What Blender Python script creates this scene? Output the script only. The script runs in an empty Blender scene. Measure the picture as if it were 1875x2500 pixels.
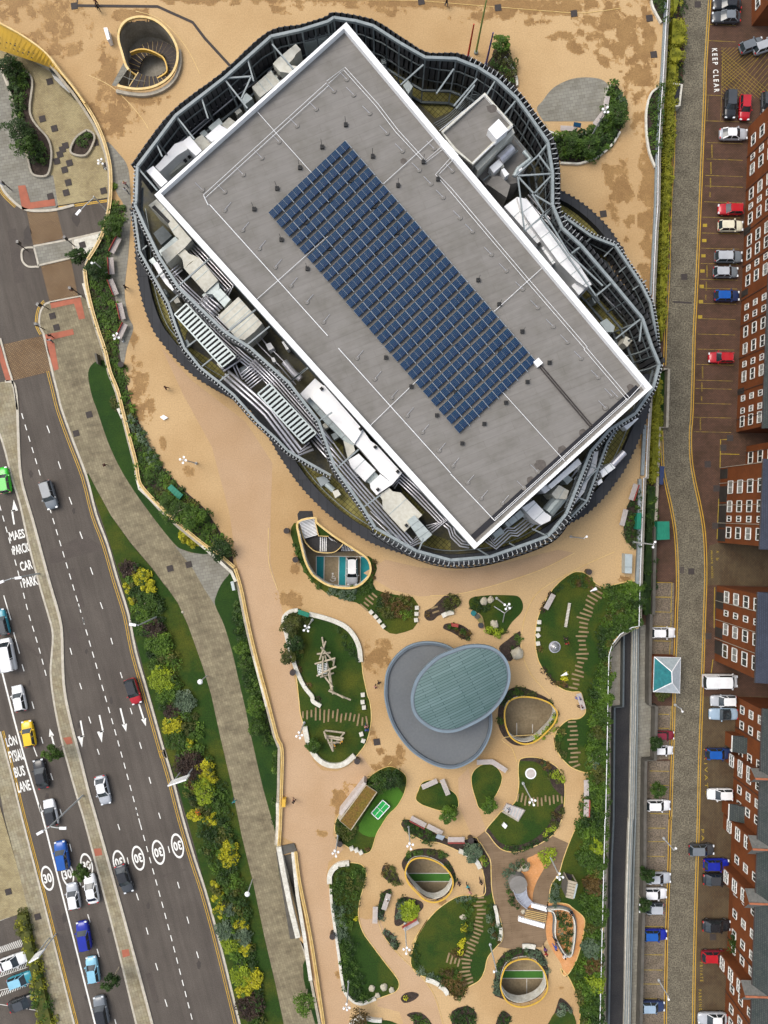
import bpy, math, random
from mathutils import Vector, Matrix, noise, geometry
R = math.radians
sc = bpy.context.scene
# ---------------------------------------------------------------- camera, sky, sun, exposure
H = 115.0            # height of the drone above the road
F = 1742.0           # focal length in pixels of the 1875 x 2500 photograph
cd = bpy.data.cameras.new('camera'); cam = bpy.data.objects.new('camera', cd)
sc.collection.objects.link(cam); sc.camera = cam
cam.location = (0, 0, H); cam.rotation_euler = (0, 0, 0)
cd.sensor_fit = 'VERTICAL'; cd.sensor_height = 36; cd.lens = 36*F/2500
cd.clip_start = 1; cd.clip_end = 1000
w = bpy.data.worlds.new('World'); sc.world = w; w.use_nodes = True
nt = w.node_tree; bg = nt.nodes['Background']
sky = nt.nodes.new('ShaderNodeTexSky'); sky.sky_type = 'NISHITA'; sky.sun_disc = False
SUN_EL, SUN_AZ = R(56), R(300)      # sun stands north-west of the scene
sky.sun_elevation = SUN_EL; sky.sun_rotation = SUN_AZ; sky.dust_density = 4; sky.air_density = 1.2
hs = nt.nodes.new('ShaderNodeHueSaturation'); hs.inputs['Saturation'].default_value = .55     # thin overcast: paler sky
nt.links.new(sky.outputs[0], hs.inputs['Color']); nt.links.new(hs.outputs[0], bg.inputs[0]); bg.inputs[1].default_value = 0.13
sd = bpy.data.lights.new('sun', 'SUN'); sun = bpy.data.objects.new('sun', sd); sc.collection.objects.link(sun)
sd.energy = 0.9; sd.angle = R(40); sd.color = (1, .95, .87)
dv = Vector((math.sin(SUN_AZ)*math.cos(SUN_EL), math.cos(SUN_AZ)*math.cos(SUN_EL), math.sin(SUN_EL)))
sun.rotation_euler = dv.to_track_quat('Z', 'Y').to_euler()
sc.view_settings.view_transform = 'Standard'; sc.view_settings.look = 'None'
sc.view_settings.exposure = 0.72; sc.view_settings.gamma = 1
rnd = random.Random(7)
COL = sc.collection
# ---------------------------------------------------------------- tools
def P(x, y, z=0):
    s = (H-z)/F
    return Vector(((x-937.5)*s, (1250-y)*s, z))
T = dict(A=(0,0,.3014), B=(0,500,.3014), C=(0,1000,.3014), D=(0,1500,.3014), E=(0,2000,.3014),
 F=(1400,0,.2863), G=(1400,500,.2863), H=(1400,1000,.2863), I=(1400,1500,.2863), J=(1400,2000,.2863),
 K=(300,0,.3014), L=(300,500,.3014), M=(800,0,.3014), N=(1100,300,.3315), O=(600,850,.3014), Q=(1100,850,.3315),
 R=(650,1250,.27125), S=(1050,1350,.27125), U=(650,1650,.27125), V=(1000,1800,.3014), W=(650,2050,.27125),
 X=(1050,2050,.27125), Y=(400,1300,.2261), Z=(400,1800,.31646), a=(640,330,.217), b=(960,700,.217),
 c=(350,480,.21097), d=(1060,80,.217), e=(900,1240,.217), f=(930,1400,.21697), g=(1680,1080,.14466),
 h=(1680,1680,.14466), s=(0,0,1), m=(0,0,1.1302))
def px(s):
    """'A 1,2 3,4 B 5,6' -> photograph pixels; a letter names the enlarged tile the numbers were read from"""
    out = []; t = T['s']
    for k in s.split():
        if k in T: t = T[k]
        else:
            x, y = k.split(','); out.append((t[0]+float(x)*t[2], t[1]+float(y)*t[2]))
    return out
def WP(s, z):
    return [P(x, y, z) for x, y in (px(s) if isinstance(s, str) else s)]
def smooth(p, closed=True, n=4):
    out = []; N = len(p)
    rng = range(N) if closed else range(N-1)
    for i in rng:
        g = lambda k: p[k % N] if closed else p[max(0, min(N-1, k))]
        p0, p1, p2, p3 = g(i-1), g(i), g(i+1), g(i+2)
        for j in range(n):
            t = j/n
            out.append(.5*((2*p1)+(p2-p0)*t+(2*p0-5*p1+4*p2-p3)*t*t+(3*p1-p0-3*p2+p3)*t**3))
    if not closed: out.append(p[-1])
    return out
def area(p): return .5*sum(p[i-1].x*p[i].y-p[i].x*p[i-1].y for i in range(len(p)))
def ccw(p): return p if area(p) > 0 else list(reversed(p))
def offset(p, d, closed=True):
    """move a path outward (ccw closed) / to the right (open) by d"""
    out = []; N = len(p)
    for i in range(N):
        a = p[i-1] if (closed or i) else p[i]; b = p[(i+1) % N] if (closed or i < N-1) else p[i]
        t = (b-a); t.z = 0
        t = t.normalized() if t.length > 1e-6 else Vector((1, 0, 0))
        out.append(p[i]+Vector((t.y, -t.x, 0))*d)
    return out
def inside(x, y, p):
    c = False; j = len(p)-1
    for i in range(len(p)):
        a, b = p[i], p[j]
        if (a.y > y) != (b.y > y) and x < (b.x-a.x)*(y-a.y)/(b.y-a.y)+a.x: c = not c
        j = i
    return c
def resample(p, step, closed=False):
    q = list(p)+([p[0]] if closed else []); out = []; acc = 0; nxt = 0
    for i in range(len(q)-1):
        a, b = q[i], q[i+1]; L = (b-a).length
        if L < 1e-6: continue
        while nxt <= acc+L:
            t = (nxt-acc)/L; out.append((a.lerp(b, t), (b-a).normalized())); nxt += step
        acc += L
    return out
class MB:
    def __init__(s): s.v = []; s.f = []; s.m = []
    def face(s, pts, mi=0):
        n = len(s.v); s.v += [tuple(p) for p in pts]; s.f.append(tuple(range(n, n+len(pts)))); s.m.append(mi)
    def flat(s, p, z=None, holes=(), mi=0, up=True):
        loops = [[Vector((q.x, q.y, q.z if z is None else z)) for q in l] for l in (p, *holes)]
        allp = [q for l in loops for q in l]; n = len(s.v)
        tris = geometry.tessellate_polygon(loops)
        s.v += [tuple(q) for q in allp]
        for a, b, c in tris:
            A, B, C = allp[a], allp[b], allp[c]
            cr = (B.x-A.x)*(C.y-A.y)-(B.y-A.y)*(C.x-A.x)
            if abs(cr) < 1e-9: continue
            if (cr > 0) != up: b, c = c, b
            s.f.append((n+a, n+b, n+c)); s.m.append(mi)
    def prism(s, p, z0, z1, mi=0, side=None, holes=(), bottom=False):
        side = mi if side is None else side
        s.flat(p, z1, holes, mi)
        if bottom: s.flat(p, z0, holes, side, up=False)
        for l, o in [(ccw(list(p)), 1)]+[(ccw(list(h)), -1) for h in holes]:
            for i in range(len(l)):
                a, b = l[i-1], l[i]
                if o < 0: a, b = b, a
                s.face([(a.x, a.y, z0), (b.x, b.y, z0), (b.x, b.y, z1), (a.x, a.y, z1)], side)
    def box(s, c, d, rz=0, mi=0, M=None):
        M = M or (Matrix.Translation(Vector(c)) @ Matrix.Rotation(rz, 4, 'Z'))
        x, y, z = d[0]/2, d[1]/2, d[2]/2; n = len(s.v)
        for q in ((-x,-y,-z),(x,-y,-z),(x,y,-z),(-x,y,-z),(-x,-y,z),(x,-y,z),(x,y,z),(-x,y,z)): s.v.append(tuple(M @ Vector(q)))
        for f in ((3,2,1,0),(4,5,6,7),(0,1,5,4),(1,2,6,5),(2,3,7,6),(3,0,4,7)): s.f.append(tuple(n+k for k in f)); s.m.append(mi)
    def beam(s, a, b, wd, ht, mi=0):
        d = b-a; L = d.length
        if L < 1e-4: return
        q = d.to_track_quat('X', 'Z').to_matrix().to_4x4()
        s.box(0, (L, wd, ht), M=Matrix.Translation((a+b)/2) @ q, mi=mi)
    def tube(s, path, r, n=6, mi=0, r2=None):
        rings = []; N = len(path)
        for i, p in enumerate(path):
            a = path[max(0, i-1)]; b = path[min(N-1, i+1)]; d = (b-a)
            if d.length < 1e-6: d = Vector((0, 0, 1))
            q = d.to_track_quat('Z', 'Y'); rr = r if r2 is None else r+(r2-r)*i/max(1, N-1)
            base = len(s.v); rings.append(base)
            for k in range(n):
                t = 2*math.pi*k/n; s.v.append(tuple(p+q @ Vector((math.cos(t)*rr, math.sin(t)*rr, 0))))
        for i in range(N-1):
            for k in range(n):
                s.f.append((rings[i]+k, rings[i]+(k+1) % n, rings[i+1]+(k+1) % n, rings[i+1]+k)); s.m.append(mi)
        s.f.append(tuple(rings[0]+k for k in reversed(range(n)))); s.m.append(mi)
        s.f.append(tuple(rings[-1]+k for k in range(n))); s.m.append(mi)
    def wall(s, path, th, z0, z1, closed=False, mi=0):
        """wall of thickness th centred on a path"""
        a = offset(path, th/2, closed); b = offset(path, -th/2, closed); N = len(path)
        for i in range(N if closed else N-1):
            j = (i+1) % N
            A, B, C, D = a[i], a[j], b[j], b[i]
            lo = [(q.x, q.y, z0) for q in (A, B, C, D)]; hi = [(q.x, q.y, z1) for q in (A, B, C, D)]
            s.face([hi[3], hi[2], hi[1], hi[0]][::-1] if False else [hi[0], hi[1], hi[2], hi[3]], mi)
            s.face([lo[0], lo[1], hi[1], hi[0]], mi); s.face([lo[2], lo[3], hi[3], hi[2]], mi)
        if not closed:
            for i in (0, N-1): s.face([(a[i].x, a[i].y, z0), (b[i].x, b[i].y, z0), (b[i].x, b[i].y, z1), (a[i].x, a[i].y, z1)], mi)
    def strip(s, path, wd, z, closed=False, mi=0):
        a = offset(path, wd/2, closed); b = offset(path, -wd/2, closed); N = len(path)
        for i in range(N if closed else N-1):
            j = (i+1) % N
            s.face([(q.x, q.y, z) for q in (a[i], a[j], b[j], b[i])], mi)
    def disc(s, c, r, n=20, mi=0, ring=None):
        if ring is None: s.face([c+Vector((r*math.cos(2*math.pi*k/n), r*math.sin(2*math.pi*k/n), 0)) for k in range(n)], mi)
    def cyl(s, c, r, h, n=14, mi=0, r2=None):
        s.tube([Vector(c), Vector(c)+Vector((0, 0, h))], r, n, mi, r2)
    def mesh(s, name, mats, sm=False):
        me = bpy.data.meshes.new(name); me.from_pydata(s.v, [], s.f)
        for k in (mats if isinstance(mats, (list, tuple)) else [mats]): me.materials.append(k)
        if any(s.m): me.polygons.foreach_set('material_index', s.m)
        if sm: me.polygons.foreach_set('use_smooth', [True]*len(s.f))
        me.update(); return me
    def obj(s, name, mats, parent=None, sm=False, origin=None):
        if origin is not None:
            o_ = Vector(origin); s.v = [(a-o_.x, b-o_.y, c-o_.z) for a, b, c in s.v]
        return link(name, s.mesh(name, mats, sm), parent, origin)
def link(name, me, parent=None, loc=None):
    o = bpy.data.objects.new(name, me); COL.objects.link(o)
    if parent is not None: o.parent = parent
    if loc is not None: o.location = Vector(loc)
    return o
def tag(o, label=None, cat=None, group=None, kind=None):
    if label: o['label'] = label
    if cat: o['category'] = cat
    if group: o['group'] = group
    if kind: o['kind'] = kind
    return o
def empty(name, loc, rz=0, label=None, cat=None, group=None):
    o = link(name, None, None, loc); o.rotation_euler.z = rz; o.empty_display_size = .3
    return tag(o, label, cat, group)
def struct(name, mb, mats):
    return tag(mb.obj(name, mats), kind='structure')
def copytree(o, parent=None):
    c = o.copy(); COL.objects.link(c); c.parent = parent
    for ch in o.children: copytree(ch, c)
    return c
def place(proto, loc, rz=0, label=None, group=None, used=set()):
    if proto.name in used: o = copytree(proto)
    else: used.add(proto.name); o = proto
    o.location = Vector(loc); o.rotation_euler.z = rz
    if label: o['label'] = label
    if group: o['group'] = group
    return o
def ang(a, b): return math.atan2(b.y-a.y, b.x-a.x)
# ---------------------------------------------------------------- materials
def streaks(t, tc, out, rz, sx, sy, amp):
    """long faint marks along one direction (tyre tracks, water runs)"""
    mp = t.nodes.new('ShaderNodeMapping'); mp.vector_type = 'TEXTURE'; mp.inputs['Rotation'].default_value = (0, 0, rz); mp.inputs['Scale'].default_value = (sx, sy, 1)
    n = t.nodes.new('ShaderNodeTexNoise'); n.inputs['Scale'].default_value = 1; n.inputs['Detail'].default_value = 5; n.inputs['Roughness'].default_value = .65
    t.links.new(tc.outputs['Object'], mp.inputs[0]); t.links.new(mp.outputs[0], n.inputs['Vector'])
    r = t.nodes.new('ShaderNodeMapRange'); r.inputs[1].default_value = .35; r.inputs[2].default_value = .65; r.inputs[3].default_value = 1-amp; r.inputs[4].default_value = 1+amp
    t.links.new(n.outputs['Fac'], r.inputs[0]); vm = t.nodes.new('ShaderNodeVectorMath'); vm.operation = 'SCALE'
    t.links.new(out, vm.inputs[0]); t.links.new(r.outputs[0], vm.inputs['Scale']); return vm.outputs[0]
def mat(name, c, rough=.8, metal=0, c2=None, scale=1.0, mix=1.0, spec=.3, bump=0, bscale=None, fine=None, lo=.35, hi=.65, streak=None):
    """procedural material: two colours blended by fractal noise, plus a finer grain and bump"""
    m = bpy.data.materials.new(name); m.use_nodes = True; t = m.node_tree; b = t.nodes['Principled BSDF']
    b.inputs['Roughness'].default_value = rough; b.inputs['Metallic'].default_value = metal
    b.inputs['Specular IOR Level'].default_value = spec
    tc = t.nodes.new('ShaderNodeTexCoord'); src = tc.outputs['Object']
    c2 = c2 or tuple(k*.8 for k in c)
    n = t.nodes.new('ShaderNodeTexNoise'); n.inputs['Scale'].default_value = scale; n.inputs['Detail'].default_value = 6
    n.inputs['Roughness'].default_value = .6; t.links.new(src, n.inputs['Vector'])
    r = t.nodes.new('ShaderNodeMapRange'); r.inputs[1].default_value = lo; r.inputs[2].default_value = hi
    r.inputs[4].default_value = mix; t.links.new(n.outputs['Fac'], r.inputs[0])
    mx = t.nodes.new('ShaderNodeMix'); mx.data_type = 'RGBA'
    mx.inputs[6].default_value = (*c, 1); mx.inputs[7].default_value = (*c2, 1); t.links.new(r.outputs[0], mx.inputs[0])
    out = mx.outputs[2]
    if fine:
        n2 = t.nodes.new('ShaderNodeTexNoise'); n2.inputs['Scale'].default_value = fine[0]; n2.inputs['Detail'].default_value = 3
        t.links.new(src, n2.inputs['Vector'])
        r2 = t.nodes.new('ShaderNodeMapRange'); r2.inputs[1].default_value = .3; r2.inputs[2].default_value = .7
        r2.inputs[3].default_value = 1-fine[1]; r2.inputs[4].default_value = 1+fine[1]; t.links.new(n2.outputs['Fac'], r2.inputs[0])
        vm = t.nodes.new('ShaderNodeVectorMath'); vm.operation = 'SCALE'; t.links.new(out, vm.inputs[0]); t.links.new(r2.outputs[0], vm.inputs['Scale'])
        out = vm.outputs[0]
    if streak: out = streaks(t, tc, out, *streak)
    t.links.new(out, b.inputs['Base Color'])
    if bump:
        n3 = t.nodes.new('ShaderNodeTexNoise'); n3.inputs['Scale'].default_value = bscale or 8; t.links.new(src, n3.inputs['Vector'])
        bp = t.nodes.new('ShaderNodeBump'); bp.inputs['Strength'].default_value = bump; t.links.new(n3.outputs['Fac'], bp.inputs['Height'])
        t.links.new(bp.outputs[0], b.inputs['Normal'])
    m['out'] = 0
    return m
def brickmat(name, c, c2, mortar, bw, bh, rz=0, msz=.02, rough=.85, big=None, vert=False, bias=0, off=.5, streak=None):
    """paving, brick or slate: brick texture in metres, with large noise patches over it"""
    m = bpy.data.materials.new(name); m.use_nodes = True; t = m.node_tree; b = t.nodes['Principled BSDF']
    b.inputs['Roughness'].default_value = rough; b.inputs['Specular IOR Level'].default_value = .25
    tc = t.nodes.new('ShaderNodeTexCoord'); mp = t.nodes.new('ShaderNodeMapping'); mp.inputs['Rotation'].default_value = (0, 0, rz)
    t.links.new(tc.outputs['Object'], mp.inputs[0]); src = mp.outputs[0]
    if vert:
        sp = t.nodes.new('ShaderNodeSeparateXYZ'); t.links.new(mp.outputs[0], sp.inputs[0])
        ad = t.nodes.new('ShaderNodeMath'); ad.operation = 'ADD'; t.links.new(sp.outputs[0], ad.inputs[0]); t.links.new(sp.outputs[1], ad.inputs[1])
        cb = t.nodes.new('ShaderNodeCombineXYZ'); t.links.new(ad.outputs[0], cb.inputs[0]); t.links.new(sp.outputs[2], cb.inputs[1]); src = cb.outputs[0]
    bt = t.nodes.new('ShaderNodeTexBrick'); t.links.new(src, bt.inputs[0])
    bt.inputs['Color1'].default_value = (*c, 1); bt.inputs['Color2'].default_value = (*c2, 1); bt.inputs['Mortar'].default_value = (*mortar, 1)
    bt.inputs['Scale'].default_value = 1; bt.inputs['Mortar Size'].default_value = msz; bt.inputs['Bias'].default_value = bias
    bt.inputs['Brick Width'].default_value = bw; bt.inputs['Row Height'].default_value = bh; bt.offset = off
    n = t.nodes.new('ShaderNodeTexNoise'); n.inputs['Scale'].default_value = .35; n.inputs['Detail'].default_value = 7; n.inputs['Roughness'].default_value = .65
    t.links.new(tc.outputs['Object'], n.inputs['Vector'])
    r = t.nodes.new('ShaderNodeMapRange'); r.inputs[1].default_value = .42; r.inputs[2].default_value = .68; t.links.new(n.outputs['Fac'], r.inputs[0])
    mx = t.nodes.new('ShaderNodeMix'); mx.data_type = 'RGBA'; mx.blend_type = 'MULTIPLY'
    t.links.new(r.outputs[0], mx.inputs[0]); t.links.new(bt.outputs[0], mx.inputs[6]); mx.inputs[7].default_value = (*(big or (.72, .72, .7)), 1)
    out = mx.outputs[2]
    if streak: out = streaks(t, tc, out, *streak)
    t.links.new(out, b.inputs['Base Color'])
    return m
def leafmat(name, c, c2, c3=None, rough=.6):
    """foliage: colour varies from leaf to leaf and from clump to clump"""
    m = bpy.data.materials.new(name); m.use_nodes = True; t = m.node_tree; b = t.nodes['Principled BSDF']
    b.inputs['Roughness'].default_value = rough; b.inputs['Specular IOR Level'].default_value = .25
    g = t.nodes.new('ShaderNodeNewGeometry'); tc = t.nodes.new('ShaderNodeTexCoord')
    n = t.nodes.new('ShaderNodeTexNoise'); n.inputs['Scale'].default_value = .5; n.inputs['Detail'].default_value = 4
    t.links.new(tc.outputs['Object'], n.inputs['Vector'])
    a = t.nodes.new('ShaderNodeMath'); a.operation = 'MULTIPLY_ADD'; a.inputs[1].default_value = .45
    s2 = t.nodes.new('ShaderNodeMapRange'); s2.inputs[1].default_value = .35; s2.inputs[2].default_value = .65; s2.inputs[4].default_value = .6
    t.links.new(n.outputs['Fac'], s2.inputs[0]); t.links.new(g.outputs['Random Per Island'], a.inputs[0]); t.links.new(s2.outputs[0], a.inputs[2])
    cr = t.nodes.new('ShaderNodeValToRGB'); cr.color_ramp.elements[0].color = (*c, 1); cr.color_ramp.elements[1].color = (*c2, 1)
    if c3: e = cr.color_ramp.elements.new(.82); e.color = (*c2, 1); cr.color_ramp.elements[-1].color = (*c3, 1)
    t.links.new(a.outputs[0], cr.inputs[0]); t.links.new(cr.outputs[0], b.inputs['Base Color'])
    return m
m_tan = mat('resin_gravel', (.385,.245,.112), c2=(.470,.318,.160), scale=.045, fine=(5, .12), rough=.9, lo=.4, hi=.6)
m_pink = mat('pink_gravel', (.44,.298,.180), c2=(.395,.258,.145), scale=.12, fine=(6, .13), rough=.9)
m_damp_shade = mat('drying_shaded_gravel', (.345,.212,.088), c2=(.385,.235,.10), scale=.8, fine=(5, .18), rough=.85)  # drying fringe of damp patches, also fringe of the painted east shade strip
m_wet_shade = mat('damp_shaded_gravel', (.285,.168,.062), c2=(.225,.125,.045), scale=.5, fine=(5, .2), rough=.7)  # damp patches, and the building shade painted on the east strip
m_orange = mat('orange_rubber', (.50,.22,.07), c2=(.56,.28,.12), scale=.7, fine=(6, .12))
m_asph = mat('asphalt', (.094,.080,.067), c2=(.074,.062,.052), scale=.12, fine=(7, .22), rough=.9, streak=(R(105), 14, .9, .14))
m_asph2 = mat('dark_asphalt', (.028,.028,.030), c2=(.04,.038,.038), scale=.3, fine=(6, .25), rough=.9)
m_slab = brickmat('stone_slab', (.25,.215,.135), (.195,.165,.105), (.145,.12,.08), .7, .38, R(72), .02, big=(.68,.66,.66), streak=(R(12), 2.6, .7, .16))
m_slab2 = brickmat('median_slab', (.31,.28,.19), (.24,.205,.14), (.17,.145,.10), .8, .45, R(74), .02, big=(.78,.72,.62), streak=(R(14), 2.2, .7, .14))
m_slab3 = brickmat('grey_slab', (.25,.24,.20), (.20,.19,.16), (.13,.12,.10), .8, .5, R(-10), .02, big=(.8,.78,.74))
m_cobplaza = brickmat('yellow_setts', (.44,.37,.19), (.34,.28,.155), (.20,.165,.10), .3, .15, R(10), .025, big=(.66,.62,.6))
m_crossing = brickmat('buff_blocks', (.30,.20,.10), (.22,.145,.075), (.09,.06,.04), .4, .2, R(-14), .05, big=(.8,.75,.7))
m_cobble = mat('cobbles', (.150,.132,.094), c2=(.100,.087,.062), scale=.5, fine=(4.8, .6), rough=.9)
m_bay = brickmat('paver_bays', (.120,.062,.040), (.095,.051,.035), (.05,.030,.021), .4, .2, 0, .03, big=(.62,.66,.58))
m_yard = brickmat('yard_setts', (.125,.088,.045), (.100,.072,.040), (.05,.038,.025), .4, .2, R(90), .03, big=(.7,.62,.6))
m_baystone = mat('parking_setts', (.17,.135,.10), c2=(.12,.095,.065), scale=.6, fine=(4.5, .5))
m_kerb = mat('kerb_stone', (.50,.46,.38), c2=(.38,.34,.27), scale=1.5)
m_white = mat('road_paint', (.74,.73,.68), c2=(.55,.53,.48), scale=1.2, rough=.6, lo=.5, hi=.75)
m_yellowp = mat('yellow_paint', (.55,.33,.03), c2=(.42,.25,.03), scale=1.2, rough=.6)
m_ymid = mat('yellow_bay_paint', (.40,.28,.02), c2=(.24,.17,.03), scale=1.4, rough=.7)
m_yfaint = mat('worn_yellow_paint', (.34,.235,.03), c2=(.16,.115,.04), scale=1.6, rough=.7, lo=.4, hi=.6)
m_red = mat('red_tactile', (.38,.12,.07), c2=(.30,.10,.06), scale=1)
m_grass = mat('grass', (.015,.042,.002), c2=(.058,.068,.004), scale=.16, fine=(6, .35), rough=.9, bump=.5, bscale=12, lo=.42, hi=.66)
m_grassd = mat('dark_grass', (.009,.034,.003), c2=(.020,.050,.004), scale=.3, fine=(6, .3), rough=.9, bump=.5, bscale=12)
m_turf = mat('green_turf', (.055,.15,.012), c2=(.045,.125,.01), scale=.6, fine=(8, .15), rough=.9)
m_soil = mat('bark_mulch', (.055,.038,.030), c2=(.030,.022,.016), scale=2, fine=(9, .5), rough=.95, bump=.6)
m_deckw = brickmat('timber_deck', (.24,.165,.10), (.20,.135,.08), (.10,.07,.045), 3.2, .16, R(-6), .02, big=(.72,.70,.66))
m_sleeper = mat('sleeper_wood', (.27,.20,.10), c2=(.19,.13,.07), scale=3)
m_conc = mat('concrete', (.40,.36,.29), c2=(.30,.27,.21), scale=.8, fine=(4, .15))
m_concw = mat('white_concrete', (.62,.60,.53), c2=(.48,.45,.37), scale=1.2, fine=(4, .12))
m_concd = mat('dark_concrete', (.11,.10,.085), c2=(.075,.07,.058), scale=.8)
m_gold = mat('gold_metal', (.62,.37,.035), c2=(.50,.30,.04), scale=.6, rough=.4, spec=.5)
m_goldp = mat('pale_gold_metal', (.66,.48,.20), c2=(.55,.36,.10), scale=1.5, rough=.4, spec=.5)
m_steel = mat('grey_steel', (.24,.27,.275), c2=(.18,.21,.215), scale=1.5, rough=.5, spec=.5)
m_steeld = mat('dark_steel', (.10,.12,.125), c2=(.07,.085,.09), scale=1.5, rough=.5, spec=.5)
m_clad = mat('black_cladding', (.048,.050,.056), c2=(.070,.070,.074), scale=.8, rough=.45, spec=.5)
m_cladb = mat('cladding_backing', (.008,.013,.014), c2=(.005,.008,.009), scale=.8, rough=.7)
m_base = brickmat('black_plinth', (.040,.041,.045), (.033,.034,.037), (.015,.015,.016), 1.2, 30, 0, .03, big=(.8,.8,.8))
m_roof = brickmat('roof_membrane', (.200,.188,.173), (.190,.178,.163), (.168,.156,.142), 9, 1.05, R(-22), .03, rough=.9, big=(.80,.80,.77), streak=(R(22), 5, .5, .07))
m_wht = mat('white_metal', (.80,.80,.80), c2=(.70,.70,.69), scale=1.2, rough=.5, lo=.5, hi=.8)
m_cream = mat('cream_metal', (.60,.59,.52), c2=(.50,.48,.40), scale=1.8, rough=.5)
m_galv = mat('galvanised_duct', (.42,.47,.47), c2=(.34,.39,.38), scale=1.5, rough=.4, metal=.2, spec=.5)
m_silver = mat('silver_pipe', (.62,.62,.64), c2=(.50,.49,.53), scale=2, rough=.3, metal=.6, spec=.6)
m_moss = brickmat('mossy_pavers', (.24,.215,.07), (.20,.175,.05), (.07,.06,.025), .6, .6, R(42), .04, big=(.5,.5,.42), off=0)
m_deckg = mat('plant_deck', (.050,.050,.047), c2=(.085,.075,.035), scale=.4, fine=(3, .2))
m_blue = mat('solar_cell', (.001,.046,.092), c2=(.006,.024,.070), scale=.12, rough=.5, spec=.12, lo=.4, hi=.6)
m_frame = mat('panel_frame', (.28,.32,.36), rough=.4, spec=.5)
m_black = mat('black_rubber', (.02,.02,.02), rough=.6)
m_zinc = mat('zinc_roof', (.105,.113,.119), c2=(.125,.132,.135), scale=.12, fine=(3, .07), rough=.6, spec=.4)
m_rim = mat('zinc_rim', (.075,.095,.115), c2=(.11,.13,.15), scale=.5, rough=.5)
m_rimp = mat('pale_zinc_rim', (.17,.22,.26), c2=(.14,.18,.21), scale=.5, rough=.5)
m_copper = brickmat('green_seam_roof', (.095,.15,.145), (.135,.20,.20), (.022,.050,.055), 5, .40, R(-26), .035, rough=.55, big=(.84,.9,.88), bias=-.4, off=.37)
m_brick = brickmat('red_brick', (.19,.052,.011), (.15,.040,.010), (.11,.045,.02), .24, .085, 0, .008, vert=True, big=(.72,.72,.72))
m_slate = brickmat('slate', (.040,.048,.048), (.060,.066,.062), (.018,.022,.022), .35, .22, R(90), .02, big=(.7,.8,.75))
m_slateb = brickmat('blue_slate', (.035,.042,.062), (.045,.052,.075), (.02,.022,.03), .35, .22, R(90), .02, big=(.8,.8,.8))
m_ridge = mat('terracotta', (.38,.13,.06), c2=(.28,.10,.05), scale=2)
m_glass = mat('window_glass', (.018,.022,.022), c2=(.05,.055,.05), scale=.8, rough=.12, spec=.7)
m_pvc = mat('white_pvc', (.78,.78,.74), c2=(.66,.66,.62), scale=2, rough=.5)
m_garage = mat('dark_door', (.028,.024,.020), c2=(.04,.035,.03), scale=1)
m_bench = mat('bench_slats', (.50,.45,.42), c2=(.42,.37,.34), scale=2)
m_benchr = mat('bench_red', (.34,.06,.05), c2=(.27,.05,.04), scale=2)
m_greenb = mat('green_box', (.015,.20,.125), c2=(.012,.16,.10), scale=1, rough=.5)
m_log = mat('weathered_log', (.42,.36,.27), c2=(.32,.27,.19), scale=3)
m_rock = mat('boulder', (.44,.40,.31), c2=(.33,.29,.21), scale=1.5, bump=.5)
m_tick = mat('bracket_paint', (.50,.52,.52), rough=.5)
m_curtain = mat('curtained_glass', (.30,.30,.27), c2=(.16,.16,.15), scale=1.2, rough=.3)
m_patch = mat('tarmac_repair', (.066,.054,.046), c2=(.078,.064,.054), scale=.6, fine=(7, .25))
m_oil = mat('oil_mark', (.050,.042,.037), c2=(.06,.05,.043), scale=2)
m_lamp = mat('lamp_white', (.85,.85,.85), rough=.4)
m_pole = mat('lamp_pole', (.46,.48,.48), rough=.45, spec=.5)
m_puddle = mat('roof_dirt', (.115,.10,.09), c2=(.08,.07,.06), scale=2)
m_mhole = mat('cast_iron', (.055,.045,.042), c2=(.04,.033,.03), scale=3)
m_court = mat('green_table', (.02,.36,.07), rough=.5)
m_teal = mat('teal_floor', (.02,.27,.30), c2=(.018,.23,.26), scale=1.5)
m_pgreen = mat('green_floor', (.07,.22,.035), c2=(.055,.18,.03), scale=.8)
m_park = mat('car_park_floor', (.34,.27,.17), c2=(.26,.20,.12), scale=.5, fine=(3, .15))
m_sedum = mat('sedum_roof', (.13,.095,.012), c2=(.15,.075,.018), scale=.8, fine=(4, .35))
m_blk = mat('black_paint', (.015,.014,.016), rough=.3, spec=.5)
L_dark = leafmat('leaf_dark', (.006,.018,.002), (.024,.055,.005), (.050,.095,.009))
L_mid = leafmat('leaf_mid', (.012,.030,.003), (.048,.095,.007), (.09,.15,.013))
L_bright = leafmat('leaf_bright', (.022,.055,.005), (.080,.145,.010), (.15,.22,.018))
L_lime = leafmat('leaf_lime', (.07,.11,.006), (.24,.31,.013), (.36,.42,.02))
L_yel = leafmat('leaf_yellow', (.14,.14,.006), (.44,.41,.013), (.68,.60,.03))
L_silver = leafmat('leaf_silver', (.03,.055,.028), (.10,.14,.08), (.17,.21,.14))
L_purp = leafmat('leaf_purple', (.014,.009,.007), (.045,.026,.017), (.06,.04,.02))
L_brown = leafmat('leaf_autumn', (.030,.024,.006), (.105,.062,.014), (.17,.11,.035))
L_olive = leafmat('leaf_olive', (.020,.030,.005), (.070,.078,.010), (.13,.12,.02))
L_hedge = leafmat('leaf_hedge', (.10,.115,.008), (.24,.235,.013), (.32,.30,.02))
LM = dict(d=L_dark, m=L_mid, b=L_bright, l=L_lime, y=L_yel, s=L_silver, p=L_purp, a=L_brown, o=L_olive, h=L_hedge)
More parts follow.
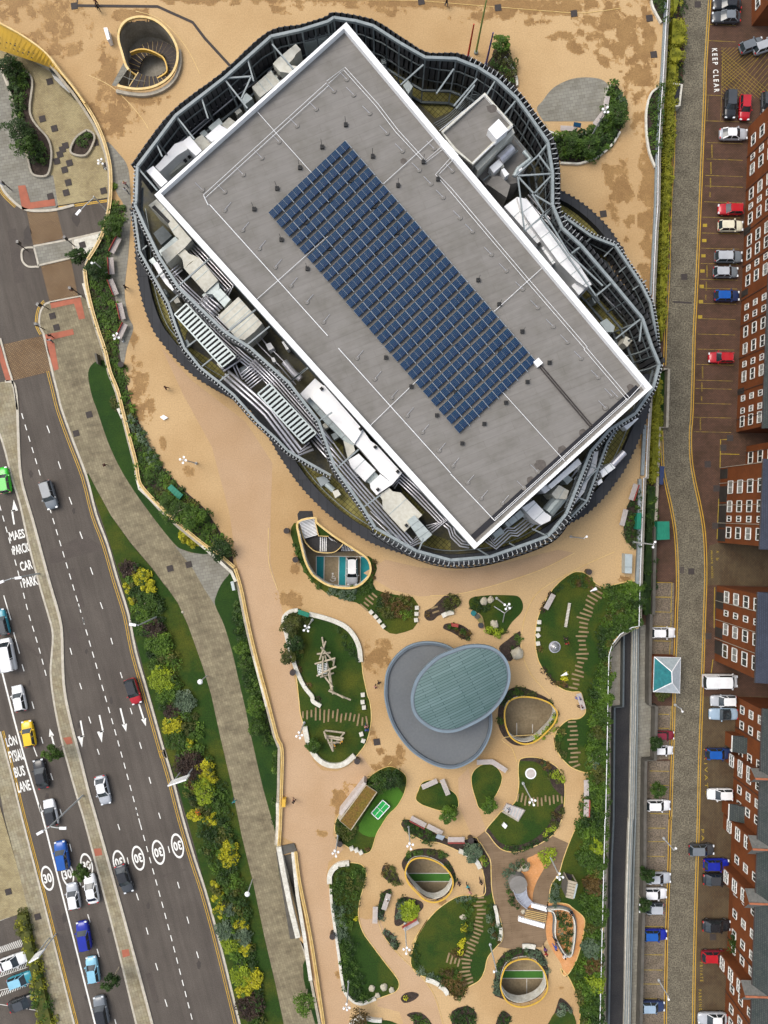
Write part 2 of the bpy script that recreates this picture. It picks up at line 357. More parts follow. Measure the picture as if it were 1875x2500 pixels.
# ================================================================ GROUND AT ROAD LEVEL
ZP = 5.0      # podium level
g = MB(); g.flat([Vector(q) for q in ((-300,-300,-.05),(300,-300,-.05),(300,300,-.05),(-300,300,-.05))]); struct('ground', g, m_asph)
def sheet(name, spec, z, m, sm=True, n=4):
    p = WP(spec, z); p = smooth(p, True, n) if sm else p
    b = MB(); b.flat(p, z); return struct(name, b, m)
def sheets(name, specs, z, m, sm=True):
    b = MB()
    for i, s_ in enumerate(specs):
        p = WP(s_, z); b.flat(smooth(p) if sm else p, z)
    return struct(name, b, m)
sheet('road', 's -60,-60 760,-60 760,2560 -60,2560', 0, m_asph, False)
PATH_L = 'B 500,1659 C 500,0 690,540'
sheet('footpath', 'B 400,790 355,820 330,860 318,920 320,980 350,1040 385,1180 420,1340 460,1500 500,1659 C 580,250 690,540 715,515 780,640 900,860 1060,1080 1230,1280 1370,1470 1480,1659 Y 0,545 150,760 260,1000 350,1250 420,1450 510,1750 610,2212 Z 520,360 600,760 690,1130 780,1560 860,1900 935,2260 1400,2260 1300,900 880,500 Y 700,100 C 1659,800 1100,300 B 950,1400 800,850 660,740', .12, m_slab, False)
sheet('path', 'Y 120,150 300,225 470,215 760,400 640,560 575,660 555,790 430,600 320,400', .126, m_slab3, False)
sheets('verge', ['C 690,510 720,530 790,660 905,870 1060,1085 1230,1285 1370,1475 1480,1659 Y 0,545 150,760 260,1000 350,1250 420,1450 510,1750 610,2212 Z 520,360 600,760 690,1130 780,1560 860,1900 935,2260 Z 590,2230 440,1600 320,1150 180,640 20,90 D 1520,1659 1360,1150 1215,650 1045,0 C 1060,1659 890,1090'], .13, m_grass, False)
sheets('lawn', ['B 715,1400 722,1330 755,1285 800,1262 850,1262 1000,1300 C 1100,0 1300,500 1659,900 1750,1000 1700,1155 1600,1165 1500,1140 1420,1095 1260,900 1080,650 960,450 870,250 785,0 B 745,1550',
  'Y 760,420 690,470 620,560 570,670 553,780 650,1000 740,1300 800,1560 880,1900 945,2212 Z 760,370 850,700 860,760 W 125,400 100,150 90,-300 U 100,600 -10,400 Y 900,700'], .135, m_grassd)
sheet('grass', 'W 330,1130 370,1030 440,1300 520,1659 440,1659 380,1450 335,1250', .135, m_grassd, False)
# ---- central reservation and kerbs
med_l = 'B -20,1440 C 0,190 40,330 100,570 160,760 230,1080 300,1350 390,1659 D 425,150 415,330 410,480 435,700 490,980 560,1250 640,1530 E 680,0 800,450 950,1030 1110,1690'
med_r = 'E 1240,1690 1070,1050 920,500 780,0 D 720,1170 650,870 560,850 520,620 505,400 500,150 475,0 C 400,1400 330,1140 260,880 200,680 160,500 150,300 140,0 B 100,1432 50,1430'
med_l = 'B -20,1440 C -5,190 40,330 100,570 160,760 230,1080 300,1350 390,1659 D 420,110 428,200 418,330 410,480 435,700 490,980 560,1250 640,1530 E 680,0 800,450 950,1030 1110,1690'
med_r = 'E 1240,1690 1070,1050 920,500 780,0 D 720,1450 650,1170 572,870 522,620 507,400 500,150 475,0 C 400,1400 330,1140 260,880 200,680 165,520 150,300 140,0 B 125,1500 100,1435 40,1432'
MR = 'E 1240,1690 1070,1050 920,500 780,0 D 720,1450 650,1170 572,870 522,620 507,400 500,150 475,0 C 400,1400 330,1140 260,880 200,680 165,520 150,300 140,0 B 125,1500 100,1435 40,1432'
ML = 'C -5,190 40,330 100,570 160,760 230,1080 300,1350 390,1659 D 420,110 428,200 418,330 410,480 435,700 490,980 560,1250 640,1530 E 680,0 800,450 950,1030 1110,1690'
b = MB(); b.prism(WP('B -20,1440 '+ML+' '+MR, .13), 0, .13); struct('median', b, m_slab2)
def kerb(b, spec, wd=.3, z0=0, z1=.15, n=3, mi=0, closed=False):
    b.wall(smooth(WP(spec, z1), closed, n), wd, z0, z1, closed, mi)
b = MB(); kerb(b, ML); kerb(b, MR, .42)
KR = 'B 350,1040 385,1180 420,1340 460,1500 500,1659 C 590,250 700,540 780,850 870,1090 950,1370 1040,1659 D 1100,300 1200,650 1340,1150 Z 0,95 65,310 148,630 238,935 322,1190 437,1610 592,2240'
kerb(b, KR, .35)
kerb(b, 'B 660,740 400,790 355,820 330,860 318,920 320,980 350,1040'); kerb(b, 'B 1,1080 60,1300 100,1430 140,1659')
kerb(b, 'B 275,345 310,490 290,500 230,500 190,470 175,430 175,380 190,355 230,345 275,345', .3)
kerb(b, 'B 270,335 560,280 820,220'); kerb(b, 'B 310,490 570,430 720,395'); kerb(b, 'B 590,285 600,370 620,410 770,385')
kerb(b, 'A 0,1480 40,1560 140,1659 B 220,40 320,48 450,38 600,0', .4)
kerb(b, 'D 0,950 100,1330 180,1659 E 330,580 480,1180 600,1659 640,1800', .3); kerb(b, 'A 0,520 30,620 100,800 150,1020', .3)
KB = struct('kerb', b, m_kerb)
sheets('paving', ['B 275,345 560,285 820,225 860,380 720,395 570,430 310,488 285,420'], .11, m_slab3, False)
sheets('paving', ['B 590,285 820,222 800,340 770,385 620,410 600,370'], .12, m_concw, False)
sheets('crossing', ['B 215,42 460,38 515,270 270,333', 'B 328,488 572,432 632,742 402,782', 'B 22,1130 345,1062 372,1180 418,1350 108,1422'], .008, m_crossing, False)
sheets('tactile_paving', ['A 145,1505 205,1500 245,1640 440,1610 450,1665 180,1700', 'B 405,790 650,745 690,920 640,930 600,800 415,840', 'B 365,1052 590,1005 600,1050 410,1095 440,1120 475,1330 440,1345 385,1180', 'B 0,1130 90,1420 50,1430 0,1270',
  'D 510,1000 575,990 590,1045 540,1055', 'E 760,240 818,235 830,290 770,300', 'E 985,1060 1042,1052 1052,1105 995,1122'], .15, m_red, False)
# ---- plaza below the gold bridge
sheet('plaza', 'A -60,380 200,430 390,545 640,700 760,900 850,1200 900,1450 870,1600 470,1665 430,1420 380,1420 260,1400 215,1280 150,1150 150,1000 60,600 -60,480', .10, m_cobplaza, False)
sheet('pavement', 'A -60,440 0,480 30,620 100,800 150,1020 215,1280 260,1410 350,1430 430,1420 470,1659 B 440,40 320,48 200,30 A 100,1640 30,1560 -60,1400', .105, m_slab3, False)
sheets('pavement', ['D -80,900 0,950 100,1330 180,1659 E 330,580 480,1180 600,1659 640,1800 440,1800 300,1100 230,740 40,0 D 0,1450 -80,1300'], .10, m_slab2, False)
sheet('forecourt', 'D -80,1300 30,1659 E 130,350 240,740 0,820 -80,830', .09, m_cobplaza, False)
# ---- markings
mk = MB()
def dash(mb, spec, wd=.14, z=.012, mi=0):
    q = WP(spec, z)
    for i in range(0, len(q)-1, 2): mb.strip([q[i], q[i+1]], wd, z, mi=mi)
def line(mb, spec, wd=.14, z=.012, mi=0, closed=False, n=3):
    q = WP(spec, z); mb.strip(smooth(q, closed, n) if n > 1 else q, wd, z, closed, mi)
def dashes(mb, spec, L, gap, wd=.14, z=.012, mi=0):
    q = smooth(WP(spec, z), False, 6); out = resample(q, L+gap)
    for p, d in out: mb.strip([p, p+d*L], wd, z, mi=mi)
# right-hand carriageway
dashes(mk, 'C 175,30 330,545', .95, .95); dashes(mk, 'C 400,790 660,1659 D 660,0 950,1010 1125,1659 E 1125,0 1350,820 1560,1635 1620,1850', 1.0, .86)
dash(mk, 'C 380,130 402,190 472,420 492,480 560,708 582,768 646,988 668,1046 732,1278 752,1336 812,1560 832,1615 D 898,190 912,242 975,468 990,516 1055,758 1070,808 1130,1035 1146,1088 1207,1318 1222,1370 1285,1606 1300,1655')
dash(mk, 'E 1362,218 1374,272 1438,508 1453,560 1514,790 1530,845 1592,1072 1608,1125 D 567,272 582,325 645,556 661,606 718,828 736,882 788,1090 804,1136 E 955,40 970,88 1030,310 1042,364 1104,600 1122,656 1184,878 1200,934 1260,1166 1278,1224 1336,1460 1354,1518')
# left-hand carriageway
dashes(mk, 'C -5,770 60,1000 115,1200 150,1330 215,1590 245,1700 D 262,95 320,290 375,500', .98, .86)
line(mk, 'C 30,1505 75,1659 D 88,45', .16); line(mk, 'D 110,145 158,318', .16); line(mk, 'D 270,1070 300,1150', .16)
dash(mk, 'D 178,405 195,460 258,706 275,764 333,993 348,1046 410,1286 428,1342 486,1578 504,1634 E 564,200 580,262 636,478 654,535 710,770 730,836 786,1050 804,1116 857,1328 876,1396 930,1620 945,1680')
line(mk, 'D 15,460 170,1060 330,1600 E 350,0 770,1659 810,1820', .26)
def arrow(tail, head, hook=0, wd=.26):
    a, b_ = WP(tail+' '+head, .014); d = (b_-a).normalized(); nrm = Vector((-d.y, d.x, 0))
    if hook:
        k = b_-d*1.5; mk.strip([a, k], wd, .014); e = k+nrm*hook*.55; mk.strip([k+nrm*hook*-.12, e], wd*.9, .014)
        e2 = b_+nrm*hook*.4; mk.face([e+nrm*.55-d*.1, e-nrm*.42-d*.1, e+d*1.75] if area([e+nrm*.55, e-nrm*.42, e+d*1.75]) > 0 else [e+d*1.75, e-nrm*.42-d*.1, e+nrm*.55-d*.1])
    else:
        mk.strip([a, b_-d*1.1], wd, .014); k = b_-d*1.25; t3 = [k+nrm*.42, k-nrm*.42, b_]
        mk.face(t3 if area(t3) > 0 else t3[::-1])
arrow('D 652,860', '690,1060', -1); arrow('D 805,815', '850,1020', -1); arrow('D 975,760', '1022,950'); arrow('D 1125,725', '1182,905')
arrow('D 438,1060', '402,925'); arrow('C 115,930', '85,745', -1)
# bus-lane side lines and zebra near the car park
ROADM = struct('road_markings', mk, m_white)
yl = MB()
for o in (-.55, -.85):
    q = offset(smooth(WP(KR, .012), False, 3), -o, False); yl.strip(q[6:], .1, .012)
for o in (.35, .6):
    q = offset(smooth(WP('D 0,950 100,1330 180,1659 E 330,580 480,1180 600,1659 640,1800', .012), False, 3), -o, False); yl.strip(q, .12, .012)
    q = offset(smooth(WP('B 660,740 400,790 355,820 330,860 318,920 320,980 350,1040', .012), False, 3), o, False); yl.strip(q[4:], .12, .012)
    q = offset(smooth(WP('A 0,1480 40,1560 140,1659', .012), False, 3), o, False); yl.strip(q, .12, .012)
    q = offset(smooth(WP('A 470,1659 880,1600', .012), False, 3), o, False); yl.strip(q, .15, .012)
def yline(spec, mi=0, gap=.36, wd=.13):
    q = smooth(WP(spec, .022), False, 3)
    for o in (-gap/2, gap/2): yl.strip(offset(q, o, False), wd, .024, mi=mi)
yline('F 1162,0 1145,250 1125,600 1118,850 1100,1250 1080,1746 G 1050,700 1030,1100 1012,1746 H 998,200 1003,420 1035,620 1075,800 1110,1000 1125,1200 1128,1450 1118,1746 I 1110,250 1092,800 1075,1300 1065,1746 J 1045,700 1030,1300 1022,1900')
yline('F 862,930 850,1400 G 828,0 812,600 790,1000 778,1370'); yline('H 752,180 762,470 790,640 830,820 862,1000 880,1200 888,1500 878,1746 I 872,250 860,500 855,900 838,1400 828,1746 J 825,0 812,500 792,1100 782,1900')
# ---- cobbled street and parking
sheet('yard', 'F 900,-80 1800,-80 J 1800,1900 560,1900 520,1000 600,0 I 600,1250 560,790 570,100 H 640,700 700,0 G 740,1300 770,0 F 830,900', .01, m_bay, False)
sheet('yard', 'H 1160,1160 1250,1130 1800,1180 1800,1510 1210,1495 1140,1500 1140,1250', .014, m_yard, False)
sheet('yard', 'I 1110,700 1800,700 1800,1746 J 1800,1900 1025,1900 1070,0 I 1085,1100', .014, m_yard, False)
sheet('street', 'F 900,-80 910,100 955,190 930,740 910,900 865,930 850,1400 840,1746 G 800,700 780,1385 820,1400 800,1746 H 810,130 745,165 752,470 770,560 830,800 870,1050 885,1400 885,1746 I 860,500 845,1000 830,1746 J 812,600 780,1900 1025,1900 1045,700 1070,0 I 1092,800 1120,100 H 1130,1400 1105,1000 1060,750 1000,430 1010,0 G 1050,700 1080,0 F 1120,850 1165,0 1170,-80', .02, m_cobble, False)
sheets('parking', ['H 690,1480 860,1480 I 850,300 845,380 670,380 665,0', 'I 700,780 840,780 825,1230 715,1240', 'I 640,1250 822,1250 J 790,900 775,1900 590,1900 600,900 620,0'], .018, m_baystone, False)
sheets('pavement', ['H 720,600 770,640 830,900 860,1100 870,1460 690,1460 700,1000'], .017, m_bay, False)
cm = MB()
for y in (205, 345, 810, 1030): line(cm, f'F 1130,{y} {1385 if y!=1030 else 1520},{y+12}', .07, .026, n=1)
for y in (1215, 1355, 1495, 1585, 1720): line(cm, f'F {1140-(y-1200)*.05},{y} 1445,{y+12}', .07, .026, n=1)
for i, y in enumerate((105, 240, 370, 500, 635, 710, 840, 970, 1102, 1230, 1360, 1495, 1565, 1692)): line(cm, f'G {1100-i*5},{y} {1425-i*6},{y+8}', .07, .026, n=1)
line(cm, 'H 1030,65 1345,72', .07, .026, n=1); line(cm, 'H 1025,188 1345,195', .07, .026, n=1)
line(cm, 'F 1278,405 1255,1030', .06, .026, n=1); line(cm, 'F 1150,815 1140,1030', .06, .026, n=1)
struct('bay_lines', cm, m_yfaint)
ym = MB()
for spec in ('H 1310,255 1255,255 1250,495', 'H 1255,378 1415,382', 'H 1240,760 1225,1105', 'H 1205,1515 1200,1746 I 1200,115', 'I 1190,385 1175,500', 'H 700,1474 840,1476 832,1728 690,1724', 'H 695,1598 838,1600'): line(ym, spec, .13, .027, n=1)
for y in (225, 100): line(ym, f'I 680,{y} 835,{y+4}', .1, .027, n=1)
line(ym, 'I 835,0 820,360', .09, .027, n=1); line(ym, 'I 835,780 815,1240', .09, .027, n=1)
for y in (850, 970, 1335, 1455, 1698): line(ym, f'I {725 if y<1200 else 650},{y} 815,{y+3}', .1, .027, n=1)
for y in (75, 190, 316, 440, 800, 915, 1155, 1285, 1405, 1530): line(ym, f'J {640-y*.03},{y} {785-y*.02},{y+2}', .1, .027, n=1)
for i in range(13):          # yellow hatched box
    a = 1285; x0 = 1270+i*34
    line(ym, f'F {x0},405 {min(1700, x0+430*1.1)-430*1.1+0},{405} ' if False else f'F {max(1262, x0-480)},{405+min(420, (x0-1262)*.86)} {x0},405', .05, .026, n=1)
    line(ym, f'F 1262,{430+i*32} {1262+min(420, (410-i*32))*1.15},{835 if True else 0}', .05, .026, n=1)
for i in range(9): line(ym, f'F {1262+60+i*44+330},405 {1262+60+i*44},800', .045, .026, n=1)
struct('yellow_markings', ym, m_ymid)
struct('yellow_lines', yl, m_yellowp)
# ---- lower lane and walls between podium and street
sheet('lane', 'I 440,150 500,120 495,500 480,1000 470,1746 J 455,500 430,1900 300,1900 325,700 340,0 I 350,1200 355,790 430,780', .03, m_asph2, False)
sheet('pavement', 'I 570,90 655,90 645,780 705,790 690,1240 608,1250 600,1746 J 600,0 590,900 560,1900 490,1900 525,0 I 540,1200', .03, m_slab3, False)
sheet('terrace', 'I 310,330 420,200 430,780 350,800 340,1746 J 320,300 290,1900 200,1900 250,500 275,0 I 290,1000', .04, m_conc, False)
def thing(name, mb, mats, label, cat, group=None, sm=False, origin=None):
    return tag(mb.obj(name, mats, None, sm, origin), label, cat, group)
b = MB(); b.wall(WP('I 525,112 512,900 495,1746 J 490,0 470,600 450,1900', .6), .8, 0, .6)
thing('stone_wall', b, m_concw, 'long pale stone coping wall between the dark lane and the grey rails', 'wall')
b = MB()
for o in (0, .45, .8): b.wall(offset(WP('I 558,115 548,800 532,1746 J 520,300 505,900 480,1900', .9), o, False), .1, 0, .9)
thing('rail_track', b, m_steel, 'three thin parallel grey rails running along the pale stone wall', 'railing')
b = MB(); b.wall(WP('I 432,165 425,790 352,798 343,1746 J 325,400 300,1900', 1.3), .28, 0, 1.3)
thing('lane_railing', b, m_steeld, 'dark grey stepped parapet along the sunken asphalt lane', 'railing')
b = MB(); b.wall(WP('I 665,0 655,440 655,775 710,785 700,1245 620,1250 612,1746 J 610,500 590,1200 575,1900', 1.8), .45, 0, 1.8)
b.wall(WP('H 700,1000 685,1746', 1.8), .45, 0, 1.8)
thing('boundary_wall', b, m_concd, 'low dark stone wall stepping along the parking bays beside the cobbled street', 'wall')
b = MB(); b.wall(WP('F 850,712 925,720 905,900 850,905', 1.4), .3, 0, 1.4); b.prism(WP('F 865,730 912,740 905,870 865,875', 1.2), 0, 1.2, 1)
thing('planter_box', b, [m_concw, m_blk], 'small dark walled box beside the cobbled street at the hedge gap', 'box')
b = MB(); b.wall(WP('G 770,1400 815,1400 H 800,150 735,150 720,600 700,1000', 1.2), .4, 0, 1.2)
thing('stone_wall', b, m_conc, 'low stone wall with two corners beside the hedge and the cobbled street', 'wall')
sheet('bed', 'G 740,1380 815,1400 H 800,140 730,150 G 690,1746', .05, m_grassd, False)
# ---- car park corner at the bottom left
sheet('parking', 'E -80,820 140,770 160,1000 240,1300 330,1800 -80,1800', .03, m_asph, False)
hm = MB()
for k in range(12):
    line(hm, f'E {-20+k*17},{1090-k*5} {10+k*17},{1030-k*6}', .1, .036, n=1)
    line(hm, f'E {-20+k*20},{1290-k*8} {0+k*20},{1240-k*8}', .1, .036, n=1)
    line(hm, f'E {0+k*20},{1440-k*8} {20+k*20},{1395-k*8}', .1, .036, n=1)
line(hm, 'E 0,820 140,770', .1, .036, n=1); line(hm, 'E -10,1280 220,1200', .08, .036, n=1); line(hm, 'E 0,1500 300,1550 330,1659', .08, .036, n=1); line(hm, 'E -20,1390 250,1330', .1, .036, n=1)
struct('bay_hatching', hm, m_white)
for k_, (s_, m_) in enumerate((('C 400,1140 690,1010 850,1130 560,1205 470,1240 400,1245', m_patch), ('D 150,190 180,200 320,330 310,345 200,270', m_patch), ('E 1290,460 1500,400 1506,412 1300,476', m_patch), ('D 560,120 620,110 640,230 585,240', m_patch), ('E 420,700 480,690 530,900 470,910', m_patch),
   ('B 60,200 130,190 200,620 120,640', m_patch), ('C 560,1290 600,1280 690,1600 650,1610', m_patch), ('E 1180,1250 1230,1240 1290,1480 1245,1490', m_patch), ('G 850,820 1010,830 1008,845 850,836', m_mhole), ('H 905,1340 945,1340 945,1395 905,1395', m_patch))):
    b = MB(); b.flat(WP(s_, 0), .03 if s_[0] in 'GH' else .005); struct('tarmac_patch', b, m_)
for s_, r_ in (('D 200,880', .5), ('D 240,560', .4), ('D 380,1480', .5), ('E 520,800', .6), ('E 620,1150', .5), ('E 1610,1180', .55), ('D 640,900', .4), ('D 900,700', .45), ('C 250,520', .5), ('B 220,260', 1.2), ('B 620,110', .9), ('E 700,1440', .5), ('D 700,300', .35), ('E 880,900', .4), ('C 600,820', .4), ('E 1200,700', .45)):
    c_ = WP(s_, .008)[0]; b = MB(); b.face([c_+Vector((math.cos(t*.45)*r_*(.6+.5*noise.noise(Vector((t*.9, r_*9, c_.x)))), math.sin(t*.45)*r_*(1.3+.5*noise.noise(Vector((t*.9, r_*5, c_.y)))), 0)) for t in range(14)]); struct('oil_stain', b, m_oil)
# ---- writing on the ground
def text_mesh(s, size=1, bold=0):
    c = bpy.data.curves.new('writing', 'FONT'); c.body = s; c.size = size; c.align_x = 'CENTER'; c.align_y = 'CENTER'; c.offset = bold; c.resolution_u = 2
    o = bpy.data.objects.new('writing', c); COL.objects.link(o)
    dg = bpy.context.evaluated_depsgraph_get(); me = bpy.data.meshes.new_from_object(o.evaluated_get(dg))
    bpy.data.objects.remove(o); bpy.data.curves.remove(c); return me
def writing(mb, s, c, wd, ht, rz, z=.02, mi=0, bold=.02):
    """lay text on the ground fitted to wd x ht metres"""
    me = text_mesh(s, 1, bold); xs = [v.co.x for v in me.vertices]; ys = [v.co.y for v in me.vertices]
    sx = wd/(max(xs)-min(xs)); sy = ht/(max(ys)-min(ys)); cx = (max(xs)+min(xs))/2; cy = (max(ys)+min(ys))/2
    n = len(mb.v); cs, sn = math.cos(rz), math.sin(rz)
    for v in me.vertices:
        x, y = (v.co.x-cx)*sx, (v.co.y-cy)*sy; mb.v.append((c.x+x*cs-y*sn, c.y+x*sn+y*cs, z))
    for p in me.polygons: mb.f.append(tuple(n+i for i in p.vertices)); mb.m.append(mi)
    bpy.data.meshes.remove(me)
wm = MB(); U1 = .3014*H/F
for s_, spec, wd, ht in (('MAES','C 138,1015',125,75),('PARCIO','C 178,1125',145,78),('CAR','C 212,1262',100,78),('PARK','C 245,1392',118,78),
    ('LÔN','D 92,1018',88,95),('FYSIAU','D 134,1142',122,95),('BUS','D 158,1272',88,85),('LANE','D 192,1392',108,85)):
    writing(wm, s_, WP(spec, 0)[0], wd*U1, ht*U1, R(14), bold=.025)
def roundel(spec, up):
    c = WP(spec, 0)[0]; ax = R(14) if up else R(14+180); wd, ht = 50*U1, 103*U1; N = 30
    pt = lambda t, k: c+Matrix.Rotation(R(12), 3, 'Z') @ Vector((math.cos(t)*wd*k, math.sin(t)*(ht-(1-k)*wd*1.6), .016))
    for i in range(N):
        t0, t1 = 2*math.pi*i/N, 2*math.pi*(i+1)/N; wm.face([pt(t0, 1), pt(t1, 1), pt(t1, .78), pt(t0, .78)])
    writing(wm, '30', c, 66*U1, 78*U1, ax, bold=.03)
for s_, u in (('E 385,478',1),('E 548,445',1),('E 702,375',1),('E 965,350',0),('E 1120,315',0),('E 1283,268',0),('E 1438,215',0)): roundel(s_, u)
U2 = .2863*H/F
writing(wm, 'K E E P   C L E A R', WP('F 1212,600', 0)[0], 375*U2, 46*U2, R(-87), z=.03)
struct('road_writing', wm, m_white)
wy = MB()
for s_, spec, wd, ht, rz in (('PRIVATE  ACCESS','H 1180,1320',235,16,-88),('A','H 1228,1212',18,22,-90),('b','H 1228,1275',22,26,-90),('P R I V A T E','I 1130,1340',390,26,-88),
    ('P A R K I N G','J 1108,290',410,24,-88),('P R I V A T E','J 1090,1300',165,26,-88),('P A R K I N G','J 1080,1540',175,26,-88),('RESIDENTS','G 1138,568',100,11,-89),('PARKING','G 1132,695',75,11,-89),('ONLY','G 1128,790',45,11,-89),
    ('RESIDENTS','G 1100,1430',100,11,-89),('PARKING','G 1095,1555',75,11,-89),('ONLY','G 1092,1655',45,11,-89),('PARKING','H 1082,125',100,11,-89)):
    writing(wy, s_, WP(spec, 0)[0], wd*U2, ht*U2, R(rz), z=.03, bold=.005)
for s_, spec, wd, ht in (('ARENA VISIT','F 1180,1290',110,10),('RESIDENTS','F 1172,1435',100,11),('PARKING','F 1168,1560',80,11),('ONLY','F 1164,1660',45,11)): writing(wy, 'RESIDENTS' if s_.startswith('ARENA') else s_, WP(spec, 0)[0], wd*U2, ht*U2, R(-89), z=.03)
for k in range(7): wy.box(WP(f'G {1122-k*7},{175+k*130}', .03)[0], (.7, .5, .004))
struct('yard_writing', wy, m_ymid)

# ================================================================ THE PODIUM
W2 = 'R 295,90 300,200 330,330 360,440 410,540 460,590 560,650 680,675 800,670 880,620 930,550 935,480 900,410 800,340 690,270 600,210 460,100 440,55'
W3 = 'S 668,1400 700,1330 760,1295 850,1285 960,1300 1060,1340 1110,1390 1130,1440 1100,1520 1030,1600 950,1670 870,1700 790,1690 720,1640 680,1560 665,1480'
W4 = 'V -32,1054 0,990 60,960 150,965 250,1010 320,1080 345,1150 330,1220 280,1280 200,1310 120,1290 60,1235 0,1172 -28,1115'
W5 = 'X 630,1300 640,1200 680,1110 760,1060 860,1045 940,1070 1010,1150 1040,1250 1040,1320 1000,1390 930,1440 830,1468 740,1455 670,1400'
W1 = 'A 955,300 960,235 1015,165 1100,130 1190,133 1270,165 1350,235 1410,325 1437,420 1425,520 1380,605 1300,670 1200,710 1080,715 950,690 925,660 1000,560 1010,500 975,400'
WS = 'W 150,145 235,122 262,300 290,500 325,740 360,960 300,900 245,680 190,400 160,250'
EDGE_L = 'A 0,210 150,290 300,380 400,460 500,590 600,715 680,830 760,960 820,1090 860,1210 890,1350 895,1500 885,1659 B 840,200 780,330 710,440 685,520 700,650 740,830 790,1000 850,1180 890,1350 950,1500 990,1659 C 1040,200 1100,430 1120,560 1160,640 1300,790 1450,930 1659,1100 Y 560,210 770,385 830,600 900,950 980,1300 1060,1600 1140,1900 1220,2212 Z 910,100 905,400 895,700 885,850 W 125,65'
EDGE_L2 = 'W 138,140 270,640 330,900 390,1100 500,1659 520,1760'
EDGE_R = 'X 520,1800 1510,1800 J 222,1900 J 270,0 I 275,1746 290,1000 295,700 303,350 330,260 400,170 500,112 560,100 H 568,1500 585,1000 600,585 620,578 630,300 650,-50 G 680,760 705,200 720,0 F 725,1300 748,900 770,600 790,200 805,0 808,-100'
pp = WP('A -80,-100 -80,190 '+EDGE_L+' '+EDGE_L2+' '+EDGE_R, ZP)
holes = [smooth(WP(k, ZP)) for k in (W1, W2, W3, W4, W5)]+[WP(WS, ZP)]
b = MB(); b.flat(pp, ZP, holes); b.flat(pp, ZP-1.1, holes, up=False, mi=1)
for l, o in [(ccw(list(pp)), 1)]+[(ccw(list(h_)), -1) for h_ in holes]:
    for i in range(len(l)):
        a, c = l[i-1], l[i]
        if o < 0: a, c = c, a
        b.face([(a.x, a.y, ZP-1.1), (c.x, c.y, ZP-1.1), (c.x, c.y, ZP), (a.x, a.y, ZP)], 1)
struct('podium', b, [m_tan, m_conc])
# retaining wall under the podium edge (kept back from the holes)
b = MB(); b.wall(offset(WP(EDGE_L+' '+EDGE_L2, ZP), .6, False), .4, 0, ZP-1.1); b.wall(offset(WP(EDGE_R, ZP), .6, False), .4, 0, ZP-1.1)
PWALL = thing('podium_wall', b, m_conc, 'tall concrete retaining wall carrying the edges of the tan podium', 'wall')
b = MB(); b.flat(WP('R 200,0 1100,0 1100,800 200,800', .05), .05); b.flat(WP('S 500,1150 1250,1150 1250,1843 500,1843', .05), .05); b.flat(WP('V -150,850 450,850 450,1400 -150,1400', .05), .05); b.flat(WP('X 500,950 1150,950 1150,1540 500,1540', .05), .05)
struct('car_park_floor', b, m_park)
b = MB(); b.flat(WP('A 850,50 1550,50 1550,800 850,800', .05), .05); struct('lower_floor', b, m_conc)
b = MB(); b.flat(WP('R 452,398 520,398 515,640 452,640', .07)); b.flat(WP('R 655,398 718,402 712,700 648,700', .07)); b.flat(WP('R 850,405 960,405 960,700 850,700', .07)); struct('teal_bays', b, m_teal)
b = MB(); b.flat(WP('V -80,1105 420,1105 420,1165 -80,1165', .07)); b.flat(WP('X 560,1182 1090,1182 1090,1245 560,1245', .07)); struct('green_walkway', b, m_pgreen)
b = MB()
for s_ in ('R 450,398 450,640', 'R 522,398 518,700', 'R 655,400 650,700', 'R 720,402 715,700', 'R 848,405 846,700', 'R 450,397 960,404', 'V -80,1102 420,1102', 'V -80,1168 420,1168', 'X 560,1178 1090,1178', 'X 560,1248 1090,1248', 'X 870,1250 870,1400', 'S 780,1530 780,1640', 'S 922,1540 922,1620'): line(b, s_, .12, .08, n=1)
c_ = WP('R 590,590', .08)[0]                      # wheelchair symbol on the bay
b.disc(c_+Vector((.15, .62, 0)), .16, 12)
b.strip([c_+Vector((.1, .4, 0)), c_+Vector((.02, -.1, 0)), c_+Vector((.45, -.12, 0)), c_+Vector((.6, -.5, 0))], .13, .08)
b.strip([c_+Vector((.15+.0-.5*math.cos(t*.45+.3)*.9, -.15-.45*math.sin(t*.45+.3), 0)) for t in range(8)], .12, .08)
b.strip([c_+Vector((.05, .2, 0)), c_+Vector((.45, .2, 0))], .11, .08)
struct('bay_markings', b, m_white)
Z1, Z2, Z3, Z4 = ZP+.012, ZP+.024, ZP+.036, ZP+.048
sheet('path', 'Y 780,300 s 560,1250 517,1090 448,965 395,850 470,930 600,1030 665,1130 Y 1150,-100 1150,330 1240,650 1300,950 1380,1450 1480,1900 U 420,760 500,850 640,860 760,800 850,700 950,850 850,960 720,1120 620,1240 600,1430 700,1560 W 560,200 540,330 570,430 590,600 650,1030 690,1310 720,1420 760,1480 740,1700 W 505,1700 430,1280 375,900 280,150 270,40 U 130,1440 130,680 60,380 Y 1150,1700 Y 990,1200 880,700', Z1, m_pink, False)
sheet('path', 'W 840,700 900,720 1010,700 1080,850 1160,1000 1290,1120 1400,1240 1530,1420 1600,1700 1250,1700 1200,1550 1000,1500 1000,1440 1160,1380 1200,1310 1170,1220 1080,1110 960,950 870,820', Z1, m_pink, False)
sheet('path', 'V 395,330 480,250 503,400 560,590 618,742 545,808 510,815 440,650 400,560', Z1, m_pink, False)
sheet('path', 'S -600,180 -350,330 -100,392 250,370 600,285 1000,150 1300,0 1150,-30 800,60 500,130 200,160 -100,130 -400,60', Z1, m_pink, False)
